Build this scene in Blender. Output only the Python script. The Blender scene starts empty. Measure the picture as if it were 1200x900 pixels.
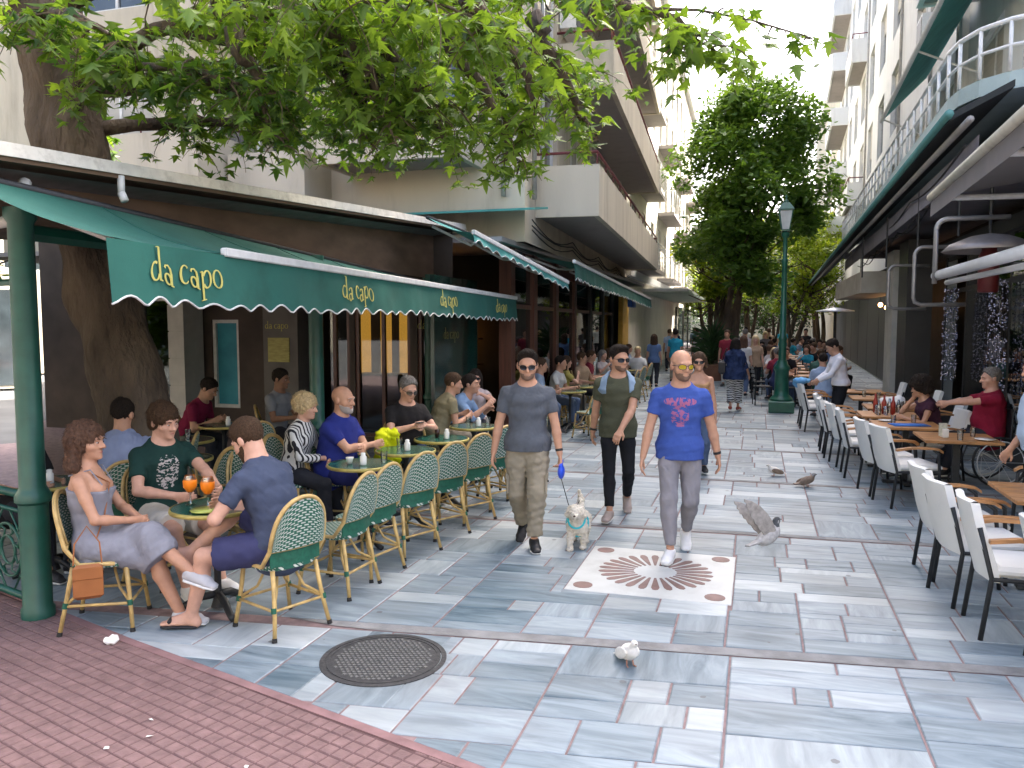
import bpy, bmesh, math, random
import numpy as np
from mathutils import Vector, Matrix, Euler
import openvdb
SC = bpy.context.scene
COL = SC.collection
R = math.radians
random.seed(7)
rng = np.random.default_rng(7)

# ------------------------------------------------------------------ camera
cam = bpy.data.cameras.new('camera'); camo = bpy.data.objects.new('camera', cam); COL.objects.link(camo)
cam.sensor_width = 36; cam.lens = 28.2; cam.clip_start = .05; cam.clip_end = 900
camo.location = (0, 0, 2.0); camo.rotation_euler = (R(90 - 4.38), 0, R(16.99))
SC.camera = camo
# ------------------------------------------------------------------ sky and sun
SUN_EL, SUN_AZ = 50.0, 36.0          # azimuth in degrees clockwise from +Y
w = bpy.data.worlds.new('World'); SC.world = w; w.use_nodes = True
nt = w.node_tree; nt.nodes.clear()
sky = nt.nodes.new('ShaderNodeTexSky'); sky.sky_type = 'NISHITA'; sky.sun_disc = False
sky.sun_elevation = R(SUN_EL); sky.sun_rotation = R(SUN_AZ); sky.dust_density = 8.0; sky.air_density = .75; sky.ozone_density = .7
bg = nt.nodes.new('ShaderNodeBackground'); bg.inputs[1].default_value = .15
wo = nt.nodes.new('ShaderNodeOutputWorld')
nt.links.new(sky.outputs[0], bg.inputs[0]); nt.links.new(bg.outputs[0], wo.inputs[0])
sl = bpy.data.lights.new('sun', 'SUN'); sl.energy = 4.2; sl.angle = R(.5); sl.color = (1, .94, .84)
so = bpy.data.objects.new('sun', sl); COL.objects.link(so)
sd = Vector((math.sin(R(SUN_AZ)) * math.cos(R(SUN_EL)), math.cos(R(SUN_AZ)) * math.cos(R(SUN_EL)), math.sin(R(SUN_EL))))
so.rotation_euler = sd.to_track_quat('Z', 'Y').to_euler(); so.location = (20, 20, 60)
SC.view_settings.view_transform = 'Standard'; SC.view_settings.look = 'None'
SC.view_settings.exposure = 2.78; SC.view_settings.gamma = 1.0; SC.view_settings.use_curve_mapping = False
SC.render.engine = 'CYCLES'
SC.cycles.use_denoising = True
try: SC.cycles.denoiser = 'OPENIMAGEDENOISE'
except Exception: pass
SC.cycles.max_bounces = 7; SC.cycles.diffuse_bounces = 4; SC.cycles.glossy_bounces = 3
SC.cycles.transmission_bounces = 4; SC.cycles.transparent_max_bounces = 10
SC.cycles.sample_clamp_indirect = 6.0; SC.cycles.caustics_reflective = False; SC.cycles.caustics_refractive = False

# ------------------------------------------------------------------ materials
MAT = {}
def mat(name, col, rough=.6, var=.12, scale=6.0, bump=0.0, bscale=60.0, metal=0.0, spec=.4, coord='Object', stretch=(1, 1, 1), col2=None, emit=None, alpha=None, dirt=0.0, dscale=2.0):
    """principled with noise-driven colour variation, optional bump and dirt blotches"""
    if name in MAT: return MAT[name]
    m = bpy.data.materials.new(name); m.use_nodes = True; n = m.node_tree.nodes; l = m.node_tree.links
    p = n['Principled BSDF']; p.inputs['Roughness'].default_value = rough; p.inputs['Metallic'].default_value = metal
    p.inputs['Specular IOR Level'].default_value = spec
    tc = n.new('ShaderNodeTexCoord'); mp = n.new('ShaderNodeMapping'); mp.inputs['Scale'].default_value = stretch
    l.new(tc.outputs[coord] if coord != 'World' else n.new('ShaderNodeNewGeometry').outputs['Position'], mp.inputs[0])
    nz = n.new('ShaderNodeTexNoise'); nz.inputs['Scale'].default_value = scale; nz.inputs['Detail'].default_value = 5
    l.new(mp.outputs[0], nz.inputs['Vector'])
    rp = n.new('ShaderNodeValToRGB'); e = rp.color_ramp.elements; e[0].position = .3; e[1].position = .7
    c2 = col2 or tuple(min(1, c * (1 + var)) for c in col)
    c1 = col if col2 else tuple(c * (1 - var) for c in col)
    e[0].color = (*c1, 1); e[1].color = (*c2, 1); l.new(nz.outputs[0], rp.inputs[0])
    out = rp.outputs[0]
    if dirt:
        nd = n.new('ShaderNodeTexNoise'); nd.inputs['Scale'].default_value = dscale; nd.inputs['Detail'].default_value = 8; nd.inputs['Roughness'].default_value = .7
        l.new(mp.outputs[0], nd.inputs['Vector'])
        r2 = n.new('ShaderNodeValToRGB'); r2.color_ramp.elements[0].position = .5; r2.color_ramp.elements[1].position = .72
        l.new(nd.outputs[0], r2.inputs[0])
        mu = n.new('ShaderNodeMath'); mu.operation = 'MULTIPLY'; mu.inputs[1].default_value = dirt; l.new(r2.outputs[0], mu.inputs[0])
        mx = n.new('ShaderNodeMix'); mx.data_type = 'RGBA'; l.new(mu.outputs[0], mx.inputs[0]); l.new(out, mx.inputs[6])
        mx.inputs[7].default_value = (col[0] * .3, col[1] * .27, col[2] * .24, 1); out = mx.outputs[2]
    l.new(out, p.inputs['Base Color'])
    if bump:
        nb = n.new('ShaderNodeTexNoise'); nb.inputs['Scale'].default_value = bscale; nb.inputs['Detail'].default_value = 4; l.new(mp.outputs[0], nb.inputs['Vector'])
        bp = n.new('ShaderNodeBump'); bp.inputs['Strength'].default_value = bump; bp.inputs['Distance'].default_value = .01
        l.new(nb.outputs[0], bp.inputs['Height']); l.new(bp.outputs[0], p.inputs['Normal'])
    if emit:
        p.inputs['Emission Color'].default_value = (*emit[:3], 1); p.inputs['Emission Strength'].default_value = emit[3]
    if alpha is not None: p.inputs['Alpha'].default_value = alpha
    MAT[name] = m; return m

def glass(name, tint=(.75, .8, .8), rough=.03, see=.75, refl=.5):
    """thin pane: mostly transparent, mirror by Fresnel"""
    if name in MAT: return MAT[name]
    m = bpy.data.materials.new(name); m.use_nodes = True; n = m.node_tree.nodes; l = m.node_tree.links
    n.remove(n['Principled BSDF']); o = n['Material Output']
    t = n.new('ShaderNodeBsdfTransparent'); t.inputs[0].default_value = (*[c * see for c in tint], 1)
    gl = n.new('ShaderNodeBsdfGlossy'); gl.inputs['Roughness'].default_value = rough; gl.inputs[0].default_value = (.9, .93, .95, 1)
    fr = n.new('ShaderNodeFresnel'); fr.inputs[0].default_value = 1.5
    ml = n.new('ShaderNodeMath'); ml.operation = 'MULTIPLY_ADD'; ml.inputs[1].default_value = 1.0; ml.inputs[2].default_value = refl * .1; l.new(fr.outputs[0], ml.inputs[0])
    mx = n.new('ShaderNodeMixShader'); l.new(ml.outputs[0], mx.inputs[0]); l.new(t.outputs[0], mx.inputs[1]); l.new(gl.outputs[0], mx.inputs[2])
    l.new(mx.outputs[0], o.inputs[0]); MAT[name] = m; return m

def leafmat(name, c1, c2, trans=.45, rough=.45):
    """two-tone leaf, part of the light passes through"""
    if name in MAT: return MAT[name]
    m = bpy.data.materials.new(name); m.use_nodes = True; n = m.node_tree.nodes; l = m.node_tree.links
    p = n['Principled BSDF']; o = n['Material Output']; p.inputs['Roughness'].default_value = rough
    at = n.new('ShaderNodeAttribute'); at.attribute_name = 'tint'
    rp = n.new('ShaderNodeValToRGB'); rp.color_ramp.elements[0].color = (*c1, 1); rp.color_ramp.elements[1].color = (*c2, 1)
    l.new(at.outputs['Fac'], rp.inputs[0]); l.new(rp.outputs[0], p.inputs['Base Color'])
    tr = n.new('ShaderNodeBsdfTranslucent'); hs = n.new('ShaderNodeHueSaturation'); hs.inputs['Value'].default_value = 1.5; hs.inputs['Hue'].default_value = .485; hs.inputs['Saturation'].default_value = 1.1
    l.new(rp.outputs[0], hs.inputs['Color']); l.new(hs.outputs[0], tr.inputs[0])
    mx = n.new('ShaderNodeMixShader'); mx.inputs[0].default_value = trans
    l.new(p.outputs[0], mx.inputs[1]); l.new(tr.outputs[0], mx.inputs[2]); l.new(mx.outputs[0], o.inputs[0]); MAT[name] = m; return m

# ------------------------------------------------------------------ objects
def tag(o, label=None, cat=None, group=None, kind=None):
    if label: o['label'] = label
    if cat: o['category'] = cat
    if group: o['group'] = group
    if kind: o['kind'] = kind
    return o
def link(name, data, parent=None, loc=(0, 0, 0), rz=0.0):
    o = bpy.data.objects.new(name, data); COL.objects.link(o)
    o.location = loc; o.rotation_euler = (0, 0, rz)
    if parent is not None: o.parent = parent
    return o
def empty(name, loc=(0, 0, 0), rz=0.0, label=None, cat=None, group=None, parent=None):
    o = link(name, None, parent, loc, rz); o.empty_display_size = .1
    return tag(o, label, cat, group)
KIDS = {}
def copy_tree(o, parent=None, loc=None, rz=None, label=None):
    c = o.copy(); COL.objects.link(c); c.parent = parent
    if loc is not None: c.location = loc
    if rz is not None: c.rotation_euler = (o.rotation_euler[0], o.rotation_euler[1], rz)
    if label: c['label'] = label
    for ch in KIDS.get(o.name, []): copy_tree(ch, c)
    return c
def kids_index():
    KIDS.clear()
    for o in bpy.data.objects:
        if o.parent: KIDS.setdefault(o.parent.name, []).append(o)

class MB:
    def __init__(s): s.v = []; s.f = []; s.mi = []; s.uv = {}; s.m = 0
    def add(s, vs, fs):
        b = len(s.v); s.v.extend([tuple(map(float, v)) for v in vs])
        for f in fs: s.f.append([b + i for i in f]); s.mi.append(s.m)
        return s
    def box(s, c, d, rz=0.0, bev=0.0, mtx=None):
        x, y, z = d[0] / 2, d[1] / 2, d[2] / 2
        if bev > 0:
            b = min(bev, .45 * min(d)); vs = []
            for zz, q in ((-z, b), (-z + b, 0), (z - b, 0), (z, b)):
                vs += [(-x + q, -y + q, zz), (x - q, -y + q, zz), (x - q, y - q, zz), (-x + q, y - q, zz)]
            fs = [(3, 2, 1, 0), (12, 13, 14, 15)]
            for k in range(3):
                for i in range(4): j = (i + 1) % 4; fs.append((4 * k + i, 4 * k + j, 4 * k + 4 + j, 4 * k + 4 + i))
        else:
            vs = [(-x, -y, -z), (x, -y, -z), (x, y, -z), (-x, y, -z), (-x, -y, z), (x, -y, z), (x, y, z), (-x, y, z)]
            fs = [(3, 2, 1, 0), (4, 5, 6, 7), (0, 1, 5, 4), (1, 2, 6, 5), (2, 3, 7, 6), (3, 0, 4, 7)]
        ca, sa = math.cos(rz), math.sin(rz)
        if mtx is not None: vs = [tuple(mtx @ Vector(v) + Vector(c)) for v in vs]
        else: vs = [(c[0] + v[0] * ca - v[1] * sa, c[1] + v[0] * sa + v[1] * ca, c[2] + v[2]) for v in vs]
        return s.add(vs, fs)
    def b2(s, p0, p1, bev=0.0):
        return s.box([(a + b) / 2 for a, b in zip(p0, p1)], [abs(b - a) for a, b in zip(p0, p1)], bev=bev)
    def tube(s, pts, r, n=8, cap=True, closed=False):
        P = [Vector(p) for p in pts]; N = len(P)
        rs = r if isinstance(r, (list, tuple)) else [r] * N
        T = []
        for i in range(N):
            a = P[i - 1] if (i > 0 or closed) else P[i]; b = P[(i + 1) % N] if (i < N - 1 or closed) else P[i]
            T.append((b - a).normalized() if (b - a).length > 1e-9 else Vector((0, 0, 1)))
        u = T[0].orthogonal().normalized(); vs = []
        for i in range(N):
            u = (u - T[i] * u.dot(T[i])); u = u.normalized() if u.length > 1e-6 else T[i].orthogonal().normalized(); v = T[i].cross(u)
            for k in range(n):
                a = 2 * math.pi * k / n; vs.append(P[i] + (u * math.cos(a) + v * math.sin(a)) * rs[i])
        fs = []
        for i in range(N if closed else N - 1):
            j = (i + 1) % N
            for k in range(n): q = (k + 1) % n; fs.append((i * n + k, i * n + q, j * n + q, j * n + k))
        if cap and not closed: fs += [tuple(range(n - 1, -1, -1)), tuple((N - 1) * n + k for k in range(n))]
        return s.add(vs, fs)
    def lathe(s, prof, c=(0, 0, 0), n=16, cap=True):
        vs = []; fs = []
        for r, z in prof:
            for k in range(n): a = 2 * math.pi * k / n; vs.append((c[0] + r * math.cos(a), c[1] + r * math.sin(a), c[2] + z))
        m = len(prof)
        for i in range(m - 1):
            for k in range(n): q = (k + 1) % n; fs.append((i * n + k, i * n + q, (i + 1) * n + q, (i + 1) * n + k))
        if cap: fs += [tuple(range(n - 1, -1, -1)), tuple((m - 1) * n + k for k in range(n))]
        return s.add(vs, fs)
    def grid(s, fn, nu, nv, thick=0.0, nrm=None):
        """surface fn(u,v) u,v in 0..1; stores uv"""
        b = len(s.v); vs = [fn(i / nu, j / nv) for j in range(nv + 1) for i in range(nu + 1)]
        fs = [(j * (nu + 1) + i, j * (nu + 1) + i + 1, (j + 1) * (nu + 1) + i + 1, (j + 1) * (nu + 1) + i) for j in range(nv) for i in range(nu)]
        s.add(vs, fs)
        for j in range(nv + 1):
            for i in range(nu + 1): s.uv[b + j * (nu + 1) + i] = (i / nu, j / nv)
        return s
    def prism(s, poly, z0, z1, mtx=None):
        n = len(poly); vs = [(x, y, z0) for x, y in poly] + [(x, y, z1) for x, y in poly]
        if mtx is not None: vs = [tuple(mtx @ Vector(v)) for v in vs]
        return s.add(vs, [tuple(range(n - 1, -1, -1)), tuple(range(n, 2 * n))] + [(i, (i + 1) % n, n + (i + 1) % n, n + i) for i in range(n)])
    def mesh(s, name, mats, smooth=False):
        me = bpy.data.meshes.new(name); me.from_pydata(s.v, [], s.f)
        for m in (mats if isinstance(mats, (list, tuple)) else [mats]): me.materials.append(m)
        if len(me.materials) > 1: me.polygons.foreach_set('material_index', s.mi)
        if s.uv:
            ul = me.uv_layers.new(name='UVMap'); ix = np.zeros(len(me.loops), dtype=np.int32); me.loops.foreach_get('vertex_index', ix)
            uv = np.array([s.uv.get(int(i), (0, 0)) for i in ix], dtype=np.float32); ul.data.foreach_set('uv', uv.ravel())
        if smooth is True: me.polygons.foreach_set('use_smooth', [True] * len(me.polygons))
        elif smooth:
            me.polygons.foreach_set('use_smooth', [True] * len(me.polygons)); me.set_sharp_from_angle(angle=R(smooth))
        me.update(); return me
    def build(s, name, mats, parent=None, loc=(0, 0, 0), rz=0.0, smooth=False, label=None, cat=None, group=None, kind=None):
        return tag(link(name, s.mesh(name, mats, smooth), parent, loc, rz), label, cat, group, kind)

def facade_mtx(a, b):
    """matrix: local x along a->b, local y = outward left normal, z up (origin a)"""
    a = Vector((a[0], a[1], 0)); d = (Vector((b[0], b[1], 0)) - a).normalized()
    return Matrix(((d.x, -d.y, 0, a.x), (d.y, d.x, 0, a.y), (0, 0, 1, 0), (0, 0, 0, 1)))
# ------------------------------------------------------------------ implicit bodies
f4 = np.float32
def A(*v): return np.array(v, dtype=np.float64)
def nrm(v): return v / (np.linalg.norm(v) + 1e-9)
def cutq(q, pt, n): q.cutp = (A(*pt), nrm(A(*n))); return q
class Cap:
    def __init__(s, a, b, ra, rb, k=.02): s.a, s.b, s.ra, s.rb, s.k = A(*a), A(*b), ra, rb, k; m = max(ra, rb); s.lo = np.minimum(s.a, s.b) - m; s.hi = np.maximum(s.a, s.b) + m
    def d(s, P):
        ba = (s.b - s.a).astype(f4); pa = P - s.a.astype(f4); L = float(ba @ ba) + 1e-12
        h = np.clip((pa @ ba) / L, 0, 1)
        q = pa - h[:, None] * ba
        return np.sqrt(np.einsum('ij,ij->i', q, q)) - (s.ra + (s.rb - s.ra) * h)
class Ell:
    def __init__(s, c, r, M=None, k=.02):
        s.c, s.r, s.M, s.k = A(*c), A(*r), (np.eye(3) if M is None else np.array(M)), k
        e = np.abs(s.M) @ s.r; s.lo = s.c - e; s.hi = s.c + e
    def d(s, P):
        q = (P - s.c.astype(f4)) @ s.M.astype(f4); r = s.r.astype(f4)
        k0 = np.sqrt((((q / r)) ** 2).sum(1)); k1 = np.sqrt(((q / (r * r)) ** 2).sum(1)) + 1e-6
        return k0 * (k0 - 1) / k1
class Loft:
    """segment with elliptic sections"""
    def __init__(s, a, b, Rv, Fv, wa, da, wb, db, k=.03):
        s.a, s.b, s.Rv, s.Fv = A(*a), A(*b), nrm(A(*Rv)), nrm(A(*Fv)); s.wa, s.da, s.wb, s.db, s.k = wa, da, wb, db, k
        m = max(wa, wb, da, db); s.lo = np.minimum(s.a, s.b) - m; s.hi = np.maximum(s.a, s.b) + m
    def d(s, P):
        ba = (s.b - s.a).astype(f4); L = float(np.linalg.norm(ba)); ax = ba / L; pa = P - s.a.astype(f4)
        t = pa @ ax; h = np.clip(t / L, 0, 1); e = t - h * L
        q = pa - (h * L)[:, None] * ax
        x = q @ s.Rv.astype(f4); y = q @ s.Fv.astype(f4)
        ww = s.wa + (s.wb - s.wa) * h; dd = s.da + (s.db - s.da) * h; mm = np.minimum(ww, dd) * .7
        k0 = np.sqrt((x / ww) ** 2 + (y / dd) ** 2 + (e / mm) ** 2); k1 = np.sqrt((x / ww ** 2) ** 2 + (y / dd ** 2) ** 2 + (e / mm ** 2) ** 2) + 1e-6
        return k0 * (k0 - 1) / k1
def smin(a, b, k):
    h = np.maximum(k - np.abs(a - b), 0) / k
    return np.minimum(a, b) - h * h * k * .25
def wob(P, amp, fr, seed):
    """cheap smooth noise made of warped sines"""
    r = np.random.default_rng(seed); o = np.zeros(len(P), f4)
    w0 = np.sin(P @ r.normal(0, fr * .5, 3).astype(f4) + r.uniform(0, 6))
    for i in range(4):
        o += np.sin(P @ (r.normal(0, 1, 3) * fr * (1 + .5 * i)).astype(f4) + r.uniform(0, 6) + 1.3 * w0) / (1 + .4 * i)
    return o * (amp / 2.2)
class Field:
    def __init__(s): s.p = []; s.sub = []; s.keep = []; s.off = 0.0; s.noise = []
    def add(s, *pr): s.p += pr; return s
    def cut(s, pt, n): s.keep.append((A(*pt), nrm(A(*n)))); return s     # remove side where (p-pt).n > 0
    def ev(s, P):
        d = np.full(len(P), .5, f4)
        for q in s.p:
            mg = .05 + s.off
            m = np.all((P > (q.lo - mg).astype(f4)) & (P < (q.hi + mg).astype(f4)), axis=1)
            if m.any():
                i = np.nonzero(m)[0]; dq = q.d(P[i])
                c = getattr(q, 'cutp', None)
                if c is not None: dq = np.maximum(dq, (P[i] - c[0].astype(f4)) @ c[1].astype(f4))
                d[i] = smin(d[i], dq, q.k)
        d -= s.off
        for amp, fr, sd in s.noise: d += wob(P, amp, fr, sd)
        for q, k in s.sub:
            d = -smin(-d, q.d(P), k)
        for pt, n in s.keep:
            d = np.maximum(d, (P - pt.astype(f4)) @ n.astype(f4))
        return d
    def polys(s, vox, adapt=0.0):
        lo = np.min([q.lo for q in s.p], 0) - s.off - .03; hi = np.max([q.hi for q in s.p], 0) + s.off + .03
        B = 6
        n = (np.ceil((hi - lo) / vox / B).astype(int)) * B
        nb = n // B
        gx = [lo[i] + vox * (B * np.arange(nb[i]) + (B - 1) / 2) for i in range(3)]
        C = np.stack(np.meshgrid(*gx, indexing='ij'), -1).reshape(-1, 3).astype(f4)
        # coarse cull with wide margins
        dc = np.full(len(C), 9, f4); rad = vox * B * .95 + .012
        for q in s.p:
            mg = .06 + rad + s.off
            m = np.all((C > (q.lo - mg).astype(f4)) & (C < (q.hi + mg).astype(f4)), axis=1)
            i = np.nonzero(m)[0]
            if len(i): dc[i] = np.minimum(dc[i], q.d(C[i]))
        dc -= s.off
        act = np.nonzero((dc < rad * 1.5 + .02))[0]
        deep = dc < -(rad * 1.6 + .03)
        arr = np.full(tuple(n), 3 * vox, f4)
        ib = np.stack(np.unravel_index(np.arange(len(C)), nb), -1)
        for j in np.nonzero(deep)[0]:
            a, b, c = ib[j] * B; arr[a:a + B, b:b + B, c:c + B] = -3 * vox
        act = act[~deep[act]]
        loc = np.stack(np.meshgrid(np.arange(B), np.arange(B), np.arange(B), indexing='ij'), -1).reshape(-1, 3)
        if len(act) == 0: return np.zeros((0, 3)), np.zeros((0, 3), int), np.zeros((0, 4), int)
        idx = (ib[act][:, None, :] * B + loc[None]).reshape(-1, 3)
        P = (lo + idx * vox).astype(f4)
        dv = np.empty(len(P), f4)
        for a in range(0, len(P), 400000): dv[a:a + 400000] = s.ev(P[a:a + 400000])
        arr[idx[:, 0], idx[:, 1], idx[:, 2]] = np.clip(dv, -3 * vox, 3 * vox)
        if s.keep and deep.any():
            X = np.nonzero(arr <= -2.99 * vox); Q = (lo + np.stack(X, -1) * vox).astype(f4)
            dd = np.full(len(Q), -3 * vox, f4)
            for pt, nn in s.keep: dd = np.maximum(dd, (Q - pt.astype(f4)) @ nn.astype(f4))
            arr[X] = np.clip(dd, -3 * vox, 3 * vox)
        arr[0] = arr[-1] = 3 * vox; arr[:, 0] = arr[:, -1] = 3 * vox; arr[:, :, 0] = arr[:, :, -1] = 3 * vox
        g = openvdb.FloatGrid(3 * vox); g.copyFromArray(np.ascontiguousarray(arr), tolerance=0.0)
        pts, tr, qu = g.convertToPolygons(isovalue=0.0, adaptivity=adapt)
        return pts * vox + lo, tr, qu
    def mesh(s, name, m, vox, adapt=0.0):
        pts, tr, qu = s.polys(vox, adapt)
        me = bpy.data.meshes.new(name)
        nt_, nq = len(tr), len(qu)
        me.vertices.add(len(pts)); me.vertices.foreach_set('co', pts.astype(f4).ravel())
        me.loops.add(3 * nt_ + 4 * nq)
        li = np.concatenate([tr[:, ::-1].ravel(), qu[:, ::-1].ravel()]).astype(np.int32); me.loops.foreach_set('vertex_index', li)
        me.polygons.add(nt_ + nq)
        ls = np.concatenate([np.arange(nt_) * 3, 3 * nt_ + np.arange(nq) * 4]).astype(np.int32); me.polygons.foreach_set('loop_start', ls)
        me.polygons.foreach_set('use_smooth', np.ones(nt_ + nq, bool))
        me.update(calc_edges=True); me.validate()
        for q in (m if isinstance(m, (list, tuple)) else [m]): me.materials.append(q)
        return me
# ------------------------------------------------------------------ people
SKIN = {k: mat('skin_' + k, c, .5, .07, 30, spec=.35, bump=.06, bscale=220) for k, c in dict(fair=(.56, .32, .23), tan=(.47, .255, .165), olive=(.42, .235, .15), deep=(.27, .14, .085)).items()}
def cloth(name, col, var=.1, **k): return mat('cloth_' + name, col, .85, var, 9, bump=.25, bscale=260, spec=.15, **k)
def ik(a, b, l1, l2, hint):
    d = b - a; L = np.linalg.norm(d)
    if L > (l1 + l2) * .999: d = d * ((l1 + l2) * .999 / L); L = np.linalg.norm(d); b = a + d
    u = d / L; x = (l1 * l1 - l2 * l2 + L * L) / (2 * L); h = math.sqrt(max(0, l1 * l1 - x * x))
    p = hint - u * (hint @ u); p = nrm(p)
    return a + u * x + p * h, b
def rotm(yaw=0, pitch=0, roll=0):
    """columns = right, forward, up; yaw turns left (+) seen from above, pitch + looks down, roll + tips to own right"""
    return np.array(Euler((R(-pitch), R(roll), R(yaw)), 'YXZ').to_matrix())
class Body:
    """joints of one posed figure, local frame: x own right, y forward, z up, ground at 0"""
    def __init__(s, q):
        H = q.get('h', 1.78); s.s = H / 1.78; k = s.s; s.hs = k * q.get('hsc', 1.09); s.q = q; s.fem = q.get('fem', False)
        g = q.get('girth', 1.0)
        s.g = g
        sit = q.get('sit', False)
        s.pel = A(*q.get('pelvis', (0, 0, .545 if sit else .93 * k)))
        l1, l2 = q.get('lean', 0), q.get('lean2', q.get('lean', 0) + 4)
        sd = q.get('side', 0); tw = q.get('twist', 0)
        M0 = rotm(q.get('pyaw', 0), 0, 0); M1 = rotm(q.get('pyaw', 0) + tw * .4, l1, sd); M2 = rotm(q.get('pyaw', 0) + tw, l2, sd)
        s.M0, s.M1, s.M2 = M0, M1, M2
        s.wst = s.pel + M1[:, 2] * .19 * k; s.chs = s.wst + M2[:, 2] * .22 * k; s.sho = s.chs + M2[:, 2] * .085 * k; s.nkb = s.sho + M2[:, 2] * .05 * k
        hy, hp, hr = q.get('head', (0, 0, 0)); MH = rotm(q.get('pyaw', 0) + tw + hy, hp + l2 * q.get('hlean', .25), hr); s.MH = MH
        s.hd = s.nkb + nrm(M2[:, 2] * .7 + MH[:, 2] * .3 + A(0, 0, .35)) * .105 * k + MH[:, 2] * .06 * k + MH[:, 1] * .012
        sw = (.162 if s.fem else .180) * k * (1 + (g - 1) * .4); hw = (.092 if s.fem else .088) * k
        s.arm = {}; s.leg = {}
        for sg, n in ((1, 'R'), (-1, 'L')):
            sh = s.sho + M2[:, 0] * sw * sg - M2[:, 2] * .04 * k + M2[:, 2] * q.get('shrug' + n, 0) + M2[:, 1] * q.get('shfwd' + n, 0)
            ht = A(*q.get('hand' + n, (sg * .25 * k, .06, .80 * k if not sit else .70)))
            eh = A(*q.get('elb' + n, (sg * .5, -1, -.3)))
            el, wr = ik(sh, ht, .285 * k, .25 * k, eh)
            s.arm[n] = (sh, el, wr)
            hj = s.pel + M0[:, 0] * hw * sg
            ft = A(*q.get('foot' + n, (sg * .1, .0 if not sit else .42, .085 * k)))
            kh = A(*q.get('knee' + n, (sg * .15, 1, .25 if sit else 0)))
            kn, an = ik(hj, ft, .435 * k, .42 * k, kh)
            s.leg[n] = (hj, kn, an)
    def torso(s, add=0.0, addw=None, hw=0.0, bottom=-.07, hem=None):
        k, g = s.s, s.g; f = s.fem; M0, M1, M2 = s.M0, s.M1, s.M2
        b = s.q.get('belly', 0.0)
        st = [(s.pel + M0[:, 2] * bottom * k, M0, (.150 if not f else .165) + hw, .112 + hw * .6), (s.pel + M0[:, 2] * .03 * k, M0, (.164 if not f else .172) + hw * .6, .12 + hw * .5),
              (s.wst - M1[:, 2] * .02 * k + M1[:, 1] * b * .6, M1, .148 if not f else .128, .106 + b), (s.wst + M2[:, 2] * .11 * k + M2[:, 1] * b * .3, M2, .16 if not f else .138, .112 + b * .5),
              (s.chs, M2, .178 if not f else .15, .118 if not f else .112), (s.sho - M2[:, 2] * .012, M2, .150 if not f else .13, .084), (s.nkb, M2, .085 if not f else .07, .06)]
        if hem: st[0] = (st[0][0], M0, hem[0], hem[1]); st[1] = (st[1][0], M0, max(st[1][2], hem[0] * .97), max(st[1][3], hem[1] * .96))
        out = []
        for (a, Ma, wa, da), (c, Mc, wc, dc) in zip(st[:-1], st[1:]):
            out.append(Loft(a, c, (Ma + Mc)[:, 0], (Ma + Mc)[:, 1], wa * k * g + add, da * k * g + add, wc * k * g + add, dc * k * g + add, .035))
        if f:
            for sg in (1, -1): out.append(Ell(s.chs + M2[:, 0] * sg * .07 * k + M2[:, 1] * .085 * k - M2[:, 2] * .03 * k, (.058 * k + add, .052 * k + add, .058 * k + add), M2, .03))
        return out
    def limb(s, n, add=0.0, kind='arm'):
        k, g = s.s, s.g
        if kind == 'arm':
            a, b, c = s.arm[n]; t = .86 if s.fem else 1.0
            m = a + (b - a) * .45 ; f = b + (c - b) * .3
            return [Cap(a, m, .054 * k * t + add, .046 * k * t * g + add, .03), Cap(m, b, .046 * k * t * g + add, .038 * k * t + add, .015), Cap(b, f, .039 * k * t + add, .041 * k * t + add, .015), Cap(f, c, .041 * k * t + add, .027 * k * t + add, .015)]
        a, b, c = s.leg[n]; m = a + (b - a) * .35; f = b + (c - b) * .3; bk = nrm(np.cross(np.cross(b - a, c - b), c - b)) if np.linalg.norm(np.cross(b - a, c - b)) > 1e-4 else -s.M0[:, 1]
        back = -s.M0[:, 1] if abs((c - b) @ s.M0[:, 1]) < np.linalg.norm(c - b) * .8 else A(0, 0, -1)
        return [Cap(a, m, .088 * k * g + add, .078 * k * g + add, .03), Cap(m, b, .078 * k * g + add, .056 * k + add, .02), Cap(b, f + back * .012, .055 * k + add, .054 * k + add, .02), Cap(f + back * .012, c, .054 * k + add, .036 * k + add, .02)]
    def hand(s, n, curl=None):
        """palm, four fingers of different length, thumb"""
        sg = 1 if n == 'R' else -1; k = s.s * (.92 if s.fem else 1.0); a, b, c = s.arm[n]; q = s.q
        d = nrm(A(*q['hdir' + n])) if 'hdir' + n in q else nrm(c - b)
        pn = A(*q.get('palm' + n, (-sg, 0, 0))); pn = nrm(pn - d * (pn @ d))          # palm normal (faces this way)
        sdw = nrm(np.cross(d, pn)) * sg; sdw = sdw * (-1)                           # towards the thumb
        # for a hanging right hand: d=-z, palm faces -x, thumb should face +y
        cu = curl if curl is not None else q.get('curl' + n, 25)
        out = [Loft(c - d * .01, c + d * .085 * k, sdw, pn, .026 * k, .018 * k, .04 * k, .014 * k, .012)]
        for i, (off, L) in enumerate(((.030, .075), (.010, .083), (-.010, .078), (-.029, .062))):
            p0 = c + d * .082 * k + sdw * off * k
            a1, a2 = R(cu * .8), R(cu * 2.0)
            d1 = d * math.cos(a1) + pn * math.sin(a1) + sdw * off * 1.2; d2 = d * math.cos(a2) + pn * math.sin(a2)
            p1 = p0 + nrm(d1) * L * .5 * k; p2 = p1 + nrm(d2) * L * .55 * k
            out += [Cap(p0 - d * .01, p1, .0098 * k, .009 * k, .004), Cap(p1, p2, .009 * k, .0075 * k, .004)]
        t0 = c + d * .03 * k + sdw * .024 * k; t1 = t0 + nrm(d * .75 + sdw * .75 + pn * .3) * .042 * k; t2 = t1 + nrm(d * .95 + sdw * .15 + pn * .45) * .036 * k
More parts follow.
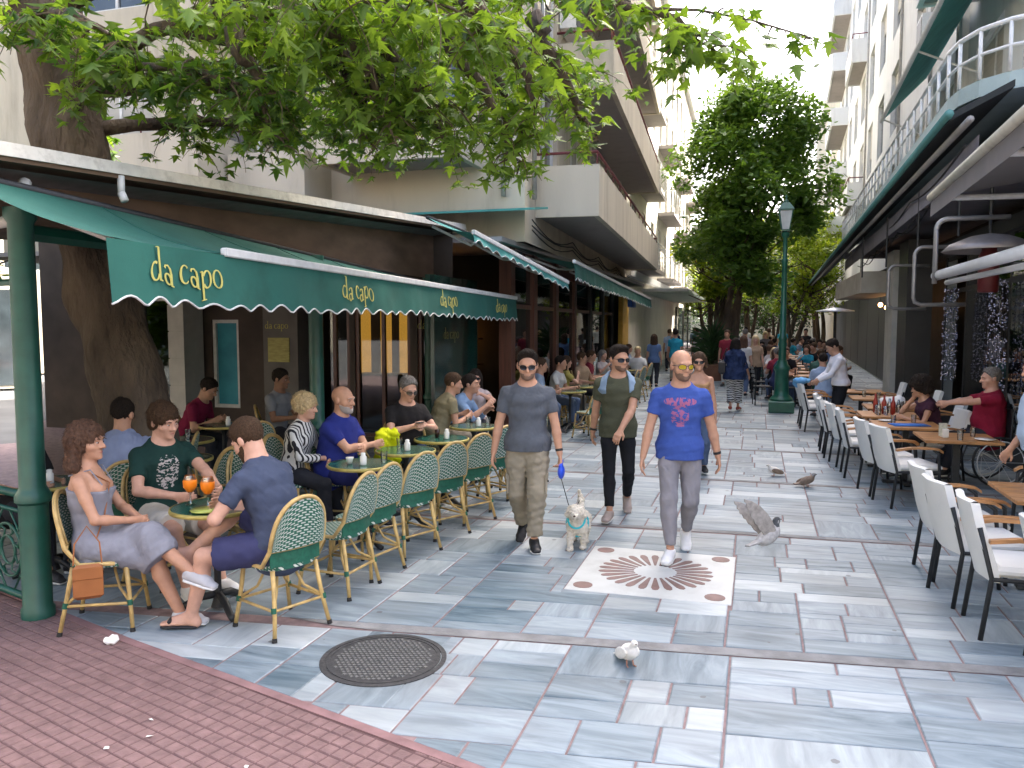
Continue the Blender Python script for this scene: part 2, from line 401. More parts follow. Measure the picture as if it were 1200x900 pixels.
        out += [Cap(t0, t1, .0145 * k, .0115 * k, .01), Cap(t1, t2, .0115 * k, .009 * k, .004)]
        return out
    def H(s, x, y, z): return s.hd + s.MH @ (A(x, y, z) * s.hs)
    def headp(s):
        k = s.hs; M = s.MH; h = s.H; f = .95 if s.fem else 1.0
        e = lambda c, r, kk=.02: Ell(h(*c), A(*r) * k, M, kk)
        p = [e((0, -.018, .032), (.076, .095, .086)), e((0, .028, -.02), (.063 * f, .066, .09), .03), e((0, .036, -.078), (.046 * f, .05, .038), .03),
             Cap(h(0, .088, .012), h(0, .113, -.028), .008 * k, .0125 * k, .012), Cap(h(-.016, .095, -.03), h(.016, .095, -.03), .009 * k, .009 * k, .01),
             Cap(h(-.036, .082, .022), h(.036, .082, .022), .012 * k, .012 * k, .015), e((0, .083, -.062), (.024, .013, .011), .008), e((0, .08, -.095), (.02, .016, .014), .02),
             Cap(s.nkb + s.M2[:, 1] * .0 - s.M2[:, 2] * .03, h(0, -.018, -.06), (.054 if s.fem else .066) * k, (.048 if s.fem else .058) * k, .03)]
        for sg in (1, -1):
            p += [e((sg * .077, -.012, -.008), (.011, .021, .032), .008), e((sg * .047, .05, -.028), (.022, .025, .02), .025)]
        return p
    def sockets(s): return [(Ell(s.H(sg * .032, .104, .002), A(.018, .016, .011) * s.hs, s.MH), .014) for sg in (1, -1)]

def foot_field(B, n, kind):
    a, b, c = B.leg[n]; k = B.s; F = Field(); q = B.q
    fd = A(*q['fdir' + n]) if 'fdir' + n in q else A((.18 if n == 'R' else -.18), 1, 0)
    fd = nrm(fd); up = nrm(A(0, 0, 1) - fd * fd[2]); rt = np.cross(fd, up)
    heel = c - fd * .035 * k - up * .045 * k; ball = c + fd * .125 * k - up * .052 * k; toe = c + fd * .185 * k - up * .055 * k
    return heel, ball, toe, fd, up, rt

def person(name, loc, yaw, q, label, cat='person', vox=.008, group=None):
    """one figure: body (one mesh) with clothing, hair and shoes as parts"""
    B = Body(q); k = B.s; ad = q.get('adapt', .02)
    root = empty(name, loc, R(yaw), label, cat, group)
    sk = SKIN[q.get('skin', 'tan')]
    if not isinstance(q.get('top'), dict): q['top'] = dict(m=q.get('top'))
    # ---- body
    F = Field(); sleeve = q['top'].get('sleeve', .55); hideT = True
    F.add(*B.headp()); F.sub = B.sockets()
    tor = B.torso()
    F.add(*(tor if q.get('bare') else tor[3:]))
    for n in 'RL':
        F.add(*B.limb(n)); F.add(*B.hand(n))
        if q.get('bareleg', False): F.add(*B.limb(n, kind='leg'))
        else: F.add(*[Cap(B.leg[n][1] + (B.leg[n][2] - B.leg[n][1]) * .55, B.leg[n][2], .034 * k, .032 * k)])
        if q.get('shoe_kind') in ('sandal', 'bare'):
            heel, ball, toe, fd, up, rt = foot_field(B, n, 'sandal')
            F.add(Cap(B.leg[n][2], heel, .038 * k, .028 * k, .02), Loft(heel + up * .01, ball + up * .012, rt, up, .03 * k, .03 * k, .043 * k, .02 * k, .02), Loft(ball + up * .01, toe + up * .005, rt, up, .043 * k, .018 * k, .034 * k, .012 * k, .01), Cap(B.leg[n][2], ball + up * .025, .035 * k, .02 * k, .02))
    if not q.get('bare') and not q.get('bareleg'):
        F.add(Loft(B.pel, B.chs, B.M1[:, 0], B.M1[:, 1], .11 * k, .07 * k, .12 * k, .08 * k))
    elif not q.get('bare'):
        F.add(Loft(B.pel, B.chs, B.M1[:, 0], B.M1[:, 1], .11 * k, .07 * k, .12 * k, .08 * k))
    link('body', F.mesh('body', sk, vox, ad), root)
    # ---- top
    t = q['top']
    if t.get('m'):
        T = Field(); ease = t.get('ease', .012)
        pe = (q.get('pants') or {}).get('ease', .014) if not t.get('tuck') else -.02
        T.add(*B.torso(ease, hw=t.get('flare', .022), bottom=t.get('hem', -.10) - (0 if q.get('sit') else .06), hem=None if q.get('sit') else ((.088 + .082 * B.g + pe + .006) / B.g + t.get('flare', .0) * .3, (.094 * B.g + pe + .036) / B.g)))
        T.keep.append((B.nkb + B.M2[:, 2] * t.get('neck', .012) * k, nrm(B.M2[:, 2] + B.M2[:, 1] * t.get('vneck', .35))))
        for n in 'RL':
            a, b, c = B.arm[n]; sl_ = t.get('sleeve', .62); L = B.limb(n, t.get('sease', .012 if sl_ < 1 else .010))
            if sl_ <= 0: continue
            if sl_ < 1:
                e = a + (b - a) * sl_; T.add(cutq(Cap(a, e, L[0].ra, (.046 * k + t.get('sease', .012)), .03), e, b - a))
            else:
                e = b + (c - b) * min(1, sl_ - 1); T.add(*L[:3]); T.add(cutq(Cap(L[3].a, e, L[3].ra, .03 * k + .014, .015), e, c - b))
                for x in (L[2],): cutq(x, e, c - b)
        fd = t.get('fold', .0045)
        T.noise = [(fd, 22, q.get('seed', 1)), (fd * .6, 55, q.get('seed', 1) + 5)]
        hem = t.get('hem', -.10)
        hp = B.pel + B.M0[:, 2] * (hem + .01) * k
        if not q.get('sit'): T.keep.append((hp, -B.M0[:, 2]))
        so_ = link('top', T.mesh('top', t['m'], vox * 1.1, ad), root)
        so_.name = t.get('name', 'shirt')
    # ---- trousers / shorts / skirt
    p = q.get('pants')
    if p:
        T = Field(); ease = p.get('ease', .014); ln = p.get('len', .95)
        T.add(Loft(B.pel + B.M0[:, 2] * (.10 * k), B.pel - B.M0[:, 2] * .04 * k, B.M0[:, 0], B.M0[:, 1], .155 * k * B.g + ease * .4, .112 * k * B.g + ease * .5, .165 * k * B.g + ease * .6, .118 * k * B.g + ease * .6, .03))
        for n in 'RL':
            a, b, c = B.leg[n]; L = B.limb(n, ease, 'leg')
            if ln < .5:
                e = a + (b - a) * (ln * 2); T.add(cutq(Cap(L[0].a, e, L[0].ra, .078 * k * B.g + ease, .03), e, b - a))
            else:
                e = b + (c - b) * ((ln - .5) * 2); L[0].ra = .082 * k * B.g + ease * .5; T.add(*L[:2]); T.add(cutq(L[2], e, c - b), cutq(Cap(L[3].a, e, L[3].ra, p.get('cuff', .048) * k + ease * .4, .02), e, c - b))
        T.noise = [(p.get('fold', .005), 20, q.get('seed', 1) + 11), (p.get('fold', .005) * .6, 50, q.get('seed', 1) + 12)]
        link(p.get('name', 'trousers'), T.mesh('trousers', p['m'], vox * 1.2, ad), root)
    sk_ = q.get('skirt')
    if sk_: link('skirt', skirt_field(B, sk_, q).mesh('skirt', sk_['m'], vox, ad), root)
    # ---- shoes
    if q.get('shoe'):
        for n in 'RL':
            heel, ball, toe, fd, up, rt = foot_field(B, n, q.get('shoe_kind', 'sneaker')); c = B.leg[n][2]
            if q.get('shoe_kind') == 'sandal':
                S = Field(); S.add(Loft(heel - up * .022, ball - up * .012, rt, up, .036 * k, .012, .046 * k, .012, .01), Loft(ball - up * .012, toe - up * .01, rt, up, .046 * k, .012, .036 * k, .01, .01),
                                   Cap(ball + up * .025 - rt * .04 * k, ball + up * .035 + fd * .0, .01, .01, .01), Cap(ball + up * .025 + rt * .04 * k, ball + up * .035, .01, .01, .01), Cap(ball + up * .035, toe + up * .012 - fd * .03, .009, .008, .01), Cap(ball + up * .03 - rt * .04 * k, ball + up * .03 + rt * .04 * k, .012, .012, .01))
                link('sandal', S.mesh('sandal', q['shoe'], vox * .9), root); continue
            S = Field(); S.add(Loft(heel + up * .012, ball + up * .01, rt, up, .038 * k, .04 * k, .047 * k, .03 * k, .02), Loft(ball + up * .006, toe, rt, up, .047 * k, .026 * k, .038 * k, .02 * k, .015), Cap(c - up * .01, ball + up * .02, .046 * k, .03 * k, .02))
            S.keep.append((c + up * .012 * k, up)); S.keep.append((heel - up * .022, -up))
            sh = link('shoe', S.mesh('shoe', q['shoe'], vox * 1.1), root)
            So = Field(); So.add(Loft(heel - up * .018, ball - up * .014, rt, up, .042 * k, .016, .05 * k, .014, .01), Loft(ball - up * .014, toe - up * .012, rt, up, .05 * k, .014, .04 * k, .012, .01))
            link('sole', So.mesh('sole', q.get('sole', WHITE_RUB), vox * 1.1), sh)
    # ---- hair, beard
    hk = q.get('hair')
    if hk:
        ho = link('hair', hair_field(B, hk).mesh('hair', hk['m'], max(min(vox, .0082), .0072), ad), root)
        if vox < .0095 and hk.get('th', .01) > 0:
            kd = hk.get('kind', 'short'); strands(ho, hk['m'], 2600 if kd == 'short' else 3600, hk.get('sl', .016 if kd == 'short' else .034), B.H(0, -.03, .125), hk.get('stand', .35 if kd == 'short' else .25))
    bd = q.get('beard')
    if bd:
        F = Field(); F.p = [B.headp()[1], B.headp()[2], B.headp()[7]]; F.off = bd.get('off', .003)
        F.noise = [(.0012, 180, 3)]
        F.keep = [(B.H(0, 0, bd.get('top', -.035)), B.MH @ A(0, .25, 1)), (B.H(0, -.012, 0), B.MH @ A(0, -1, 0))]
        F.sub = [(Ell(B.H(0, .1, -.062), A(.027, .03, .011) * B.hs, B.MH), .004)]
        link('beard', F.mesh('beard', bd['m'], .006, ad), root)
    if q.get('eyes', True):
        for sg in (1, -1):
            m = MB(); c = B.H(sg * .031, .083, .001); M = Matrix(B.MH.tolist())
            m.lathe([(.0005, -.010), (.0065, -.007), (.0095, 0), (.0065, .007), (.0005, .010)], n=10)
            m.v = [tuple(Vector(c) + M @ Vector((v[0] * 1.15, v[1] * .85, v[2] * .5))) for v in m.v]
            eo = m.build('eye', EYE_W, root, smooth=True)
            m = MB(); m.lathe([(.0005, -.0065), (.005, -.004), (.0055, 0), (.005, .004), (.0005, .0065)], n=8)
            c = B.H(sg * .031 + q.get('gaze', 0), .0912, .001); m.v = [tuple(Vector(c) + M @ Vector((v[0], v[1] * .6, v[2] * .75))) for v in m.v]
            m.build('iris', EYE_D, eo, smooth=True)
            br = MB(); br.tube([B.H(sg * .014, .094, .019), B.H(sg * .032, .095, .026), B.H(sg * .052, .08, .02)], [.004, .0045, .002], 5); br.build('eyebrow', (hk or bd or {}).get('m', EYE_D), root)
        lp = MB(); lp.tube([B.H(x, .094 - abs(x) * .35, -.062 + abs(x) * .05) for x in (-.023, -.012, 0, .012, .023)], [.0025, .0055, .006, .0055, .0025], 6); lp.build('lips', LIPS, root, smooth=True)
    sg_ = q.get('glasses')
    if sg_: glasses(B, root, sg_)
    for fn in q.get('extra', []): fn(B, root)
    return root, B
WHITE_RUB = mat('white_rubber', (.72, .72, .7), .6, .06)
EYE_W = mat('eye_white', (.5, .45, .41), .3, .05); EYE_D = mat('eye_dark', (.05, .03, .02), .25, .1); LIPS = mat('lips', (.42, .16, .13), .5, .1)
LENS = mat('dark_lens', (.012, .012, .014), .08, .05, spec=.7)
def strands(ho, m, n, L, crown, stand=.3, flow=None, wd=.0011, seed=3):
    """thin tapering blades growing out of a surface: hair or fur"""
    me = ho.data; N = len(me.vertices); r = np.random.default_rng(seed)
    co = np.empty(N * 3, np.float32); me.vertices.foreach_get('co', co); co = co.reshape(-1, 3)
    no = np.empty(N * 3, np.float32); me.vertex_normals.foreach_get('vector', no); no = no.reshape(-1, 3)
    i = r.integers(0, N, n); p = co[i]; nn = no[i]
    fl = (p - np.array(crown, np.float32)) + A(0, 0, -.05) if flow is None else np.tile(np.array(flow), (n, 1))
    fl = fl / (np.linalg.norm(fl, axis=1, keepdims=True) + 1e-6); t = fl - nn * (fl * nn).sum(1, keepdims=True); t /= (np.linalg.norm(t, axis=1, keepdims=True) + 1e-6)
    d = t + nn * stand * r.uniform(.4, 1.5, (n, 1)) + r.normal(0, .28, (n, 3)); d /= np.linalg.norm(d, axis=1, keepdims=True)
    sd = np.cross(nn, d); sd /= (np.linalg.norm(sd, axis=1, keepdims=True) + 1e-6); ln = L * r.uniform(.5, 1.3, (n, 1)); p = p - nn * .002
    V = np.stack([p - sd * wd, p + sd * wd, p + d * ln * .6 + sd * wd * .7, p + d * ln, p + d * ln * .6 - sd * wd * .7], 1).reshape(-1, 3)
    b = MB(); b.v = [tuple(map(float, v)) for v in V]; b.f = [[5 * k, 5 * k + 1, 5 * k + 2, 5 * k + 3, 5 * k + 4] for k in range(n)]; b.mi = [0] * n
    return b.build('strands', m, ho, kind='stuff')
def glasses(B, root, g):
    k = B.s; m = MB(); lens = []
    ml = g if not isinstance(g, dict) else g.get('lens', LENS); mf = LENS if not isinstance(g, dict) else g.get('frame', LENS)
    fr = MB()
    for sg in (1, -1):
        pts = []
        for i in range(12):
            a = 2 * math.pi * i / 12; x = sg * .034 + .026 * math.copysign(abs(math.cos(a)) ** .75, math.cos(a)); z = .000 + .019 * math.copysign(abs(math.sin(a)) ** .8, math.sin(a)) - .002
            pts.append((x, z))
        L = MB()
        f0 = [B.H(x, .110 - (x * x) * 8.0, z) for x, z in pts]; f1 = [B.H(x, .104 - (x * x) * 8.0, z) for x, z in pts]
        n = 12; L.add(f0 + f1, [tuple(range(n)), tuple(range(2 * n - 1, n - 1, -1))] + [(i, n + i, n + (i + 1) % n, (i + 1) % n) for i in range(n)])
        lens.append(L)
        fr.tube(f0, .0028, 5, closed=True)
        fr.tube([B.H(sg * .06, .078, .006), B.H(sg * .078, .03, .006), B.H(sg * .08, -.02, .0)], .003, 5)
    fr.tube([B.H(-.01, .112, .006), B.H(.01, .112, .006)], .003, 5)
    fo = fr.build('glasses', mf, root, smooth=True)
    for L in lens: L.build('lens', ml, fo)
def hair_field(B, h):
    k = B.hs; F = Field(); M = B.MH; th = h.get('th', .012); kind = h.get('kind', 'short')
    if kind == 'short':
        F.add(Ell(B.H(0, -.018, .032), A(.0765 + th * .35, .0955 + th * .5, .0865 + th * .4) * k, M, .02), Ell(B.H(0, -.012, .062), A(.070 + th * .7, .088 + th * .7, .060 + th) * k, M, .03))
        for sg in (1, -1): F.add(Ell(B.H(sg * .072, .012, -.008), A(.008, .012, .03) * k, M, .01))
    else: F.add(Ell(B.H(0, -.02, .036 + h.get('up', 0)), A(.078 + th, .096 + th, .088 + th) * k, M, .02))
    if h.get('quiff'): F.add(Ell(B.H(0, .055, .105), A(.055, .045, .03) * k, M, .03))
    if kind == 'short':
        F.keep.append((B.H(0, .02, h.get('line', .004) - .012), M @ A(0, .80, -.60)))
        F.keep.append((B.H(0, 0, h.get('low', -.055)), M @ A(0, .1, -1)))
    elif kind == 'fringe':
        F.sub.append((Ell(B.H(0, .1, -.045), A(.062, .075, .085) * k, M), .01)); F.keep.append((B.H(0, 0, h.get('low', -.09)), M @ A(0, -.3, -1)))
        F.add(Ell(B.H(0, -.05, -.03), A(.08, .06, .08) * k, M, .03))
    elif kind in ('bob', 'long'):
        dn = h.get('len', -.13)
        for x, y in ((-.07, -.03), (.07, -.03), (-.045, -.075), (.045, -.075), (0, -.09)):
            F.add(Cap(B.H(x, y, .02), B.H(x * 1.25, y * 1.05, dn), .034 * k, .03 * k * h.get('vol', 1.0), .03))
        F.sub.append((Ell(B.H(0, .11, -.05), A(.06, .085, .098) * k, M), .012))
    F.noise = [(h.get('n', .004), h.get('nf', 75), 5), (h.get('n', .004) * .9, h.get('nf', 75) * 2.4, 6)]
    return F
def skirt_field(B, s, q):
    F = Field(); k = B.s; e = s.get('ease', .03)
    F.add(Loft(B.pel + B.M0[:, 2] * .08, B.pel - B.M0[:, 2] * .03, B.M0[:, 0], B.M0[:, 1], .15 * k, .12 * k, .18 * k, .14 * k, .04))
    for n in 'RL':
        a, b, c = B.leg[n]; F.add(Cap(a, b, .1 * k + e, .075 * k + e, .05)); en = b + (c - b) * s.get('len', .4)
        if s.get('len', .4) > 0: F.add(Cap(b, en, .075 * k + e, .075 * k + e, .05))
    if s.get('len', .4) > 0:
        a = (B.leg['R'][1] + B.leg['L'][1]) / 2; c = (B.leg['R'][2] + B.leg['L'][2]) / 2
        en = a + (c - a) * s.get('len', .4); F.add(Loft(a, en, B.M0[:, 0], B.M0[:, 1], .13 * k, .07, .15 * k, .08, .05))
        F.keep.append((en, nrm(c - a)))
    F.noise = [(.006, 22, 21), (.003, 50, 22)]
    return F
# ------------------------------------------------------------------ ground
def attr_mat_marble():
    m = bpy.data.materials.new('marble'); m.use_nodes = True; n = m.node_tree.nodes; l = m.node_tree.links; p = n['Principled BSDF']
    at = n.new('ShaderNodeAttribute'); at.attribute_name = 'tint'            # r = whiteness, g = grain direction, b = random
    sp = n.new('ShaderNodeSeparateColor'); l.new(at.outputs['Color'], sp.inputs[0])
    ge = n.new('ShaderNodeNewGeometry'); sx = n.new('ShaderNodeSeparateXYZ'); l.new(ge.outputs['Position'], sx.inputs[0])
    def mth(op, a, b=None, c=None):
        q = n.new('ShaderNodeMath'); q.operation = op
        for i, v in enumerate((a, b, c)):
            if v is None: continue
            if isinstance(v, (int, float)): q.inputs[i].default_value = v
            else: l.new(v, q.inputs[i])
        return q.outputs[0]
    # grain along x or along y
    g1 = mth('GREATER_THAN', sp.outputs[1], .5)
    xs = mth('MULTIPLY_ADD', g1, 7.0, 1.5); ys = mth('MULTIPLY_ADD', g1, -7.0, 8.5)
    cx_ = n.new('ShaderNodeCombineXYZ'); l.new(mth('MULTIPLY', sx.outputs[0], xs), cx_.inputs[0]); l.new(mth('MULTIPLY', sx.outputs[1], ys), cx_.inputs[1])
    l.new(mth('MULTIPLY', sp.outputs[2], 40.0), cx_.inputs[2])
    nz = n.new('ShaderNodeTexNoise'); nz.inputs['Scale'].default_value = 1.1; nz.inputs['Detail'].default_value = 9; nz.inputs['Roughness'].default_value = .62; nz.inputs['Distortion'].default_value = .9; l.new(cx_.outputs[0], nz.inputs['Vector'])
    rp = n.new('ShaderNodeValToRGB'); e = rp.color_ramp.elements; e[0].position = .34; e[0].color = (.10, .14, .17, 1); e[1].position = .76; e[1].color = (.28, .345, .385, 1)
    k = rp.color_ramp.elements.new(.5); k.color = (.165, .215, .25, 1)
    l.new(nz.outputs[0], rp.inputs[0])
    rw = n.new('ShaderNodeValToRGB'); e = rw.color_ramp.elements; e[0].position = .32; e[0].color = (.34, .385, .40, 1); e[1].position = .62; e[1].color = (.46, .50, .51, 1); l.new(nz.outputs[0], rw.inputs[0])
    mx = n.new('ShaderNodeMix'); mx.data_type = 'RGBA'; l.new(sp.outputs[0], mx.inputs[0]); l.new(rp.outputs[0], mx.inputs[6]); l.new(rw.outputs[0], mx.inputs[7])
    br = n.new('ShaderNodeBrightContrast'); l.new(mx.outputs[2], br.inputs[0]); l.new(mth('MULTIPLY_ADD', sp.outputs[2], .12, -.07), br.inputs['Bright'])
    # foot dirt and gum spots
    vo = n.new('ShaderNodeTexVoronoi'); vo.inputs['Scale'].default_value = 2.9; l.new(ge.outputs['Position'], vo.inputs['Vector'])
    wn = n.new('ShaderNodeTexNoise'); wn.inputs['Scale'].default_value = 30; l.new(ge.outputs['Position'], wn.inputs['Vector'])
    gum = mth('LESS_THAN', mth('ADD', vo.outputs['Distance'], mth('MULTIPLY', wn.outputs[0], .05)), .085)
    dn = n.new('ShaderNodeTexNoise'); dn.inputs['Scale'].default_value = .9; dn.inputs['Detail'].default_value = 7; l.new(ge.outputs['Position'], dn.inputs['Vector'])
    dr = n.new('ShaderNodeValToRGB'); dr.color_ramp.elements[0].position = .45; dr.color_ramp.elements[1].position = .75; l.new(dn.outputs[0], dr.inputs[0])
    m2 = n.new('ShaderNodeMix'); m2.data_type = 'RGBA'; l.new(mth('MULTIPLY', dr.outputs[0], .55), m2.inputs[0]); l.new(br.outputs[0], m2.inputs[6]); m2.inputs[7].default_value = (.2, .2, .19, 1)
    m3 = n.new('ShaderNodeMix'); m3.data_type = 'RGBA'; l.new(mth('MULTIPLY', gum, .7), m3.inputs[0]); l.new(m2.outputs[2], m3.inputs[6]); m3.inputs[7].default_value = (.08, .08, .085, 1)
    l.new(m3.outputs[2], p.inputs['Base Color'])
    l.new(mth('MULTIPLY_ADD', dn.outputs[0], .35, .3), p.inputs['Roughness']); p.inputs['Specular IOR Level'].default_value = .45
    bp = n.new('ShaderNodeBump'); bp.inputs['Strength'].default_value = .2; bp.inputs['Distance'].default_value = .006; l.new(nz.outputs[0], bp.inputs['Height']); l.new(bp.outputs[0], p.inputs['Normal'])
    return m
MARBLE = attr_mat_marble()
GROUT = mat('pink_grout', (.235, .165, .16), .9, .2, 14, coord='World', dirt=.5, dscale=5)
GUTTER = mat('worn_gutter_stone', (.21, .21, .21), .85, .25, 5, coord='World', bump=.4, bscale=50, dirt=.5)
REDT = mat('red_paver', (.19, .118, .114), .8, .2, 12, coord='World', bump=.4, bscale=90, dirt=.45, dscale=1.4)
REDB = mat('red_paver_bed', (.10, .055, .055), .9, .2, 20, coord='World')
IRON = mat('cast_iron', (.06, .06, .062), .6, .25, 30, bump=.3, metal=.3, dirt=.3, dscale=9)
gm = MB(); gm.add([(-200, -60, -.075), (200, -60, -.075), (200, 500, -.075), (-200, 500, -.075)], [(0, 1, 2, 3)])
gm.build('ground', mat('asphalt_ground', (.11, .11, .11), .9, .2, 1, coord='World'), kind='structure')
pv = MB(); pv.b2((-14, -3, -.07), (9, 70, -.006)); PAVE = pv.build('marble_pavement', GROUT, kind='structure')
def tinted(me, cols):
    a = me.color_attributes.new('tint', 'FLOAT_COLOR', 'POINT'); a.data.foreach_set('color', np.array(cols, dtype=np.float32).ravel())
def slab_verts(poly, zt, zb=-.02, b=.006):
    """clipped slab: top inset, chamfered"""
    c = np.mean(poly, 0); n = len(poly)
    def inset(q, d):
        out = []
        for i in range(n):
            a, p, e = A(*q[i - 1]), A(*q[i]), A(*q[(i + 1) % n]); d1 = nrm(p - a); d2 = nrm(e - p)
            n1 = A(-d1[1], d1[0]); n2 = A(-d2[1], d2[0]); bi = n1 + n2; L = max(.35, 1 + n1 @ n2); out.append(p + bi * d / L)
        return out
    t = inset(poly, b)
    vs = [(x, y, zb) for x, y in poly] + [(x, y, zt - .004) for x, y in poly] + [(x, y, zt) for x, y in t]
    fs = [tuple(range(2 * n, 3 * n))]
    for k in range(2):
        for i in range(n): j = (i + 1) % n; fs.append((k * n + i, k * n + j, (k + 1) * n + j, (k + 1) * n + i))
    return vs, fs
def clip(poly, pt, nn):
    """keep the side where (p-pt).n <= 0"""
    out = []
    for i in range(len(poly)):
        a, b = A(*poly[i]), A(*poly[(i + 1) % len(poly)]); da, db = (a - pt) @ nn, (b - pt) @ nn
        if da <= 0: out.append(a)
        if (da < 0) != (db < 0) and abs(da - db) > 1e-9: out.append(a + (b - a) * da / (da - db))
    return out
RED_EDGE = [(-9.0, 5.7), (-5.42, 4.52), (-3.76, 4.0), (-1.18, 3.27), (2.2, 2.3), (3.0, -2.0)]
def red_y(x):
    for (x0, y0), (x1, y1) in zip(RED_EDGE[:-1], RED_EDGE[1:]):
        if x0 <= x <= x1: return y0 + (y1 - y0) * (x - x0) / (x1 - x0)
    return -9
def clip_red(poly, keep_marble, off=0.0):
    """clip a convex polygon by the nearest tangents of the red paving edge"""
    cx_ = np.mean([p[0] for p in poly]); best = poly
    segs = list(zip(RED_EDGE[:-1], RED_EDGE[1:]))
    for a, b in segs:
        if max(p[0] for p in poly) < a[0] or min(p[0] for p in poly) > b[0]: continue
        a, b = A(*a), A(*b); d = nrm(b - a); nn = A(-d[1], d[0])       # normal towards the marble
        best = clip(best, a + nn * off, -nn if keep_marble else nn) if len(best) > 2 else best
    return best
EMB = A(-.745, 6.385); EMB_H = .61           # inlaid panel
MANH = A(-2.09, 4.22); MAN_R = .375
rs = random.Random(11)
rects = []
def split(x0, y0, x1, y1, depth=0):
    w_, h_ = x1 - x0, y1 - y0
    mxw, mxh = rs.choice([.45, .65, .9, 1.1]), rs.choice([.28, .38, .5, .66])
    if w_ > mxw or h_ > mxh or (depth < 2 and w_ * h_ > .5):
        vert = (w_ / mxw > h_ / mxh) if rs.random() < .82 else (w_ > h_)
        if (w_ if vert else h_) > .30:
            t = rs.uniform(.3, .7)
            if vert: split(x0, y0, x0 + w_ * t, y1, depth + 1); split(x0 + w_ * t, y0, x1, y1, depth + 1)
            else: split(x0, y0, x1, y0 + h_ * t, depth + 1); split(x0, y0 + h_ * t, x1, y1, depth + 1)
            return
    rects.append((x0, y0, x1, y1))
GUT = [4.95, 7.85, 10.5, 13.1, 15.8, 18.4, 21, 23.7, 26.4, 29, 32, 35, 38, 42, 46]
sk_ = .12                                     # bands run slightly askew
ys = [-.5, 2.3] + GUT
for y0, y1 in zip(ys[:-1], ys[1:]):
    x = -8.0 + rs.uniform(0, .4)
    while x < 6.0:
        x2 = x + rs.uniform(.75, 1.35); split(x, y0 + .01, x2, y1 - .13); x = x2
slabs = []
for x0, y0, x1, y1 in rects:
    g_ = .0065
    po = [(x0 + g_, y0 + g_ * .5), (x1 - g_, y0 + g_ * .5), (x1 - g_, y1 - g_ * .5), (x0 + g_, y1 - g_ * .5)]
    po = [(a, b + sk_ * (a + .5) * min(1, max(0, (10 - b) / 5)) ) for a, b in po]
    po = clip_red(po, True, .03)
    # leave room for the inlaid panel and the manhole
    pieces = [po]
    ex0, ex1, ey0, ey1 = EMB[0] - EMB_H - .008, EMB[0] + EMB_H + .008, EMB[1] - EMB_H - .008, EMB[1] + EMB_H + .008
    def cut_rect(pl, a0, a1, b0, b1):
        out = []
        q = clip(pl, A(a0, 0), A(1, 0)); out.append(q)
        r_ = clip(pl, A(a0, 0), A(-1, 0)) if len(pl) > 2 else []
        if len(r_) > 2:
            out.append(clip(r_, A(a1, 0), A(-1, 0))); r2 = clip(r_, A(a1, 0), A(1, 0))
            if len(r2) > 2: out.append(clip(r2, A(0, b0), A(0, 1))); out.append(clip(r2, A(0, b1), A(0, -1)))
        return [o for o in out if len(o) > 2]
    if len(po) < 3: continue
    bb = [min(p[0] for p in po), max(p[0] for p in po), min(p[1] for p in po), max(p[1] for p in po)]
    if bb[0] < ex1 and bb[1] > ex0 and bb[2] < ey1 and bb[3] > ey0: pieces = cut_rect(po, ex0, ex1, ey0, ey1)
    mr = MAN_R * .93
    if bb[0] < MANH[0] + mr and bb[1] > MANH[0] - mr and bb[2] < MANH[1] + mr and bb[3] > MANH[1] - mr: pieces = cut_rect(po, MANH[0] - mr * .75, MANH[0] + mr * .75, MANH[1] - mr * .72, MANH[1] + mr * .72)
    for q in pieces:
        q = [tuple(p) for p in q]
        if len(q) < 3: continue
        ar = abs(sum(q[i - 1][0] * q[i][1] - q[i][0] * q[i - 1][1] for i in range(len(q)))) / 2
        if ar < .004: continue
        slabs.append((q, ar))
def scr(q):
    c = np.mean(q, 0); a = math.atan2(c[0], c[1]) + R(17)
    return abs(a) < R(36) and c[1] > 2.2
slabs.sort(key=lambda s: -(s[1] / (np.mean(s[0], 0)[1] ** 3 + .1)) if scr(s[0]) else 1)
far = MB(); fc = []
for i, (q, ar) in enumerate(slabs):
    wh = rs.uniform(0, .2) if rs.random() < .76 else rs.uniform(.35, .8)
    col = (wh, rs.random() * .62, rs.random(), 1)
    vs, fs = slab_verts(q, rs.uniform(-.0012, .0012))
    if i < 298:
        m = MB(); m.add(vs, fs); o = m.build('slab', MARBLE, PAVE); tinted(o.data, [col] * len(vs))
    else:
        far.add(vs, fs); fc += [col] * len(vs)
fo = far.build('slab_field', MARBLE, PAVE, kind='stuff'); tinted(fo.data, fc)
# darker grey bands across the street, slightly dished
for y in GUT[:9]:
    m = MB(); n = 24
    def gy(x, y=y): return y + sk_ * (x + .5) * min(1, max(0, (10 - y) / 5))
    wd = .12 if y < 6 else .09
    xs = [-3.0 + 9.0 * i / n for i in range(n + 1)] if y < 6 else [-7 + 13 * i / n for i in range(n + 1)]
    vs = []
    for x in xs:
        t = min(1, max(.02, (x + 3.0) / .5)) if y < 6 else 1
        for dy, z in ((-wd * t, -.001), (-wd * .5 * t, -.005), (0, -.001)): vs.append((x, gy(x) + dy, z))
    m.add(vs, [(3 * i + k, 3 * i + 3 + k, 3 * i + 4 + k, 3 * i + 1 + k) for i in range(n) for k in range(2)])
    m.build('gutter_strip', GUTTER, PAVE)
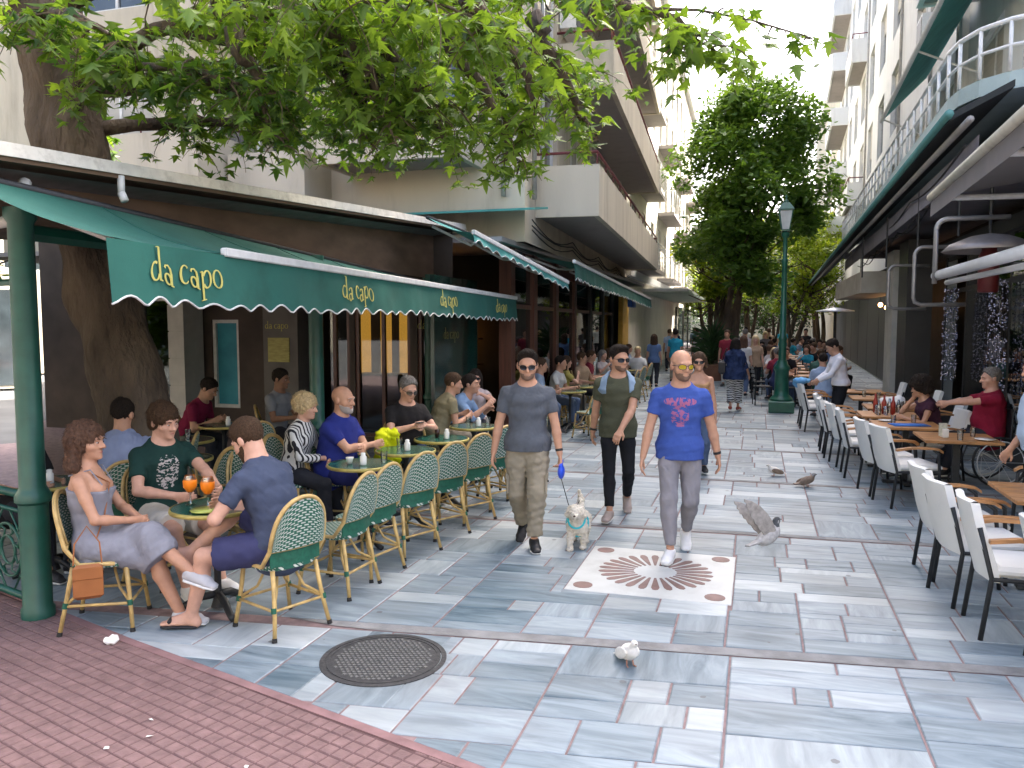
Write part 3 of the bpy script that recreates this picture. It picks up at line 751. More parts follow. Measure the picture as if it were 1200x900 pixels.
# inlaid panel with rosette
EMW = mat('white_inlay_marble', (.48, .50, .49), .45, .06, 5, coord='World', dirt=.25, dscale=3)
EMP = mat('brown_inlay_stone', (.20, .125, .11), .6, .2, 10, coord='World', dirt=.3)
m = MB(); vs, fs = slab_verts([(EMB[0] - EMB_H, EMB[1] - EMB_H), (EMB[0] + EMB_H, EMB[1] - EMB_H), (EMB[0] + EMB_H, EMB[1] + EMB_H), (EMB[0] - EMB_H, EMB[1] + EMB_H)], 0.0); m.add(vs, fs)
emb = m.build('inlay_slab', EMW, PAVE, label='white square panel inlaid with a brown rosette')
for i in range(26):
    a = 2 * math.pi * i / 26; hw = math.pi / 26 * .66; p = []
    for r_, f in ((.17, .62), (.40, .98)): p.append((r_, -hw * f))
    for t in (-.6, 0, .6): p.append((.435 + .02 * (1 - abs(t)), hw * t))
    for r_, f in ((.40, .98), (.17, .62)): p.append((r_, hw * f))
    m = MB(); m.prism([(EMB[0] + r_ * math.cos(a + t), EMB[1] + r_ * math.sin(a + t)) for r_, t in p], -.004, .0035); m.build('petal', EMP, emb)
for sx in (-1, 1):
    for sy in (-1, 1):
        m = MB(); m.prism([(EMB[0] + sx * .49 + .075 * math.cos(t * .3927), EMB[1] + sy * .49 + .075 * math.sin(t * .3927)) for t in range(16)], -.004, .0035); m.build('corner_disc', EMP, emb)
# manhole
mh = empty('manhole_cover', (MANH[0], MANH[1], 0), .3, 'round cast iron manhole cover set in the marble paving', 'manhole cover')
m = MB(); m.lathe([(.36, -.01), (.375, -.01), (.375, .005), (.345, .005), (.345, .001), (.335, .001), (.335, .006), (.318, .006), (.318, .002)], n=48, cap=False); m.build('frame_ring', IRON, mh, smooth=30)
m = MB(); m.lathe([(.34, -.01), (.34, .0022)], n=48); m.build('lid', IRON, mh)
m = MB()
for i in range(-12, 13):
    for j in range(-9, 10):
        x = (i + .5 * (j % 2)) * .029; y = j * .031
        if x * x + y * y < .29 ** 2: m.box((x, y, .005), (.019, .019, .006), rz=.785, bev=.002)
m.build('tread_studs', mat('cast_iron_worn', (.17, .17, .165), .5, .2, 30, metal=.4), mh, kind='stuff')
# red pavers
ra = R(-16.5); ts = .078
rp_ = MB(); ed = []
for (x0, y0), (x1, y1) in zip(RED_EDGE[:-1], RED_EDGE[1:]): ed.append((x0, y0))
ed.append(RED_EDGE[-1]); rp_.prism(ed[::-1] + [(-9, 0)], -.03, -.004)
RED = rp_.build('red_paving', REDB, kind='structure')
m = MB(); e = [A(*p) for p in RED_EDGE]; vs = []
for i, p in enumerate(e):
    d = nrm((e[min(i + 1, len(e) - 1)] - e[max(i - 1, 0)])); nn = A(-d[1], d[0])
    for o_, z in ((-.03, -.003), (-.03, .002), (.028, .002), (.028, -.02)): vs.append((*(p + nn * o_), z))
m.add(vs, [(4 * i + k, 4 * i + 4 + k, 4 * i + 5 + k, 4 * i + 1 + k) for i in range(len(e) - 1) for k in range(3)]); m.build('mortar_border', mat('pink_border', (.225, .13, .13), .85, .2, 9, coord='World'), RED)
tiles = []
for i in range(-60, 60):
    for j in range(-50, 50):
        u, v = i * ts, j * ts; q = [(u + .004, v + .004), (u + ts - .004, v + .004), (u + ts - .004, v + ts - .004), (u + .004, v + ts - .004)]
        q = [(-2.5 + a * math.cos(ra) - b * math.sin(ra), 3.2 + a * math.sin(ra) + b * math.cos(ra)) for a, b in q]
        c = np.mean(q, 0)
        if c[1] < 1.2 or c[0] < -8 or not scr(q): continue
        q = clip_red(q, False, -.03)
        if len(q) < 3 or abs(sum(q[k - 1][0] * q[k][1] - q[k][0] * q[k - 1][1] for k in range(len(q)))) < .002: continue
        if any(p[1] > red_y(p[0]) - .02 for p in q): continue
        tiles.append([tuple(p) for p in q])
vis = [t for t in tiles if np.mean(t, 0)[1] > 2.55]
vis.sort(key=lambda t: np.linalg.norm(np.mean(t, 0)))
near = set(map(id, vis[:298])); fm = MB()
for t in tiles:
    vs, fs = slab_verts(t, .0005 + rs.uniform(-.001, .001), -.01, .004)
    if id(t) in near: m = MB(); m.add(vs, fs); m.build('paver', REDT, RED)
    else: fm.add(vs, fs)
fm.build('paver_field', REDT, RED, kind='stuff')
# ------------------------------------------------------------------ buildings
PLB = mat('beige_render', (.50, .455, .36), .9, .08, 1.2, coord='World', bump=.15, bscale=40, dirt=.42, dscale=1.3, stretch=(1.3, 1.3, .22))
PLW = mat('white_render', (.66, .67, .66), .9, .06, 1.2, coord='World', bump=.12, bscale=40, dirt=.34, dscale=1.2, stretch=(1.3, 1.3, .2))
PLC = mat('cream_render', (.62, .54, .36), .9, .08, 1.2, coord='World', bump=.12, bscale=40, dirt=.2, dscale=.7)
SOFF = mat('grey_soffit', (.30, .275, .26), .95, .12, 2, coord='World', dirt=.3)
DKM = mat('dark_metal', (.03, .032, .034), .5, .2, 20, metal=.4)
ALU = mat('white_aluminium', (.62, .63, .62), .45, .08, 15, dirt=.25, dscale=6)
WGL = mat('window_glass_dark', (.035, .045, .05), .06, .4, 1.5, spec=.8)
BLIND = mat('roller_blind', (.42, .40, .35), .8, .08, 1, stretch=(.3, .3, 14))
WINE = mat('wine_rail', (.13, .03, .035), .5, .15)
def on(M, x, y, z): return tuple(M @ Vector((x, y, z)))
def wall(name, parent, M, L, z0, z1, ops, m, th=.22):
    """wall plane with real openings and reveals"""
    xs = sorted({0.0, L} | {o[0] for o in ops} | {o[1] for o in ops}); zs = sorted({z0, z1} | {o[2] for o in ops} | {o[3] for o in ops}); b = MB()
    for i in range(len(xs) - 1):
        for j in range(len(zs) - 1):
            cx_, cz = (xs[i] + xs[i + 1]) / 2, (zs[j] + zs[j + 1]) / 2
            if any(o[0] < cx_ < o[1] and o[2] < cz < o[3] for o in ops): continue
            b.add([on(M, xs[i], 0, zs[j]), on(M, xs[i + 1], 0, zs[j]), on(M, xs[i + 1], 0, zs[j + 1]), on(M, xs[i], 0, zs[j + 1])], [(3, 2, 1, 0)])
    for x0, x1, a, c in ops:
        q = [(x0, a), (x1, a), (x1, c), (x0, c)]
        for k in range(4):
            (xa, za), (xb, zb) = q[k], q[(k + 1) % 4]
            b.add([on(M, xa, 0, za), on(M, xb, 0, zb), on(M, xb, -th, zb), on(M, xa, -th, za)], [(3, 2, 1, 0)])
    return b.build(name, m, parent)
def mbox(b, M, x0, x1, y0, y1, z0, z1):
    vs = [on(M, x, y, z) for z in (z0, z1) for y in (y0, y1) for x in (x0, x1)]
    b.add(vs, [(0, 2, 3, 1), (4, 5, 7, 6), (0, 1, 5, 4), (1, 3, 7, 5), (3, 2, 6, 7), (2, 0, 4, 6)]); return b
def window(parent, M, o, fm=None, blind=0.0, mull=1, y=-.12, gm_=None):
    x0, x1, a, c = o; b = MB(); t = .06
    mbox(b, M, x0, x0 + t, y - .05, y + .03, a, c); mbox(b, M, x1 - t, x1, y - .05, y + .03, a, c); mbox(b, M, x0 + t, x1 - t, y - .05, y + .03, a, a + t); mbox(b, M, x0 + t, x1 - t, y - .05, y + .03, c - t, c)
    for k in range(mull): xm = x0 + (x1 - x0) * (k + 1) / (mull + 1); mbox(b, M, xm - .03, xm + .03, y - .04, y + .02, a + t, c - t)
    f = b.build('window', fm or ALU, parent)
    b = MB(); mbox(b, M, x0 + t * .5, x1 - t * .5, y - .035, y - .02, a + t * .5, c - t * .5); b.build('pane', gm_ or WGL, f)
    if blind > 0:
        b = MB(); mbox(b, M, x0 + t, x1 - t, y - .012, y + .0, c - (c - a) * blind, c - t); b.build('blind', BLIND, f)
    return f
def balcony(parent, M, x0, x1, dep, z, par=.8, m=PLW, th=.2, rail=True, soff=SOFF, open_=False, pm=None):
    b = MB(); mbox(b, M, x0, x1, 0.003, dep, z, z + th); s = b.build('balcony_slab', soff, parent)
    if not open_:
        for nm, (a, c, d, e) in (('parapet', (x0 - .02, x1 + .02, dep - .02, dep + .08)), ('parapet_side', (x0 - .02, x0 + .08, .004, dep - .02)), ('parapet_side', (x1 - .08, x1 + .02, .004, dep - .02))):
            b = MB(); mbox(b, M, a, c, d, e, z - .04, z + th + par); b.build(nm, pm or m, s)
    if rail:
        b = MB(); h = z + th + (par + .22 if not open_ else 1.0)
        b.tube([on(M, x0 + .03, .02, h), on(M, x0 + .03, dep + .03, h), on(M, x1 - .03, dep + .03, h), on(M, x1 - .03, .02, h)], .025, 6)
        n = max(2, int((x1 - x0) / 1.1))
        for k in range(n + 1):
            xx = x0 + .05 + (x1 - x0 - .1) * k / n; b.tube([on(M, xx, dep + .03, z + th + (par if not open_ else 0)), on(M, xx, dep + .03, h)], .014, 6)
        if open_:
            for q in range(1, 6): b.tube([on(M, x0 + .03, dep + .03, z + th + q * .16), on(M, x1 - .03, dep + .03, z + th + q * .16)], .01, 5)
        b.build('handrail', WINE if not open_ else ALU, s, smooth=True)
    return s
def block(name, parent, x0, x1, y0, y1, z0, z1, m):
    b = MB(); b.b2((x0, y0, z0), (x1, y1, z1)); return b.build(name, m, parent)

# ---- left corner building
LB = empty('apartment_building', (0, 0, 0), 0, 'beige corner apartment building with long balconies above the green awnings', 'building')
MF = facade_mtx((-3.75, 13.0), (-15, 13.0)); LFr = 11.25           # front, faces the camera
MS = facade_mtx((-4.55, 29.0), (-3.75, 13.0)); LSt = 16.02         # street side
ops = []
for z in (5.0, 8.0, 11.0, 14.0):
    for x in (1.1, 4.3, 7.4): ops.append((x, x + 1.7, z, z + 2.15))
wall('front_wall', LB, MF, LFr, 3.35, 17.5, ops, PLB)
for i, o in enumerate(ops): window(LB, MF, o, blind=(.0, .5, .9, .35, 1.0)[i % 5])
ops = []
for z in (4.3, 7.0, 9.7, 12.4, 15.0):
    for x in (1.2, 4.2, 7.2, 10.2, 13.2): ops.append((x, x + 1.6, z, z + 2.1))
wall('street_wall', LB, MS, LSt, 3.35, 17.5, ops, PLB)
for i, o in enumerate(ops): window(LB, MS, o, blind=(.3, .0, .8, .5, .0, 1.0)[i % 6])
block('roof', LB, -15, -4.65, 13.3, 29, 17.4, 17.7, SOFF)
block('core', LB, -14.9, -4.7, 13.35, 28.9, 3.3, 17.3, DKM)  # dark box added inside the walls to block light
for z, xe in ((3.88, 15.2), (6.55, 13.4), (9.25, 12.2), (11.9, 11.0), (14.5, 11.0)): balcony(LB, MS, .3, xe, 1.05, z, .62, PLB, .22)
balcony(LB, MF, .75, 3.2, 1.05, 4.62, .55, PLB, .2, rail=True); balcony(LB, MF, 5.2, 8.6, 1.5, 4.25, .75, PLB, .2); balcony(LB, MF, 1.6, 6.2, 1.2, 7.3, .8, PLB, .22); balcony(LB, MF, 4.0, 9.5, 1.3, 10.2, .8, PLW, .22)
b = MB(); mbox(b, MF, 3.6, 5.1, .0, .9, 3.5, 4.9); b.build('stair_bay', PLB, LB)
ac = MB(); mbox(ac, MS, 3.1, 3.9, .02, .36, 4.9, 5.5); a_ = ac.build('air_conditioner', ALU, LB)
ac = MB()
for k in range(6): mbox(ac, MS, 3.16, 3.84, .362, .375, 4.97 + k * .085, 5.01 + k * .085)
ac.build('grille', DKM, a_)
# ground floor of the street side: dark shopfront with mahogany columns
MAHOG = mat('mahogany', (.10, .035, .022), .4, .3, 3, stretch=(6, 6, .5), spec=.5)
SHOPG = glass('shop_glass', (.62, .68, .66), .02, .6, .2)
block('soffit', LB, -15, -3.9, 12.2, 28.9, 3.28, 3.36, SOFF)
for y in (13.2, 15.0, 17.2, 19.6, 22.2, 24.8, 27.4):
    x = -4.1 - .05 * (y - 13); block('column', LB, x - .12, x + .1, y - .12, y + .12, 0, 3.28, MAHOG if y < 20 else DKM)
for y0, y1 in ((13.32, 14.88), (15.12, 17.08), (17.32, 19.48), (19.72, 22.08), (22.32, 24.68), (24.92, 27.28)):
    x = -4.13 - .05 * ((y0 + y1) / 2 - 13); p_ = block('shop_pane', LB, x - .01, x, y0, y1, .35, 3.0, SHOPG)
    block('transom', LB, x - .03, x + .03, y0, y1, 2.25, 2.33, MAHOG); block('stallriser', LB, x - .05, x + .03, y0, y1, 0, .35, MAHOG)
    block('head_rail', LB, x - .05, x + .03, y0, y1, 3.0, 3.27, MAHOG)
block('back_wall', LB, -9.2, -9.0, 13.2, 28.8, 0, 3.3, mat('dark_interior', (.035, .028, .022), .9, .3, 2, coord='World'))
b = MB(); mbox(b, MS, 2.2, 3.4, .4, .55, 2.5, 3.0); sg_ = b.build('shop_sign', mat('blue_sign', (.02, .12, .5), .4, .1), LB)
block('yellow_panel', LB, -4.6, -4.45, 27.6, 28.9, .1, 2.9, mat('ochre_panel', (.6, .36, .06), .7, .15))

# ---- far left: pale classical building catching the sun
FL = empty('apartment_building', (0, 0, 0), 0, 'pale cream building beyond the corner building, with slatted canopy over its shops', 'building')
M2 = facade_mtx((-5.2, 66), (-4.62, 29.02)); ops = []
for z in (4.4, 7.6, 10.8, 14.0):
    for k in range(11): ops.append((2 + k * 3.2, 3.3 + k * 3.2, z, z + 2.2))
wall('street_wall', FL, M2, 36.9, 0, 18, ops, mat('pale_render', (.60, .565, .48), .9, .08, 1.2, coord='World', bump=.12, bscale=40, dirt=.2, dscale=.7))
for i, o in enumerate(ops): window(FL, M2, o, blind=(.6, 0, .3)[i % 3])
for z in (4.2, 7.4, 10.6):
    for k in (1.6, 11.2, 20.8, 30.4): balcony(FL, M2, k, k + 5.2, .8, z - .2, 0, PLW, .16, open_=True)
block('core', FL, -15, -5.4, 29.1, 66, 0, 17.9, DKM)  # hidden box added to stop light passing through the shell
b = MB(); mbox(b, M2, 0, 36.9, .0, .22, 3.7, 3.95); b.build('cornice', PLW, FL); b = MB(); mbox(b, M2, 0, 36.9, .0, .3, 17.6, 18.2); b.build('cornice', PLW, FL)
cm = MB(); mbox(cm, M2, 16, 32, .0, 1.9, 3.3, 3.42); cn = cm.build('slatted_canopy', ALU, FL)
for k in range(40):
    cm = MB(); mbox(cm, M2, 16 + k * .4, 16.2 + k * .4, .05, 1.95, 3.22, 3.298); cm.build('slat', mat('canopy_slat', (.42, .5, .44), .6), cn)
for k in range(9): block('shop_opening', FL, -5.0, -4.97 + .0, 31 + k * 3.8, 33.6 + k * 3.8, .05, 3.0, WGL)
# ---- end of the street
EB = empty('apartment_building', (0, 0, 0), 0, 'distant cream apartment block closing the end of the street', 'building')
M3 = facade_mtx((14, 92), (-14, 92)); ops = []
for z in (4, 7.2, 10.4, 13.6, 16.8):
    for k in range(8): ops.append((1.5 + k * 3.4, 3.2 + k * 3.4, z, z + 2.2))
wall('front_wall', EB, M3, 28, 0, 12.6, [o for o in ops if o[3] < 12.6], PLC)
for o in ops:
    if o[3] < 12.6: window(EB, M3, o)
block('core', EB, -13.9, 13.9, 92.4, 104, 0, 12.5, DKM)  # light blocker added behind the front wall

# ---- right: white building
RB = empty('apartment_building', (0, 0, 0), 0, 'white apartment building above the right hand cafe with teal awning and railed balcony', 'building')
M4 = facade_mtx((3.55, 10.4), (4.0, 27)); ops = [(.6, 3.4, 5.0, 7.3), (4.6, 6.6, 5.0, 7.0), (8.2, 10.2, 5.2, 7.2), (12.2, 14.6, 5.2, 7.2)]
for z in (8.4, 11.5, 14.6, 17.7, 20.8):
    ops += [(.8, 3.2, z, z + 2.1), (4.8, 6.4, z, z + 2.0), (8.4, 10.0, z, z + 2.0), (12.4, 14.2, z, z + 2.0)]
wall('street_wall', RB, M4, 16.6, 4.05, 24, ops, PLW)
for i, o in enumerate(ops): window(RB, M4, o, fm=DKM if i == 0 else None, blind=(0, .5, .2, .8)[i % 4])
block('core', RB, 4.3, 14, 10.5, 27, 0, 23.8, DKM)  # dark filler box added to keep light out of the building
b = MB(); b.add([(3.55, 10.4, 4.05), (14, 10.4, 4.05), (14, 10.4, 24), (3.55, 10.4, 24)], [(0, 1, 2, 3)]); b.build('side_wall', PLW, RB)
for z in (7.9, 11.0, 14.1, 17.2):
    balcony(RB, M4, -.2, 6.6, .95, z, .8, PLW, .22, rail=False)
b = MB(); mbox(b, M4, 7.3, 7.6, .0, .12, 4.05, 24); b.build('pilaster', PLW, RB)
# upper teal awning hanging from the second floor
TEAL = mat('teal_canvas', (.065, .26, .235), .8, .12, 3, bump=.15, bscale=150, dirt=.25)
up = MB(); up.grid(lambda u, v: on(M4, .2 + 11.2 * u, .12 + .95 * v, 7.85 - .95 * v), 12, 4); UA = up.build('teal_sunblind', TEAL, RB)
up = MB(); up.tube([on(M4, .2, 1.08, 6.9), on(M4, 11.4, 1.08, 6.9)], .045, 8); up.build('front_bar', ALU, UA)
for x in (.4, 6.0, 11.2): up = MB(); up.tube([on(M4, x, .02, 6.4), on(M4, x, 1.06, 6.9)], .02, 6); up.build('arm', ALU, UA)
# railed balcony with rounded corner
bal = []
for i in range(9): a = R(90 + 90 * i / 8); bal.append((2.75 + .75 * math.cos(a + R(90)) * 1.0, 9.75 - .75 * math.sin(a - R(90)) * 1.0))
edge = [(2.45, 27.0), (2.05, 10.6), (2.08, 10.2), (2.2, 9.85), (2.42, 9.6), (2.75, 9.45), (8.0, 9.45)]
b = MB(); b.prism(edge[::-1] + [(3.56, 10.38), (4.0, 27)][::-1][:0] + [], 4.42, 4.6) if False else None
poly = [(8.0, 9.45), (8.0, 10.38), (3.54, 10.38), (3.98, 27.0), (2.45, 27.0), (2.05, 10.6), (2.08, 10.2), (2.2, 9.85), (2.42, 9.6), (2.75, 9.45)]
b = MB(); b.prism(poly, 4.40, 4.58); BS = b.build('balcony_slab', mat('pale_teal_paint', (.34, .43, .43), .6, .1, 4, dirt=.35), RB)
ed3 = edge
b = MB()
for h in (.26, .52): b.tube([(x, y, 4.58 + h) for x, y in ed3], .026 if h > .5 else .018, 8)
b.build('top_rail', ALU, BS, smooth=True)
pts = []
for (xa, ya), (xb, yb) in zip(ed3[:-1], ed3[1:]):
    L = math.hypot(xb - xa, yb - ya); n = max(1, round(L / .62))
    for k in range(n): pts.append((xa + (xb - xa) * k / n, ya + (yb - ya) * k / n))
for x, y in pts[:40]:
    b = MB(); b.tube([(x, y, 4.58), (x, y, 5.10)], .02, 6); b.build('baluster', ALU, BS, smooth=True)
# canopy slab over the cafe terrace
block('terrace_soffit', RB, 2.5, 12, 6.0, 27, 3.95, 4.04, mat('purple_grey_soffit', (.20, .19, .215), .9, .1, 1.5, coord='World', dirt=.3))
b = MB(); b.add([(2.32, 4, 3.94), (2.32, 27, 3.94), (2.32, 27, 4.38), (2.32, 4, 4.38)], [(0, 1, 2, 3)])
# ---- far right
FR = empty('apartment_building', (0, 0, 0), 0, 'white building farther up the street with stacked solid balconies', 'building')
M5 = facade_mtx((4.02, 27.05), (5.2, 62)); ops = []
for z in (5.0, 8.2, 11.4, 14.6, 17.8, 21):
    for k in range(8): ops.append((1.2 + k * 4.2, 3.2 + k * 4.2, z, z + 2.1))
wall('street_wall', FR, M5, 34.9, 0, 25, ops, PLW)
for i, o in enumerate(ops): window(FR, M5, o, blind=(0, .6, .3)[i % 3])
for z in (7.4, 10.6, 13.8, 17.0, 20.2): (balcony(FR, M5, 13.2, 17.2, .6, z, .8, PLW, .2, rail=True) if z in (7.4, 13.8) else None); balcony(FR, M5, 25.5, 33, .9, z, .8, PLW, .2, rail=False)
block('core', FR, 5.6, 14, 27.1, 62, 0, 24.8, DKM)  # inner box added as a light blocker
for k in range(8): b = MB(); mbox(b, M5, .1 + k * 4.3, 4.32 + k * 4.3, .004, .03, .05, 3.2); b.build('shop_opening', DKM, FR)
FR2 = empty('apartment_building', (0, 0, 0), 0, 'tall cream building with dark windows, last on the right before the trees', 'building')
block('wall', FR2, 5.4, 14, 62.5, 90, 0, 22, PLC)
for z in (3.5, 6.5, 9.5, 12.5, 15.5):
    for y in (63.5, 67, 70.5, 74): block('window', FR2, 5.36, 5.395, y, y + 1.6, z, z + 2, WGL)

# ---- across the crossing: unseen building added to darken the glass reflections
BB = empty('apartment_building', (0, 0, 0), 0, 'beige building across the crossing, behind the viewpoint', 'building')
M6 = facade_mtx((-16, -17), (16, -17)); ops = [(1.2 + k * 3.0, 2.9 + k * 3.0, z, z + 2.0) for z in (4.2, 7.2) for k in range(10)]
wall('front_wall', BB, M6, 32, 0, 11, ops, PLB)
for o in ops: window(BB, M6, o)
for k in range(8): b = MB(); mbox(b, M6, .8 + k * 4, 4.2 + k * 4, .004, .03, .1, 3.0); b.build('shop_opening', WGL, BB)
block('core', BB, -16, 16, -26, -17.4, 0, 10.9, DKM)  # box added behind this wall to block light

PB = empty('apartment_building', (0, 0, 0), 0, 'pale building on the far side of the plaza, seen through the glass screen', 'building')  # added to fill window reflections and the void behind the screen
M7 = facade_mtx((-27, 34), (-27, -24)); ops = [(1.5 + k * 3.6, 3.4 + k * 3.6, z, z + 2.1) for z in (4.0, 7.2, 10.2) for k in range(15)]
wall('front_wall', PB, M7, 58, 0, 13.5, ops, PLB)
for i, o in enumerate(ops): window(PB, M7, o, blind=(0, .4)[i % 2])
for k in range(13): b = MB(); mbox(b, M7, .8 + k * 4.4, 4.2 + k * 4.4, .004, .03, .1, 3.0); b.build('shop_opening', WGL, PB)
block('core', PB, -36, -27.4, -24, 34, 0, 13.3, DKM)  # light-blocking box added behind the plaza front

# ---- pipes, cables and units on the facades
GPIPE = mat('grey_pipe', (.34, .33, .30), .6, .15, 6, dirt=.3); CABLE = mat('black_cable', (.02, .02, .02), .7)
for M_, par_, xs_ in ((MS, LB, (2.9, 9.4, 15.6)), (MF, LB, (.35, 4.95)), (M4, RB, (7.9, 11.2)), (M5, FR, (.3, 12.0))):
    for x in xs_: b = MB(); b.tube([on(M_, x, .07, 4.1), on(M_, x, .07, 17.3)], .045, 8); b.build('downpipe', GPIPE, par_, smooth=True)
for x, z in ((6.6, 5.0), (12.3, 7.8), (6.4, 10.4), (9.2, 7.9)):
    b = MB(); mbox(b, MS, x, x + .8, .02, .34, z, z + .58); a_ = b.build('air_conditioner', ALU, LB); b = MB(); mbox(b, MS, x + .06, x + .74, .341, .352, z + .06, z + .52); b.build('grille', DKM, a_)
for x, z in ((10.6, 5.0), (10.8, 8.6)):
    b = MB(); mbox(b, M4, x, x + .8, .02, .34, z, z + .58); a_ = b.build('air_conditioner', ALU, RB); b = MB(); mbox(b, M4, x + .06, x + .74, .341, .352, z + .06, z + .52); b.build('grille', DKM, a_)
for k, (z0, sag) in enumerate(((3.62, .12), (3.72, .2), (3.55, .16))):
    b = MB(); b.tube([on(MS, 15.9 * i / 24, .1, z0 - sag * math.sin(math.pi * (i % 6) / 6)) for i in range(25)], .012, 5); b.build('cable', CABLE, LB)
for k, (x0, y0) in enumerate(((2.0, 3.82), (2.15, 3.7), (2.3, 3.8))):
    b = MB(); b.tube([(x0 + .7 * i / 24, 9.4 + 17 * i / 24, y0 - (.1 + .04 * k) * math.sin(math.pi * (i % 6) / 6)) for i in range(25)], .013, 5); b.build('cable', CABLE, RB)
# ------------------------------------------------------------------ cafe pavilion (left)
GREEN = mat('green_paint', (.012, .085, .06), .4, .15, 8, spec=.5, dirt=.2, dscale=5)
CANV = mat('green_canvas', (.017, .105, .083), .8, .12, 2.5, bump=.2, bscale=180, dirt=.35, dscale=2.2)
BROWN = mat('brown_panel', (.13, .082, .052), .75, .25, 2, coord='World', stretch=(1, 1, 3))
YEL = mat('yellow_lettering', (.50, .46, .13), .6, .08)
def ribbon(b, pts, ws, place):
    """flat stroke of varying width in the (u,v) plane"""
    n = len(pts); L = []; Rr = []
    for i in range(n):
        a, c = pts[max(0, i - 1)], pts[min(n - 1, i + 1)]; d = nrm(A(c[0] - a[0], c[1] - a[1])); nn = A(-d[1], d[0]); w_ = ws[i] if isinstance(ws, list) else ws
        L.append(A(*pts[i]) + nn * w_ / 2); Rr.append(A(*pts[i]) - nn * w_ / 2)
    vs = []
    for z in (0, .004):
        for p in L + Rr: vs.append(place(p[0], p[1], z))
    fs = []
    for i in range(n - 1):
        fs += [(i, i + 1, n + i + 1, n + i), (2 * n + i, 3 * n + i, 3 * n + i + 1, 2 * n + i + 1), (i, 2 * n + i, 2 * n + i + 1, i + 1), (n + i, n + i + 1, 3 * n + i + 1, 3 * n + i)]
    b.add(vs, fs)
def oval(cx_, cy_, rx, ry, a0=0, a1=360, n=14): return [(cx_ + rx * math.cos(R(a0 + (a1 - a0) * i / n)), cy_ + ry * math.sin(R(a0 + (a1 - a0) * i / n))) for i in range(n + 1)]
def glyph(ch, b, x, s, place):
    """serif-like letters; x-height = s, returns the advance"""
    th, tn = .125 * s, .05 * s; P = lambda q: [(x + a * s, c * s) for a, c in q]
    def st(q, w): ribbon(b, P(q), [v * s for v in w] if isinstance(w, list) else w, place)
    ow = [.045 + .085 * abs(math.cos(R(360 * i / 14))) for i in range(15)]
    if ch == 'o': st(oval(.42, .5, .36, .47), ow); return .9 * s
    if ch == 'd': st(oval(.36, .46, .30, .43, 60, 340), ow[:15]); st([(.70, 0.0), (.70, 1.62)], th); st([(.50, 1.60), (.70, 1.62)], tn); st([(.68, .04), (.88, .02)], tn * 1.3); return 1.0 * s
    if ch == 'a': st(oval(.32, .28, .24, .25, 30, 390), [.05 + .09 * abs(math.cos(R(360 * i / 14))) for i in range(15)]); st([(.60, .02), (.60, .62), (.54, .86), (.36, .96), (.16, .88), (.1, .74)], [.16, .16, .14, .08, .07, .11]); st([(.58, .05), (.78, .03)], tn * 1.3); return .86 * s
    if ch == 'c': st(oval(.42, .48, .35, .46, 50, 318), [.12, .07, .06, .07, .1, .14, .17, .18, .17, .14, .1, .08, .06, .06, .05]); return .82 * s
    if ch == 'p': st([(.16, -.55), (.16, .95)], th); st([(-.02, -.55), (.36, -.55)], tn); st([(0, .92), (.16, .95)], tn); st(oval(.50, .48, .30, .45, -150, 150), ow); return .95 * s
    return .45 * s
def text(name, parent, s, place, m, txt='da capo'):
    x = 0.0
    for ch in txt:
        b = MB(); x += glyph(ch, b, x, s, place)
        if b.v: b.build('letter', m, parent)
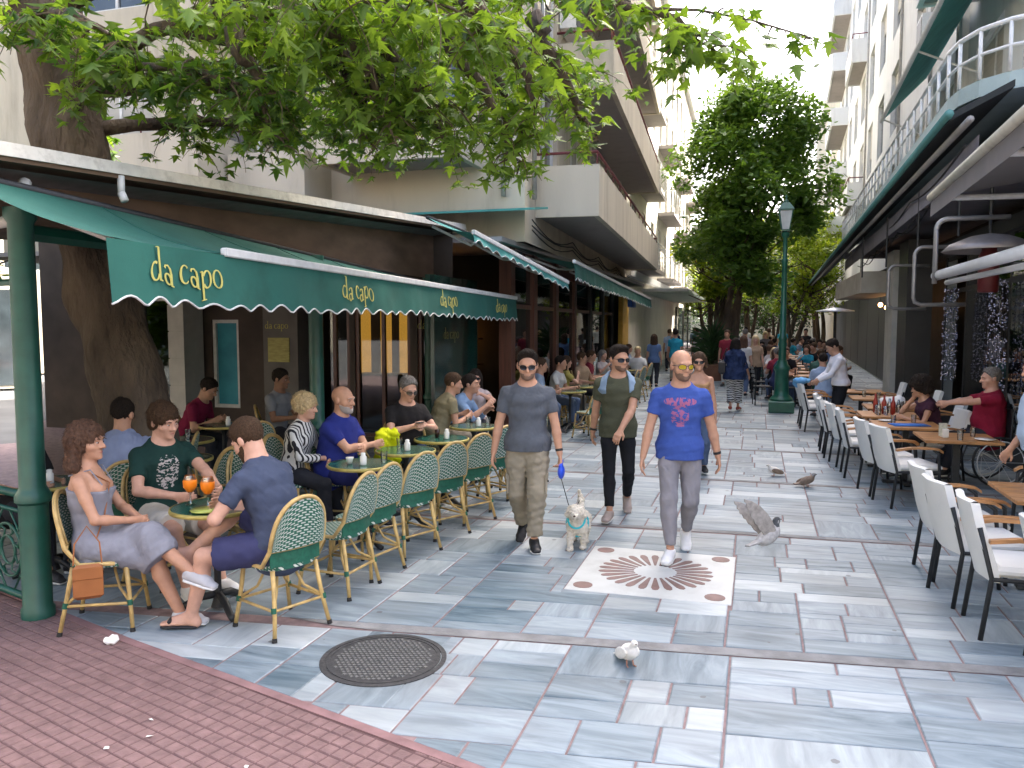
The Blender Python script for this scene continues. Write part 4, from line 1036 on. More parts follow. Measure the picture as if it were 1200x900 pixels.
def awning(name, r0, r1, f0, f1, drop, m, label, scal=.27, nseg=None, bar=True, bar_from=0.0, ends=False, group=None):
    """fabric from the roller r0-r1 to the front bar f0-f1, scalloped valance hanging down"""
    root = empty(name, r0, 0, label, 'awning', group); o = Vector(r0); r0, r1, f0, f1 = [Vector(p) - o for p in (r0, r1, f0, f1)]
    L = (f1 - f0).length; nu = max(8, int(L / .25))
    def top(u, v):
        p = r0.lerp(r1, u).lerp(f0.lerp(f1, u), v); return (p.x, p.y, p.z - (.05 + .02 * math.sin(u * L * 1.7)) * math.sin(math.pi * v) + .009 * math.sin(u * L * 5 + 2 * v) * v)
    b = MB(); b.grid(top, nu * 3, 10); b.build('canopy', m, root, smooth=True)
    for k in range(1, int(L / 1.2) + 1):
        us = k * 1.2 / L
        if us < .99: sm = MB(); sm.tube([(lambda q: (q[0], q[1], q[2] + .002))(top(us, j / 10)) for j in range(11)], .0045, 5); sm.build('seam', m, root)
    ns = max(2, round(L / scal)); nn_ = ns * 8
    def hem(u): return drop * (1 - .0) - (.046 + .012 * math.sin(u * 41)) * abs(math.sin(math.pi * (ns * u + .08 * math.sin(u * 23)))) ** 1.4 + .012 * math.sin(u * 9)
    def val(u, v):
        p = f0.lerp(f1, u); w_ = .018 * math.sin(u * L * 7.0) * v + .03 * v
        out = (f0 - r0); out.z = 0; out.normalize()
        p = p + out * w_; return (p.x, p.y, p.z - hem(u) * v)
    b = MB(); b.grid(val, nn_, 4); vo = b.build('valance', m, root, smooth=True)
    b = MB(); b.tube([val(i / nn_, 1) for i in range(nn_ + 1)], .007, 5); b.build('piping', ALU, vo, smooth=True)
    if bar:
        q = f0.lerp(f1, bar_from); b = MB(); d = (f1 - f0).normalized(); M = Matrix((d, Vector((0, 0, 1)).cross(d), Vector((0, 0, 1)))).transposed()
        c = (q + f1) / 2; b.box(tuple(c + Vector((0, 0, .02))), ((f1 - q).length, .05, .06), mtx=M, bev=.008); b.build('front_bar', ALU, root)
    b = MB(); b.tube([tuple(r0), tuple(r1)], .03, 8); b.build('roller', DKM, root, smooth=True)
    for u in (.04, .35, .65, .96):
        a = r0.lerp(r1, u); c = f0.lerp(f1, u); e = a.lerp(c, .5) + (r1 - r0).normalized() * .5 + Vector((0, 0, -.16)); c = a.lerp(c, .95); b = MB(); b.tube([tuple(a - Vector((0, 0, .10))), tuple(e), tuple(c - Vector((0, 0, .09)))], .02, 6); b.build('folding_arm', ALU, root)
    return root, val
CV = awning('cafe_awning', (-4.66, 3.7, 2.91), (-4.95, 13.0, 2.56), (-3.38, 3.55, 2.46), (-3.9, 13.0, 2.39), .36, CANV, 'long green scalloped awning lettered in yellow over the bistro tables', bar_from=.115)
o_ = Vector((-4.55, 3.75, 3.02))
for yc, s in ((3.86, .122), (6.35, .122), (9.0, .122), (11.6, .122)):
    u0 = (yc - 3.55) / 9.45
    def place(x, y, z, u0=u0):
        u = u0 + x / 9.46; q = CV[1](u, .62); v0 = CV[1](u, .62 - 0); d = CV[1](min(1, u), 1)
        return (q[0] + .012 + z + (0.0 - y) * .06, q[1], q[2] + y - .02)
    text('lettering', CV[0], s, place, YEL)
# folded awning beyond it
awning('side_awning', (-4.4, 10.4, 3.45), (-4.0, 13.6, 3.2), (-3.55, 9.9, 3.15), (-3.1, 13.4, 2.66), .12, TEAL, 'short teal awning tucked under the flat roof edge', bar=True)
awning('side_awning', (-4.05, 13.6, 3.3), (-4.75, 28.2, 3.3), (-3.02, 13.5, 3.02), (-3.55, 28.0, 2.78), .30, CANV, 'plain green scalloped awning along the dark shopfront', bar=True)
ta = MB(); ta.box((-4.7, 12.55, 3.82), (2.7, .9, .035), mtx=Euler((R(8), 0, 0)).to_matrix()); ta.build('canopy_panel', TEAL, None, label='flat teal canopy panel fixed to the front of the beige building', cat='awning')
PAV = empty('cafe_pavilion', (0, 0, 0), 0, 'low green cafe pavilion with white roof edge, posts and glazed back wall', 'pavilion')
# roof with white edge, higher towards the street end
rb = MB(); rb.add([(-4.6, 3.0, 2.97), (-4.6, 12.4, 3.48), (-12, 12.4, 3.48), (-12, 3.0, 2.97), (-4.6, 3.0, 3.03), (-4.6, 12.4, 3.54), (-12, 12.4, 3.54), (-12, 3.0, 3.03)], [(0, 3, 2, 1), (4, 5, 6, 7), (0, 1, 5, 4), (2, 3, 7, 6), (1, 2, 6, 5), (3, 0, 4, 7)])
RF = rb.build('roof', BROWN, PAV)
rb = MB(); rb.add([(-4.58, 2.98, 3.0), (-4.58, 12.45, 3.51), (-4.595, 12.45, 3.60), (-4.595, 2.98, 3.09), (-4.66, 2.98, 3.0), (-4.66, 12.45, 3.51), (-4.66, 12.45, 3.60), (-4.66, 2.98, 3.09)], [(0, 1, 2, 3), (3, 2, 6, 7), (5, 4, 7, 6), (0, 4, 5, 1), (0, 3, 7, 4), (1, 5, 6, 2)])
rb.build('roof_edge', mat('roof_edge_white', (.60, .58, .52), .7, .1, 8, dirt=.5, dscale=7), RF)
rb = MB(); rb.add([(-4.66, 2.97, 2.93), (-4.66, 12.4, 3.44), (-5.1, 12.4, 3.38), (-5.1, 2.97, 2.87)], [(0, 1, 2, 3)]); rb.build('gutter_soffit', mat('grey_gutter', (.16, .155, .15), .7, .2), RF)
rb = MB(); rb.tube([(-4.60, 5.0, 3.10), (-4.60, 5.0, 2.95)], .026, 8); rb.tube([(-4.60, 5.0, 2.97), (-4.57, 5.0, 2.91)], .03, 8); rb.build('downpipe', ALU, RF, smooth=True)
# timber fascia between roof and awning
rb = MB(); rb.add([(-4.98, 3.6, 2.7), (-4.98, 12.4, 2.7), (-4.98, 12.4, 3.45), (-4.98, 3.6, 2.95)], [(0, 1, 2, 3)]); rb.build('fascia_board', BROWN, PAV)
def post(x, y, h=2.75, nm='post'):
    b = MB(); b.lathe([(.105, 0), (.105, .06), (.092, .08), (.092, .78), (.112, .80), (.112, .84), (.095, .87), (.082, .9), (.078, h - .1), (.1, h - .06), (.1, h)], (x, y, 0), 20); return b.build(nm, GREEN, PAV, smooth=40)
for x, y in ((-4.66, 4.17), (-4.78, 8.05), (-4.95, 11.75)): post(x, y)
b = MB()
for p in ([(-4.66, 4.17, 2.7), (-4.75, 4.3, 2.95)], [(-4.66, 4.17, 2.68), (-6.8, 4.75, 2.62)]): b.tube(p, .04, 8)
b.build('bracket', ALU, PAV, smooth=True)
b = MB(); b.tube([(-4.66, 4.17, 2.6), (-4.95, 11.75, 2.6)], .06, 6); b.build('beam', GREEN, PAV)
# front screen: iron railing below, glass above
def screen(p, q):
    a, c = Vector((*p, 0)), Vector((*q, 0)); d = (c - a).normalized(); L = (c - a).length
    P = lambda t, z: tuple(a + d * t + Vector((0, 0, z)))
    b = MB(); b.tube([P(0, .82), P(L, .82)], .03, 8); b.tube([P(0, .10), P(L, .10)], .025, 8); b.tube([P(0, .70), P(L, .70)], .016, 6)
    n = max(1, round(L / .62))
    for k in range(n + 1): b.tube([P(L * k / n, .0), P(L * k / n, .82)], .02, 6)
    rl = b.build('railing', GREEN, PAV, smooth=True)
    for k in range(n):
        cx_ = L * (k + .5) / n; hw = L / n / 2 - .03; b = MB()
        for r_ in (.10, .19): b.tube([P(cx_ + r_ * math.cos(2 * math.pi * i / 20), .40 + r_ * math.sin(2 * math.pi * i / 20)) for i in range(20)], .011, 5, closed=True)
        for i in range(8): an = math.pi * i / 4 + .2; b.tube([P(cx_ + .1 * math.cos(an), .40 + .1 * math.sin(an)), P(cx_ + .15 * math.cos(an + .35), .40 + .15 * math.sin(an + .35)), P(cx_ + .19 * math.cos(an), .40 + .19 * math.sin(an))], .008, 5)
        for sx in (-1, 1):
            for sz in (-1, 1): b.tube([P(cx_ + sx * (.05 + (hw - .05) * t), .40 + sz * (.29 - .27 * (math.sin(t * 3.0)) ** 2 * .5)) for t in (0, .25, .5, .75, 1)], .008, 5)
        b.build('scroll_panel', GREEN, rl, smooth=True)
    b = MB(); x, y = p; b.add([P(.05, .86), P(L - .05, .86), P(L - .05, 2.25), P(.05, 2.25)], [(0, 1, 2, 3)]); gl = b.build('glass_screen', glass('screen_glass', (.8, .85, .83), .02, .85, .6), PAV)
    b = MB(); b.tube([P(0, 2.27), P(L, 2.27)], .025, 6)
    for k in range(n + 1): b.tube([P(L * k / n, .82), P(L * k / n, 2.27)], .014, 6)
    b.build('screen_frame', GREEN, PAV)
screen((-4.75, 4.2), (-7.6, 5.05))
# back wall of the terrace facing the camera: windows, pillar, lit bar
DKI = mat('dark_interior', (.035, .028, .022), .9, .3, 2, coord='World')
MB12 = facade_mtx((-4.65, 12.0), (-13, 12.0))           # x measured to the left from the street corner
ops = [(.12, .62, .45, 2.5), (.75, 1.75, .1, 2.55), (1.85, 2.45, .1, 2.5), (2.75, 3.25, .7, 2.02), (4.0, 4.55, .5, 2.05), (5.15, 6.1, .3, 2.45)]
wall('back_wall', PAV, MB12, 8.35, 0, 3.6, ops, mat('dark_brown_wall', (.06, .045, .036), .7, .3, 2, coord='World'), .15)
POST = mat('teal_poster', (.02, .16, .22), .5, .5, 1.8, col2=(.05, .33, .42))
for i, o in enumerate(ops):
    f = window(PAV, MB12, o, fm=(MAHOG if i < 3 else ALU), mull=(0, 1, 1, 0, 0, 0)[i], gm_=SHOPG if i in (0, 1, 2, 5) else POST, y=-.06)
block('interior_back', PAV, -13, -4.7, 14.6, 14.7, 0, 3.3, DKI); block('interior_floor', PAV, -13, -4.7, 12.2, 14.6, .0, .01, DKI)
AMB = mat('amber_lit_panel', (.5, .25, .04), .6, .4, 4, emit=(1.0, .42, .06, .42)); SHELF = mat('shelf_wood', (.09, .04, .02), .5, .3)
for k, (x, z0, z1) in enumerate(((-6.55, .9, 2.3), (-6.95, .9, 2.3), (-5.85, 1.75, 2.3), (-5.5, 1.75, 2.3), (-5.5, 1.3, 1.62), (-5.85, 1.3, 1.62), (-7.4, .9, 2.3))):
    block('lit_panel', PAV, x - .11, x + .11, 14.3, 14.34, z0, z1, AMB)
block('bar_counter', PAV, -7.2, -4.9, 13.4, 13.9, 0, 1.05, SHELF)
for z in (1.2, 1.68, 2.35): block('bar_shelf', PAV, -6.3, -5.0, 14.2, 14.45, z, z + .03, SHELF)
rs = random.Random(5)
for k in range(22):
    m = MB(); x = -6.25 + .055 * k + rs.uniform(-.01, .01); h = rs.uniform(.22, .3); m.lathe([(.03, 0), (.032, h * .55), (.012, h * .72), (.012, h)], (x, 14.25, rs.choice((1.23, 1.71))), 8); m.build('bottle', rs.choice([mat('bottle_green', (.02, .09, .03), .1), mat('bottle_amber', (.18, .07, .01), .1), mat('bottle_clear', (.3, .3, .28), .1)]), None, label='bottle standing on the lit shelves behind the bar counter', cat='bottle', group='bottles on the bar shelves', smooth=True)
# menu pillar
block('menu_pillar', PAV, -7.85, -7.2, 11.55, 11.98, 0, 3.2, mat('grey_pillar', (.12, .11, .10), .7, .2, 3))
b = MB(); b.b2((-7.75, 11.53, 1.35), (-7.35, 11.549, 1.75)); mp_ = b.build('menu_board', mat('menu_yellow', (.38, .34, .12), .7, .2, 9, stretch=(1, 1, 4)), PAV)
text('lettering', PAV, .075, lambda x, y, z: (-7.8 + x, 11.54 - z, 1.9 + y), YEL)
text('lettering', PAV, .09, lambda x, y, z: (-5.22 + x * 1.0, 11.9 - z, 1.9 + y), YEL)
b = MB(); b.b2((-4.62, 11.0, .3), (-4.56, 12.9, 2.7)); b.build('green_glass_door', mat('green_glazing', (.015, .05, .04), .12, .3, 2, spec=.8), PAV)
text('lettering', PAV, .11, lambda x, y, z: (-4.55 + z, 11.35 + x, 1.75 + y), mat('faded_gold', (.25, .22, .08), .6))
# patio heater under the roof
ht = empty('wall_heater', (-6.3, 7.0, 2.02), R(-40), 'slim silver infrared heater hung under the pavilion roof', 'heater')
b = MB(); b.box((0, 0, 0), (.62, .1, .1), bev=.02); b.build('housing', DKM, ht); b = MB(); b.box((0, -.055, -.01), (.5, .02, .06)); b.build('reflector', mat('chrome', (.55, .55, .55), .25, .05, metal=1), ht)
b = MB(); b.tube([(0, .02, .04), (0, .04, 1.0)], .015, 6); b.build('bracket', DKM, ht)
# white framed windows and column behind the trunk
block('tiled_pier', PAV, -9.6, -9.3, 11.4, 11.9, 0, 3.0, mat('pale_pier', (.45, .44, .40), .6, .08))
for k in range(6): block('pier_tile', PAV, -9.61, -9.29, 11.385, 11.4, .02 + k * .46, .46 + k * .46, mat('pier_tile', (.48, .47, .43), .4, .08))
# ------------------------------------------------------------------ right cafe terrace
GREYC = mat('grey_canvas', (.17, .155, .15), .85, .15, 2, dirt=.3, coord='World')
RC = empty('glazed_terrace', (0, 0, 0), 0, 'glazed dark framed front of the right hand cafe under the terrace roof', 'cafe front')
TG = glass('terrace_glass', (.66, .70, .68), .02, .7, 1.4)
CRM = mat('cream_pillar', (.46, .45, .40), .8, .1, 3, dirt=.3)
def rx(y): return 3.32 + .03 * (y - 10)
for y in (8.2, 10.0, 12.75, 15.65, 17.6): block('post', RC, rx(y) - .05, rx(y) + .05, y - .05, y + .05, 0, 3.3, DKM)
for y0, y1 in ((8.25, 9.95), (10.05, 12.7), (12.8, 15.6), (15.7, 17.55)):
    x = rx((y0 + y1) / 2); block('pane', RC, x - .008, x, y0, y1, .5, 2.55, TG); block('rail', RC, x - .03, x + .03, y0, y1, 2.55, 2.63, DKM); block('kick_panel', RC, x - .02, x + .02, y0, y1, .0, .5, DKM); block('fanlight', RC, x - .008, x, y0, y1, 2.63, 3.25, TG)
block('head_beam', RC, 3.25, 3.6, 8.1, 27, 3.25, 3.45, DKM)
block('black_column', RC, 2.75, 3.2, 17.2, 18.2, 0, 3.6, mat('black_stone', (.02, .021, .022), .35, .2, 4))
block('cream_pillar', RC, 2.85, 3.2, 19.6, 20.6, 0, 3.6, CRM)
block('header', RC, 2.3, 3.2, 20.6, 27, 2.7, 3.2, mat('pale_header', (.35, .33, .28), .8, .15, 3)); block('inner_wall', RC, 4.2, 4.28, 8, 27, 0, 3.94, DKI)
block('curtain', RC, 4.0, 4.05, 10.6, 12.3, .2, 2.9, mat('cream_curtain', (.42, .39, .28), .9, .12, 2, stretch=(30, 30, .4)))
for k, (y, z) in enumerate(((21.5, 2.45), (22.6, 2.5), (23.6, 2.4), (24.8, 2.5))):
    l_ = empty('pendant_lamp', (3.3, y, z), 0, 'small warm pendant lamp glowing in the dark cafe doorway', 'lamp', 'pendant lamps in the doorway')
    b = MB(); b.lathe([(.02, .06), (.05, .04), (.06, 0), (.05, -.04), (.015, -.06)], n=10); b.build('bulb', mat('warm_bulb', (1, .7, .4), .4, emit=(1, .5, .18, 4)), l_, smooth=True)
    b = MB(); b.tube([(0, 0, .06), (0, 0, .9)], .006, 5); b.build('cord', DKM, l_)
# near awning, grey underside
NA = empty('terrace_awning', (0, 0, 0), 0, 'grey brown terrace awning with cream front bar above the white chairs', 'awning')
def na(u, v):
    y = 4.2 + 5.2 * u; return (1.48 + .22 * u + 2.4 * v, y, 3.28 + .02 * u + .5 * v - .06 * math.sin(math.pi * v))
b = MB(); b.grid(na, 16, 6); b.build('canopy', GREYC, NA, smooth=True)
b = MB(); d = Vector(na(1, 0)) - Vector(na(0, 0)); b.tube([na(0, 0), na(1, 0)], .045, 10); b.build('front_bar', mat('cream_bar', (.50, .48, .40), .6, .12, dirt=.3), NA, smooth=True)
b = MB(); b.grid(lambda u, v: (na(u, 0)[0] + .0, na(u, 0)[1], na(u, 0)[2] - .04 - .16 * v), 20, 2); b.build('valance', GREYC, NA)
for u in (.1, .5, .95):
    b = MB(); p = Vector(na(u, 1)); q = Vector(na(u, .02)); b.tube([tuple(p - Vector((0, 0, .15))), tuple(p.lerp(q, .5) + Vector((0, .45, -.25))), tuple(q - Vector((0, 0, .05)))], .03, 8); b.build('folding_arm', ALU, NA, smooth=True)
# upper folded awning with teal bar
UP = empty('terrace_awning', (0, 0, 0), 0, 'long folded black awning with a teal front bar under the railed balcony', 'awning')
b = MB(); b.add([(1.82, 9.3, 4.12), (2.6, 50, 4.0), (3.3, 50, 4.35), (2.4, 9.3, 4.42), (1.82, 9.3, 4.05), (2.6, 50, 3.93), (3.3, 50, 4.28), (2.4, 9.3, 4.35)], [(0, 1, 2, 3), (7, 6, 5, 4), (0, 4, 5, 1), (3, 7, 4, 0)]); b.build('canopy', mat('black_canvas', (.02, .024, .024), .8, .2, 3), UP)
b = MB(); b.tube([(1.80, 9.2, 4.1), (2.58, 50, 3.98)], .045, 8); b.build('front_bar', mat('dull_teal_bar', (.07, .20, .185), .6, .12), UP, smooth=True)
b = MB(); b.tube([(1.95, 9.0, 3.99), (2.7, 50, 3.88)], .035, 8); b.build('cable_duct', mat('grey_duct', (.25, .24, .23), .6), UP, smooth=True)
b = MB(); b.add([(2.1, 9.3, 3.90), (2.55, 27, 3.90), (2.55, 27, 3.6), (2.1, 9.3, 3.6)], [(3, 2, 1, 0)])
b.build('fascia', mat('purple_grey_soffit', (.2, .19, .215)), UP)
for y in (10.5, 13.0, 16.0, 19.5):
    b = MB(); b.tube([(2.2, y, 3.9), (2.2, y, 3.0)], .015, 6); b.build('hanger', DKM, UP)
# white horizontal pole
wp = MB(); wp.tube([(2.0, 10.6, 2.55), (1.95, 5.6, 2.55)], .055, 12); wp.tube([(2.12, 10.6, 2.47), (2.1, 5.6, 2.47)], .03, 8); wp.build('awning_pole', mat('white_tube', (.72, .75, .78), .3, .05), None, label='white tubular awning pole above the nearest terrace table', cat='pole', smooth=True)
# bent grey pipes
for i, (x, y, z, s) in enumerate(((1.95, 10.4, 2.45, 1.0), (2.1, 12.6, 2.35, .95), (2.25, 16.0, 2.35, .9))):
    pts = [(x, y, z), (x, y, z + .62 * s)]
    for k in range(6): a = R(90 * k / 5); pts.append((x + .12 * (1 - math.cos(a)), y, z + .62 * s + .12 * math.sin(a)))
    pts.append((x + .75 * s, y, z + .74 * s)); low = [(x + .7 * s, y, z - .1), (x + .1, y, z - .1), (x + .02, y, z - .06)] if i else []
    b = MB(); b.tube(low + pts, .028, 8); b.build('bent_pipe', mat('galvanised', (.33, .32, .31), .45, .15, metal=.6), None, smooth=True, cat='pipe', label=('bent grey steel pipe bracket at the end of the white pole', 'looped grey steel pipe frame above the terrace tables', 'small bent grey pipe frame near the waiter')[i])
# hanging heater with red bottle
hh = empty('parasol_heater', (2.55, 10.6, 2.75), 0, 'mushroom shaped terrace heater with red gas cylinder hanging under the awning', 'heater')
b = MB(); b.lathe([(.02, .28), (.2, .25), (.42, .16), (.5, .08), (.49, .075), (.2, .2), (.02, .22)], n=28, cap=False); b.build('reflector', mat('dull_steel', (.36, .33, .32), .5, .15, metal=.5), hh, smooth=True)
b = MB(); b.lathe([(.1, -.4), (.11, -.38), (.11, .02), (.08, .08), (.08, .2)], n=16); b.build('cylinder', mat('red_enamel', (.11, .012, .012), .5), hh, smooth=40)
b = MB(); b.tube([(0, 0, .26), (0, 0, 1.1)], .02, 6); b.build('hanger', DKM, hh)
h2 = empty('parasol_heater', (2.05, 24, 2.3), 0, 'pale flat topped patio heater standing beside the far terrace tables', 'heater')
b = MB(); b.lathe([(.03, .12), (.5, .03), (.5, .0), (.03, .06)], n=24, cap=False); b.build('reflector', mat('bright_steel', (.75, .77, .8), .3, metal=.3), h2, smooth=True); b = MB(); b.tube([(0, 0, -2.3), (0, 0, .06)], .04, 8); b.lathe([(.22, -2.3), (.22, -1.6), (.1, -1.55)], n=16); b.build('stand', DKM, h2)
# strings of little lights wound round the posts
SILV = mat('silver_bead', (.5, .5, .62), .2, .3, metal=.8)
def beads(x, y, lab):
    root = empty('bead_garland', (x, y, 0), 0, lab, 'garland'); r_ = random.Random(int(y * 10)); st = MB()
    for k in range(5):
        px = (k - 2) * .05; st.tube([(px, 0, 1.0), (px, 0, 2.6)], .004, 4)
    st.build('string', DKM, root); m = MB()
    for k in range(320):
        px = (r_.randrange(5) - 2) * .05 + r_.uniform(-.012, .012); py = r_.uniform(-.06, .06); z = r_.uniform(1.0, 2.6); s = r_.uniform(.009, .02)
        m.lathe([(.001, -s), (s * .8, -s * .5), (s, 0), (s * .8, s * .5), (.001, s)], (px, py, z), 6)
    m.build('beads', SILV, root, smooth=True, kind='stuff')
beads(3.2, 15.6, 'garland of silver beads on the glass screen post behind the bushy haired woman'); beads(3.2, 12.7, 'garland of silver beads on the glass screen post behind the man in red')
# ------------------------------------------------------------------ furniture
CANE = mat('bamboo_cane', (.50, .345, .13), .45, .28, 14, spec=.45, bump=.1, bscale=60)
def weave(name, c1, c2, sc):
    m = bpy.data.materials.new(name); m.use_nodes = True; n = m.node_tree.nodes; l = m.node_tree.links; p = n['Principled BSDF']; p.inputs['Roughness'].default_value = .5
    uv = n.new('ShaderNodeUVMap'); mp = n.new('ShaderNodeMapping'); mp.inputs['Scale'].default_value = (sc[0], sc[1], 1); l.new(uv.outputs[0], mp.inputs[0])
    br = n.new('ShaderNodeTexBrick'); br.inputs['Scale'].default_value = 1.0; br.inputs['Mortar Size'].default_value = .2; br.inputs['Mortar Smooth'].default_value = .15; br.inputs['Brick Width'].default_value = 1.0; br.inputs['Row Height'].default_value = .8
    br.inputs['Color1'].default_value = (*c2, 1); br.inputs['Color2'].default_value = (c2[0] * .8, c2[1] * .8, c2[2] * .78, 1); br.inputs['Mortar'].default_value = (*c1, 1); l.new(mp.outputs[0], br.inputs['Vector'])
    l.new(br.outputs[0], p.inputs['Base Color']); bp = n.new('ShaderNodeBump'); bp.inputs['Strength'].default_value = .5; bp.inputs['Distance'].default_value = .004; l.new(br.outputs['Fac'], bp.inputs['Height']); l.new(bp.outputs[0], p.inputs['Normal']); return m
WEAVE = weave('green_white_weave', (.012, .105, .065), (.60, .62, .56), (11, 15)); WGREEN = mat('green_weave_plain', (.012, .10, .06), .5, .25, 40)
BLKR = mat('black_rubber', (.015, .015, .015), .7)
def bistro_chair():
    c = empty('bistro_chair')
    # seat
    b = MB(); prof = []
    for i in range(24):
        a = 2 * math.pi * i / 24; q = lambda v: math.copysign(abs(v) ** .7, v); prof.append((.205 * q(math.cos(a)), .01 + .205 * q(math.sin(a))))
    n = 24
    for z, k in ((.425, .96), (.432, 1.0), (.455, 1.0), (.462, .94)):
        for x, y in prof: b.v.append((x * k, .01 + (y - .01) * k, z))
    for r_ in range(3):
        for i in range(n): b.f.append([r_ * n + i, r_ * n + (i + 1) % n, (r_ + 1) * n + (i + 1) % n, (r_ + 1) * n + i]); b.mi.append(0)
    b.f.append(list(range(3 * n, 4 * n))); b.mi.append(0); b.f.append(list(range(n - 1, -1, -1))); b.mi.append(0)
    for i, v in enumerate(b.v): b.uv[i] = (v[0] / .42 + .5 + (v[2] - .44) * 3, v[1] / .42 + .5)
    b.build('seat', WEAVE, c, smooth=40)
    # back hoop
    def hoop(t):  # t 0..1 over the arch
        a = math.pi * t; x = -.205 * math.cos(a) * (1 if True else 1); k = math.sin(a) ** .55
        return (x * (1.0 - .0 * k), -.16 - .09 * k - .02 * math.sin(a), .47 + .43 * k)
    pts = [(-.19, .11, .45), (-.203, 0.0, .452), (-.207, -.10, .455)] + [hoop(.02 + .96 * i / 22) for i in range(23)] + [(.207, -.10, .455), (.203, 0.0, .452), (.19, .11, .45)]
    b = MB(); b.tube(pts, .0145, 8); b.build('back_hoop', CANE, c, smooth=True)
    b = MB(); b.tube([(p[0] * .86, p[1] + .008, .50 + (p[2] - .47) * .9) for p in [hoop(.02 + .96 * i / 18) for i in range(19)]], .009, 6); b.build('inner_hoop', CANE, c, smooth=True)
    # woven back panel, curved
    def panel(u, v):
        t = 0.02 + .96 * u; p = hoop(t); zb = .565; z = zb + (p[2] * .985 - zb) * v if p[2] > zb else p[2] + .001 * v
        f = (z - .47) / .43; f = max(0, min(1, f)); return (p[0] * .97, -.17 - .085 * f ** .8 - .03 * math.sin(math.pi * u), z)
    b = MB(); b.grid(panel, 20, 10); b.grid(lambda u, v: (lambda q: (q[0], q[1] + .012, q[2]))(panel(1 - u, v)), 20, 10); b.build('back_panel', WEAVE, c, smooth=True)
    b = MB(); b.tube([(x, -.175 - .03 * math.cos(x / .19 * 1.57), .562) for x in np.linspace(-.185, .185, 9)], .011, 6); b.build('back_rail', CANE, c, smooth=True)
    b = MB(); b.grid(lambda u, v: (-.19 + .38 * u, -.165 - .035 * math.sin(math.pi * u), .455 + .1 * v), 10, 2); b.grid(lambda u, v: (.19 - .38 * u, -.158 - .035 * math.sin(math.pi * u), .455 + .1 * v), 10, 2); b.build('lower_weave', WGREEN, c)
    legs = []
    for sx in (-1, 1):
        for sy in (-1, 1):
            top = Vector((sx * .165, .01 + sy * .16, .43)); bot = Vector((sx * .215, .01 + (sy * .20 if sy > 0 else -.24), .0)); legs.append((top, bot))
            b = MB(); b.tube([tuple(top.lerp(bot, t) + Vector((sx * -.008 * math.sin(t * 3.1), 0, 0))) for t in (0, .3, .6, .95)], [.0155, .015, .014, .0135], 8); lg = b.build('leg', CANE, c, smooth=True)
            b = MB(); b.tube([tuple(top.lerp(bot, .94)), tuple(bot)], [.016, .018], 8); b.build('foot_cap', BLKR, lg)
            b = MB(); b.tube([tuple(top.lerp(bot, .52)), tuple(top.lerp(bot, .6))], .0175, 8); b.build('binding', WGREEN, lg)
            b = MB(); m1 = top.lerp(bot, .55); b.tube([tuple(m1), tuple(m1.lerp(Vector((0, .01, .40)), .45) + Vector((0, 0, -.02))), (sx * .05, .01 + sy * .05, .42)], .010, 6); b.build('brace', CANE, c, smooth=True)
    pr = [t.lerp(bo, .57) for t, bo in legs]
    for i, j in ((0, 1), (2, 3), (0, 2), (1, 3)):
        b = MB(); b.tube([tuple(pr[i]), tuple(pr[j])], .010, 6); b.build('stretcher', CANE, c, smooth=True)
    return c
GTOP = mat('green_enamel_top', (.015, .085, .06), .22, .2, 6, spec=.6); BRASS = mat('brass_edge', (.42, .34, .10), .4, .2, 12, metal=.3)
def bistro_table():
    t = empty('bistro_table')
    b = MB(); b.lathe([(.285, .715), (.29, .72), (.29, .735), (.285, .738)], n=36); b.build('top', GTOP, t, smooth=30)
    b = MB(); b.lathe([(.288, .708), (.301, .712), (.303, .725), (.3, .738), (.29, .740)], n=36, cap=False); b.build('edge_band', BRASS, t, smooth=True)
    b = MB(); b.lathe([(.05, .03), (.035, .08), (.024, .14), (.024, .62), (.04, .66), (.12, .705)], n=14); b.build('column', DKM, t, smooth=40)
    for k in range(3):
        a = 2.0944 * k + .4; b = MB(); b.tube([(0, 0, .12), (.12 * math.cos(a), .12 * math.sin(a), .10), (.25 * math.cos(a), .25 * math.sin(a), .03), (.29 * math.cos(a), .29 * math.sin(a), .022)], [.025, .028, .024, .022], 8); b.build('foot', DKM, t, smooth=True)
    return t
WFAB = mat('white_fabric', (.70, .70, .67), .85, .05, 3, bump=.3, bscale=25, spec=.15); OAK = mat('honey_wood', (.36, .17, .06), .4, .35, 3, stretch=(2, 14, 14), spec=.45)
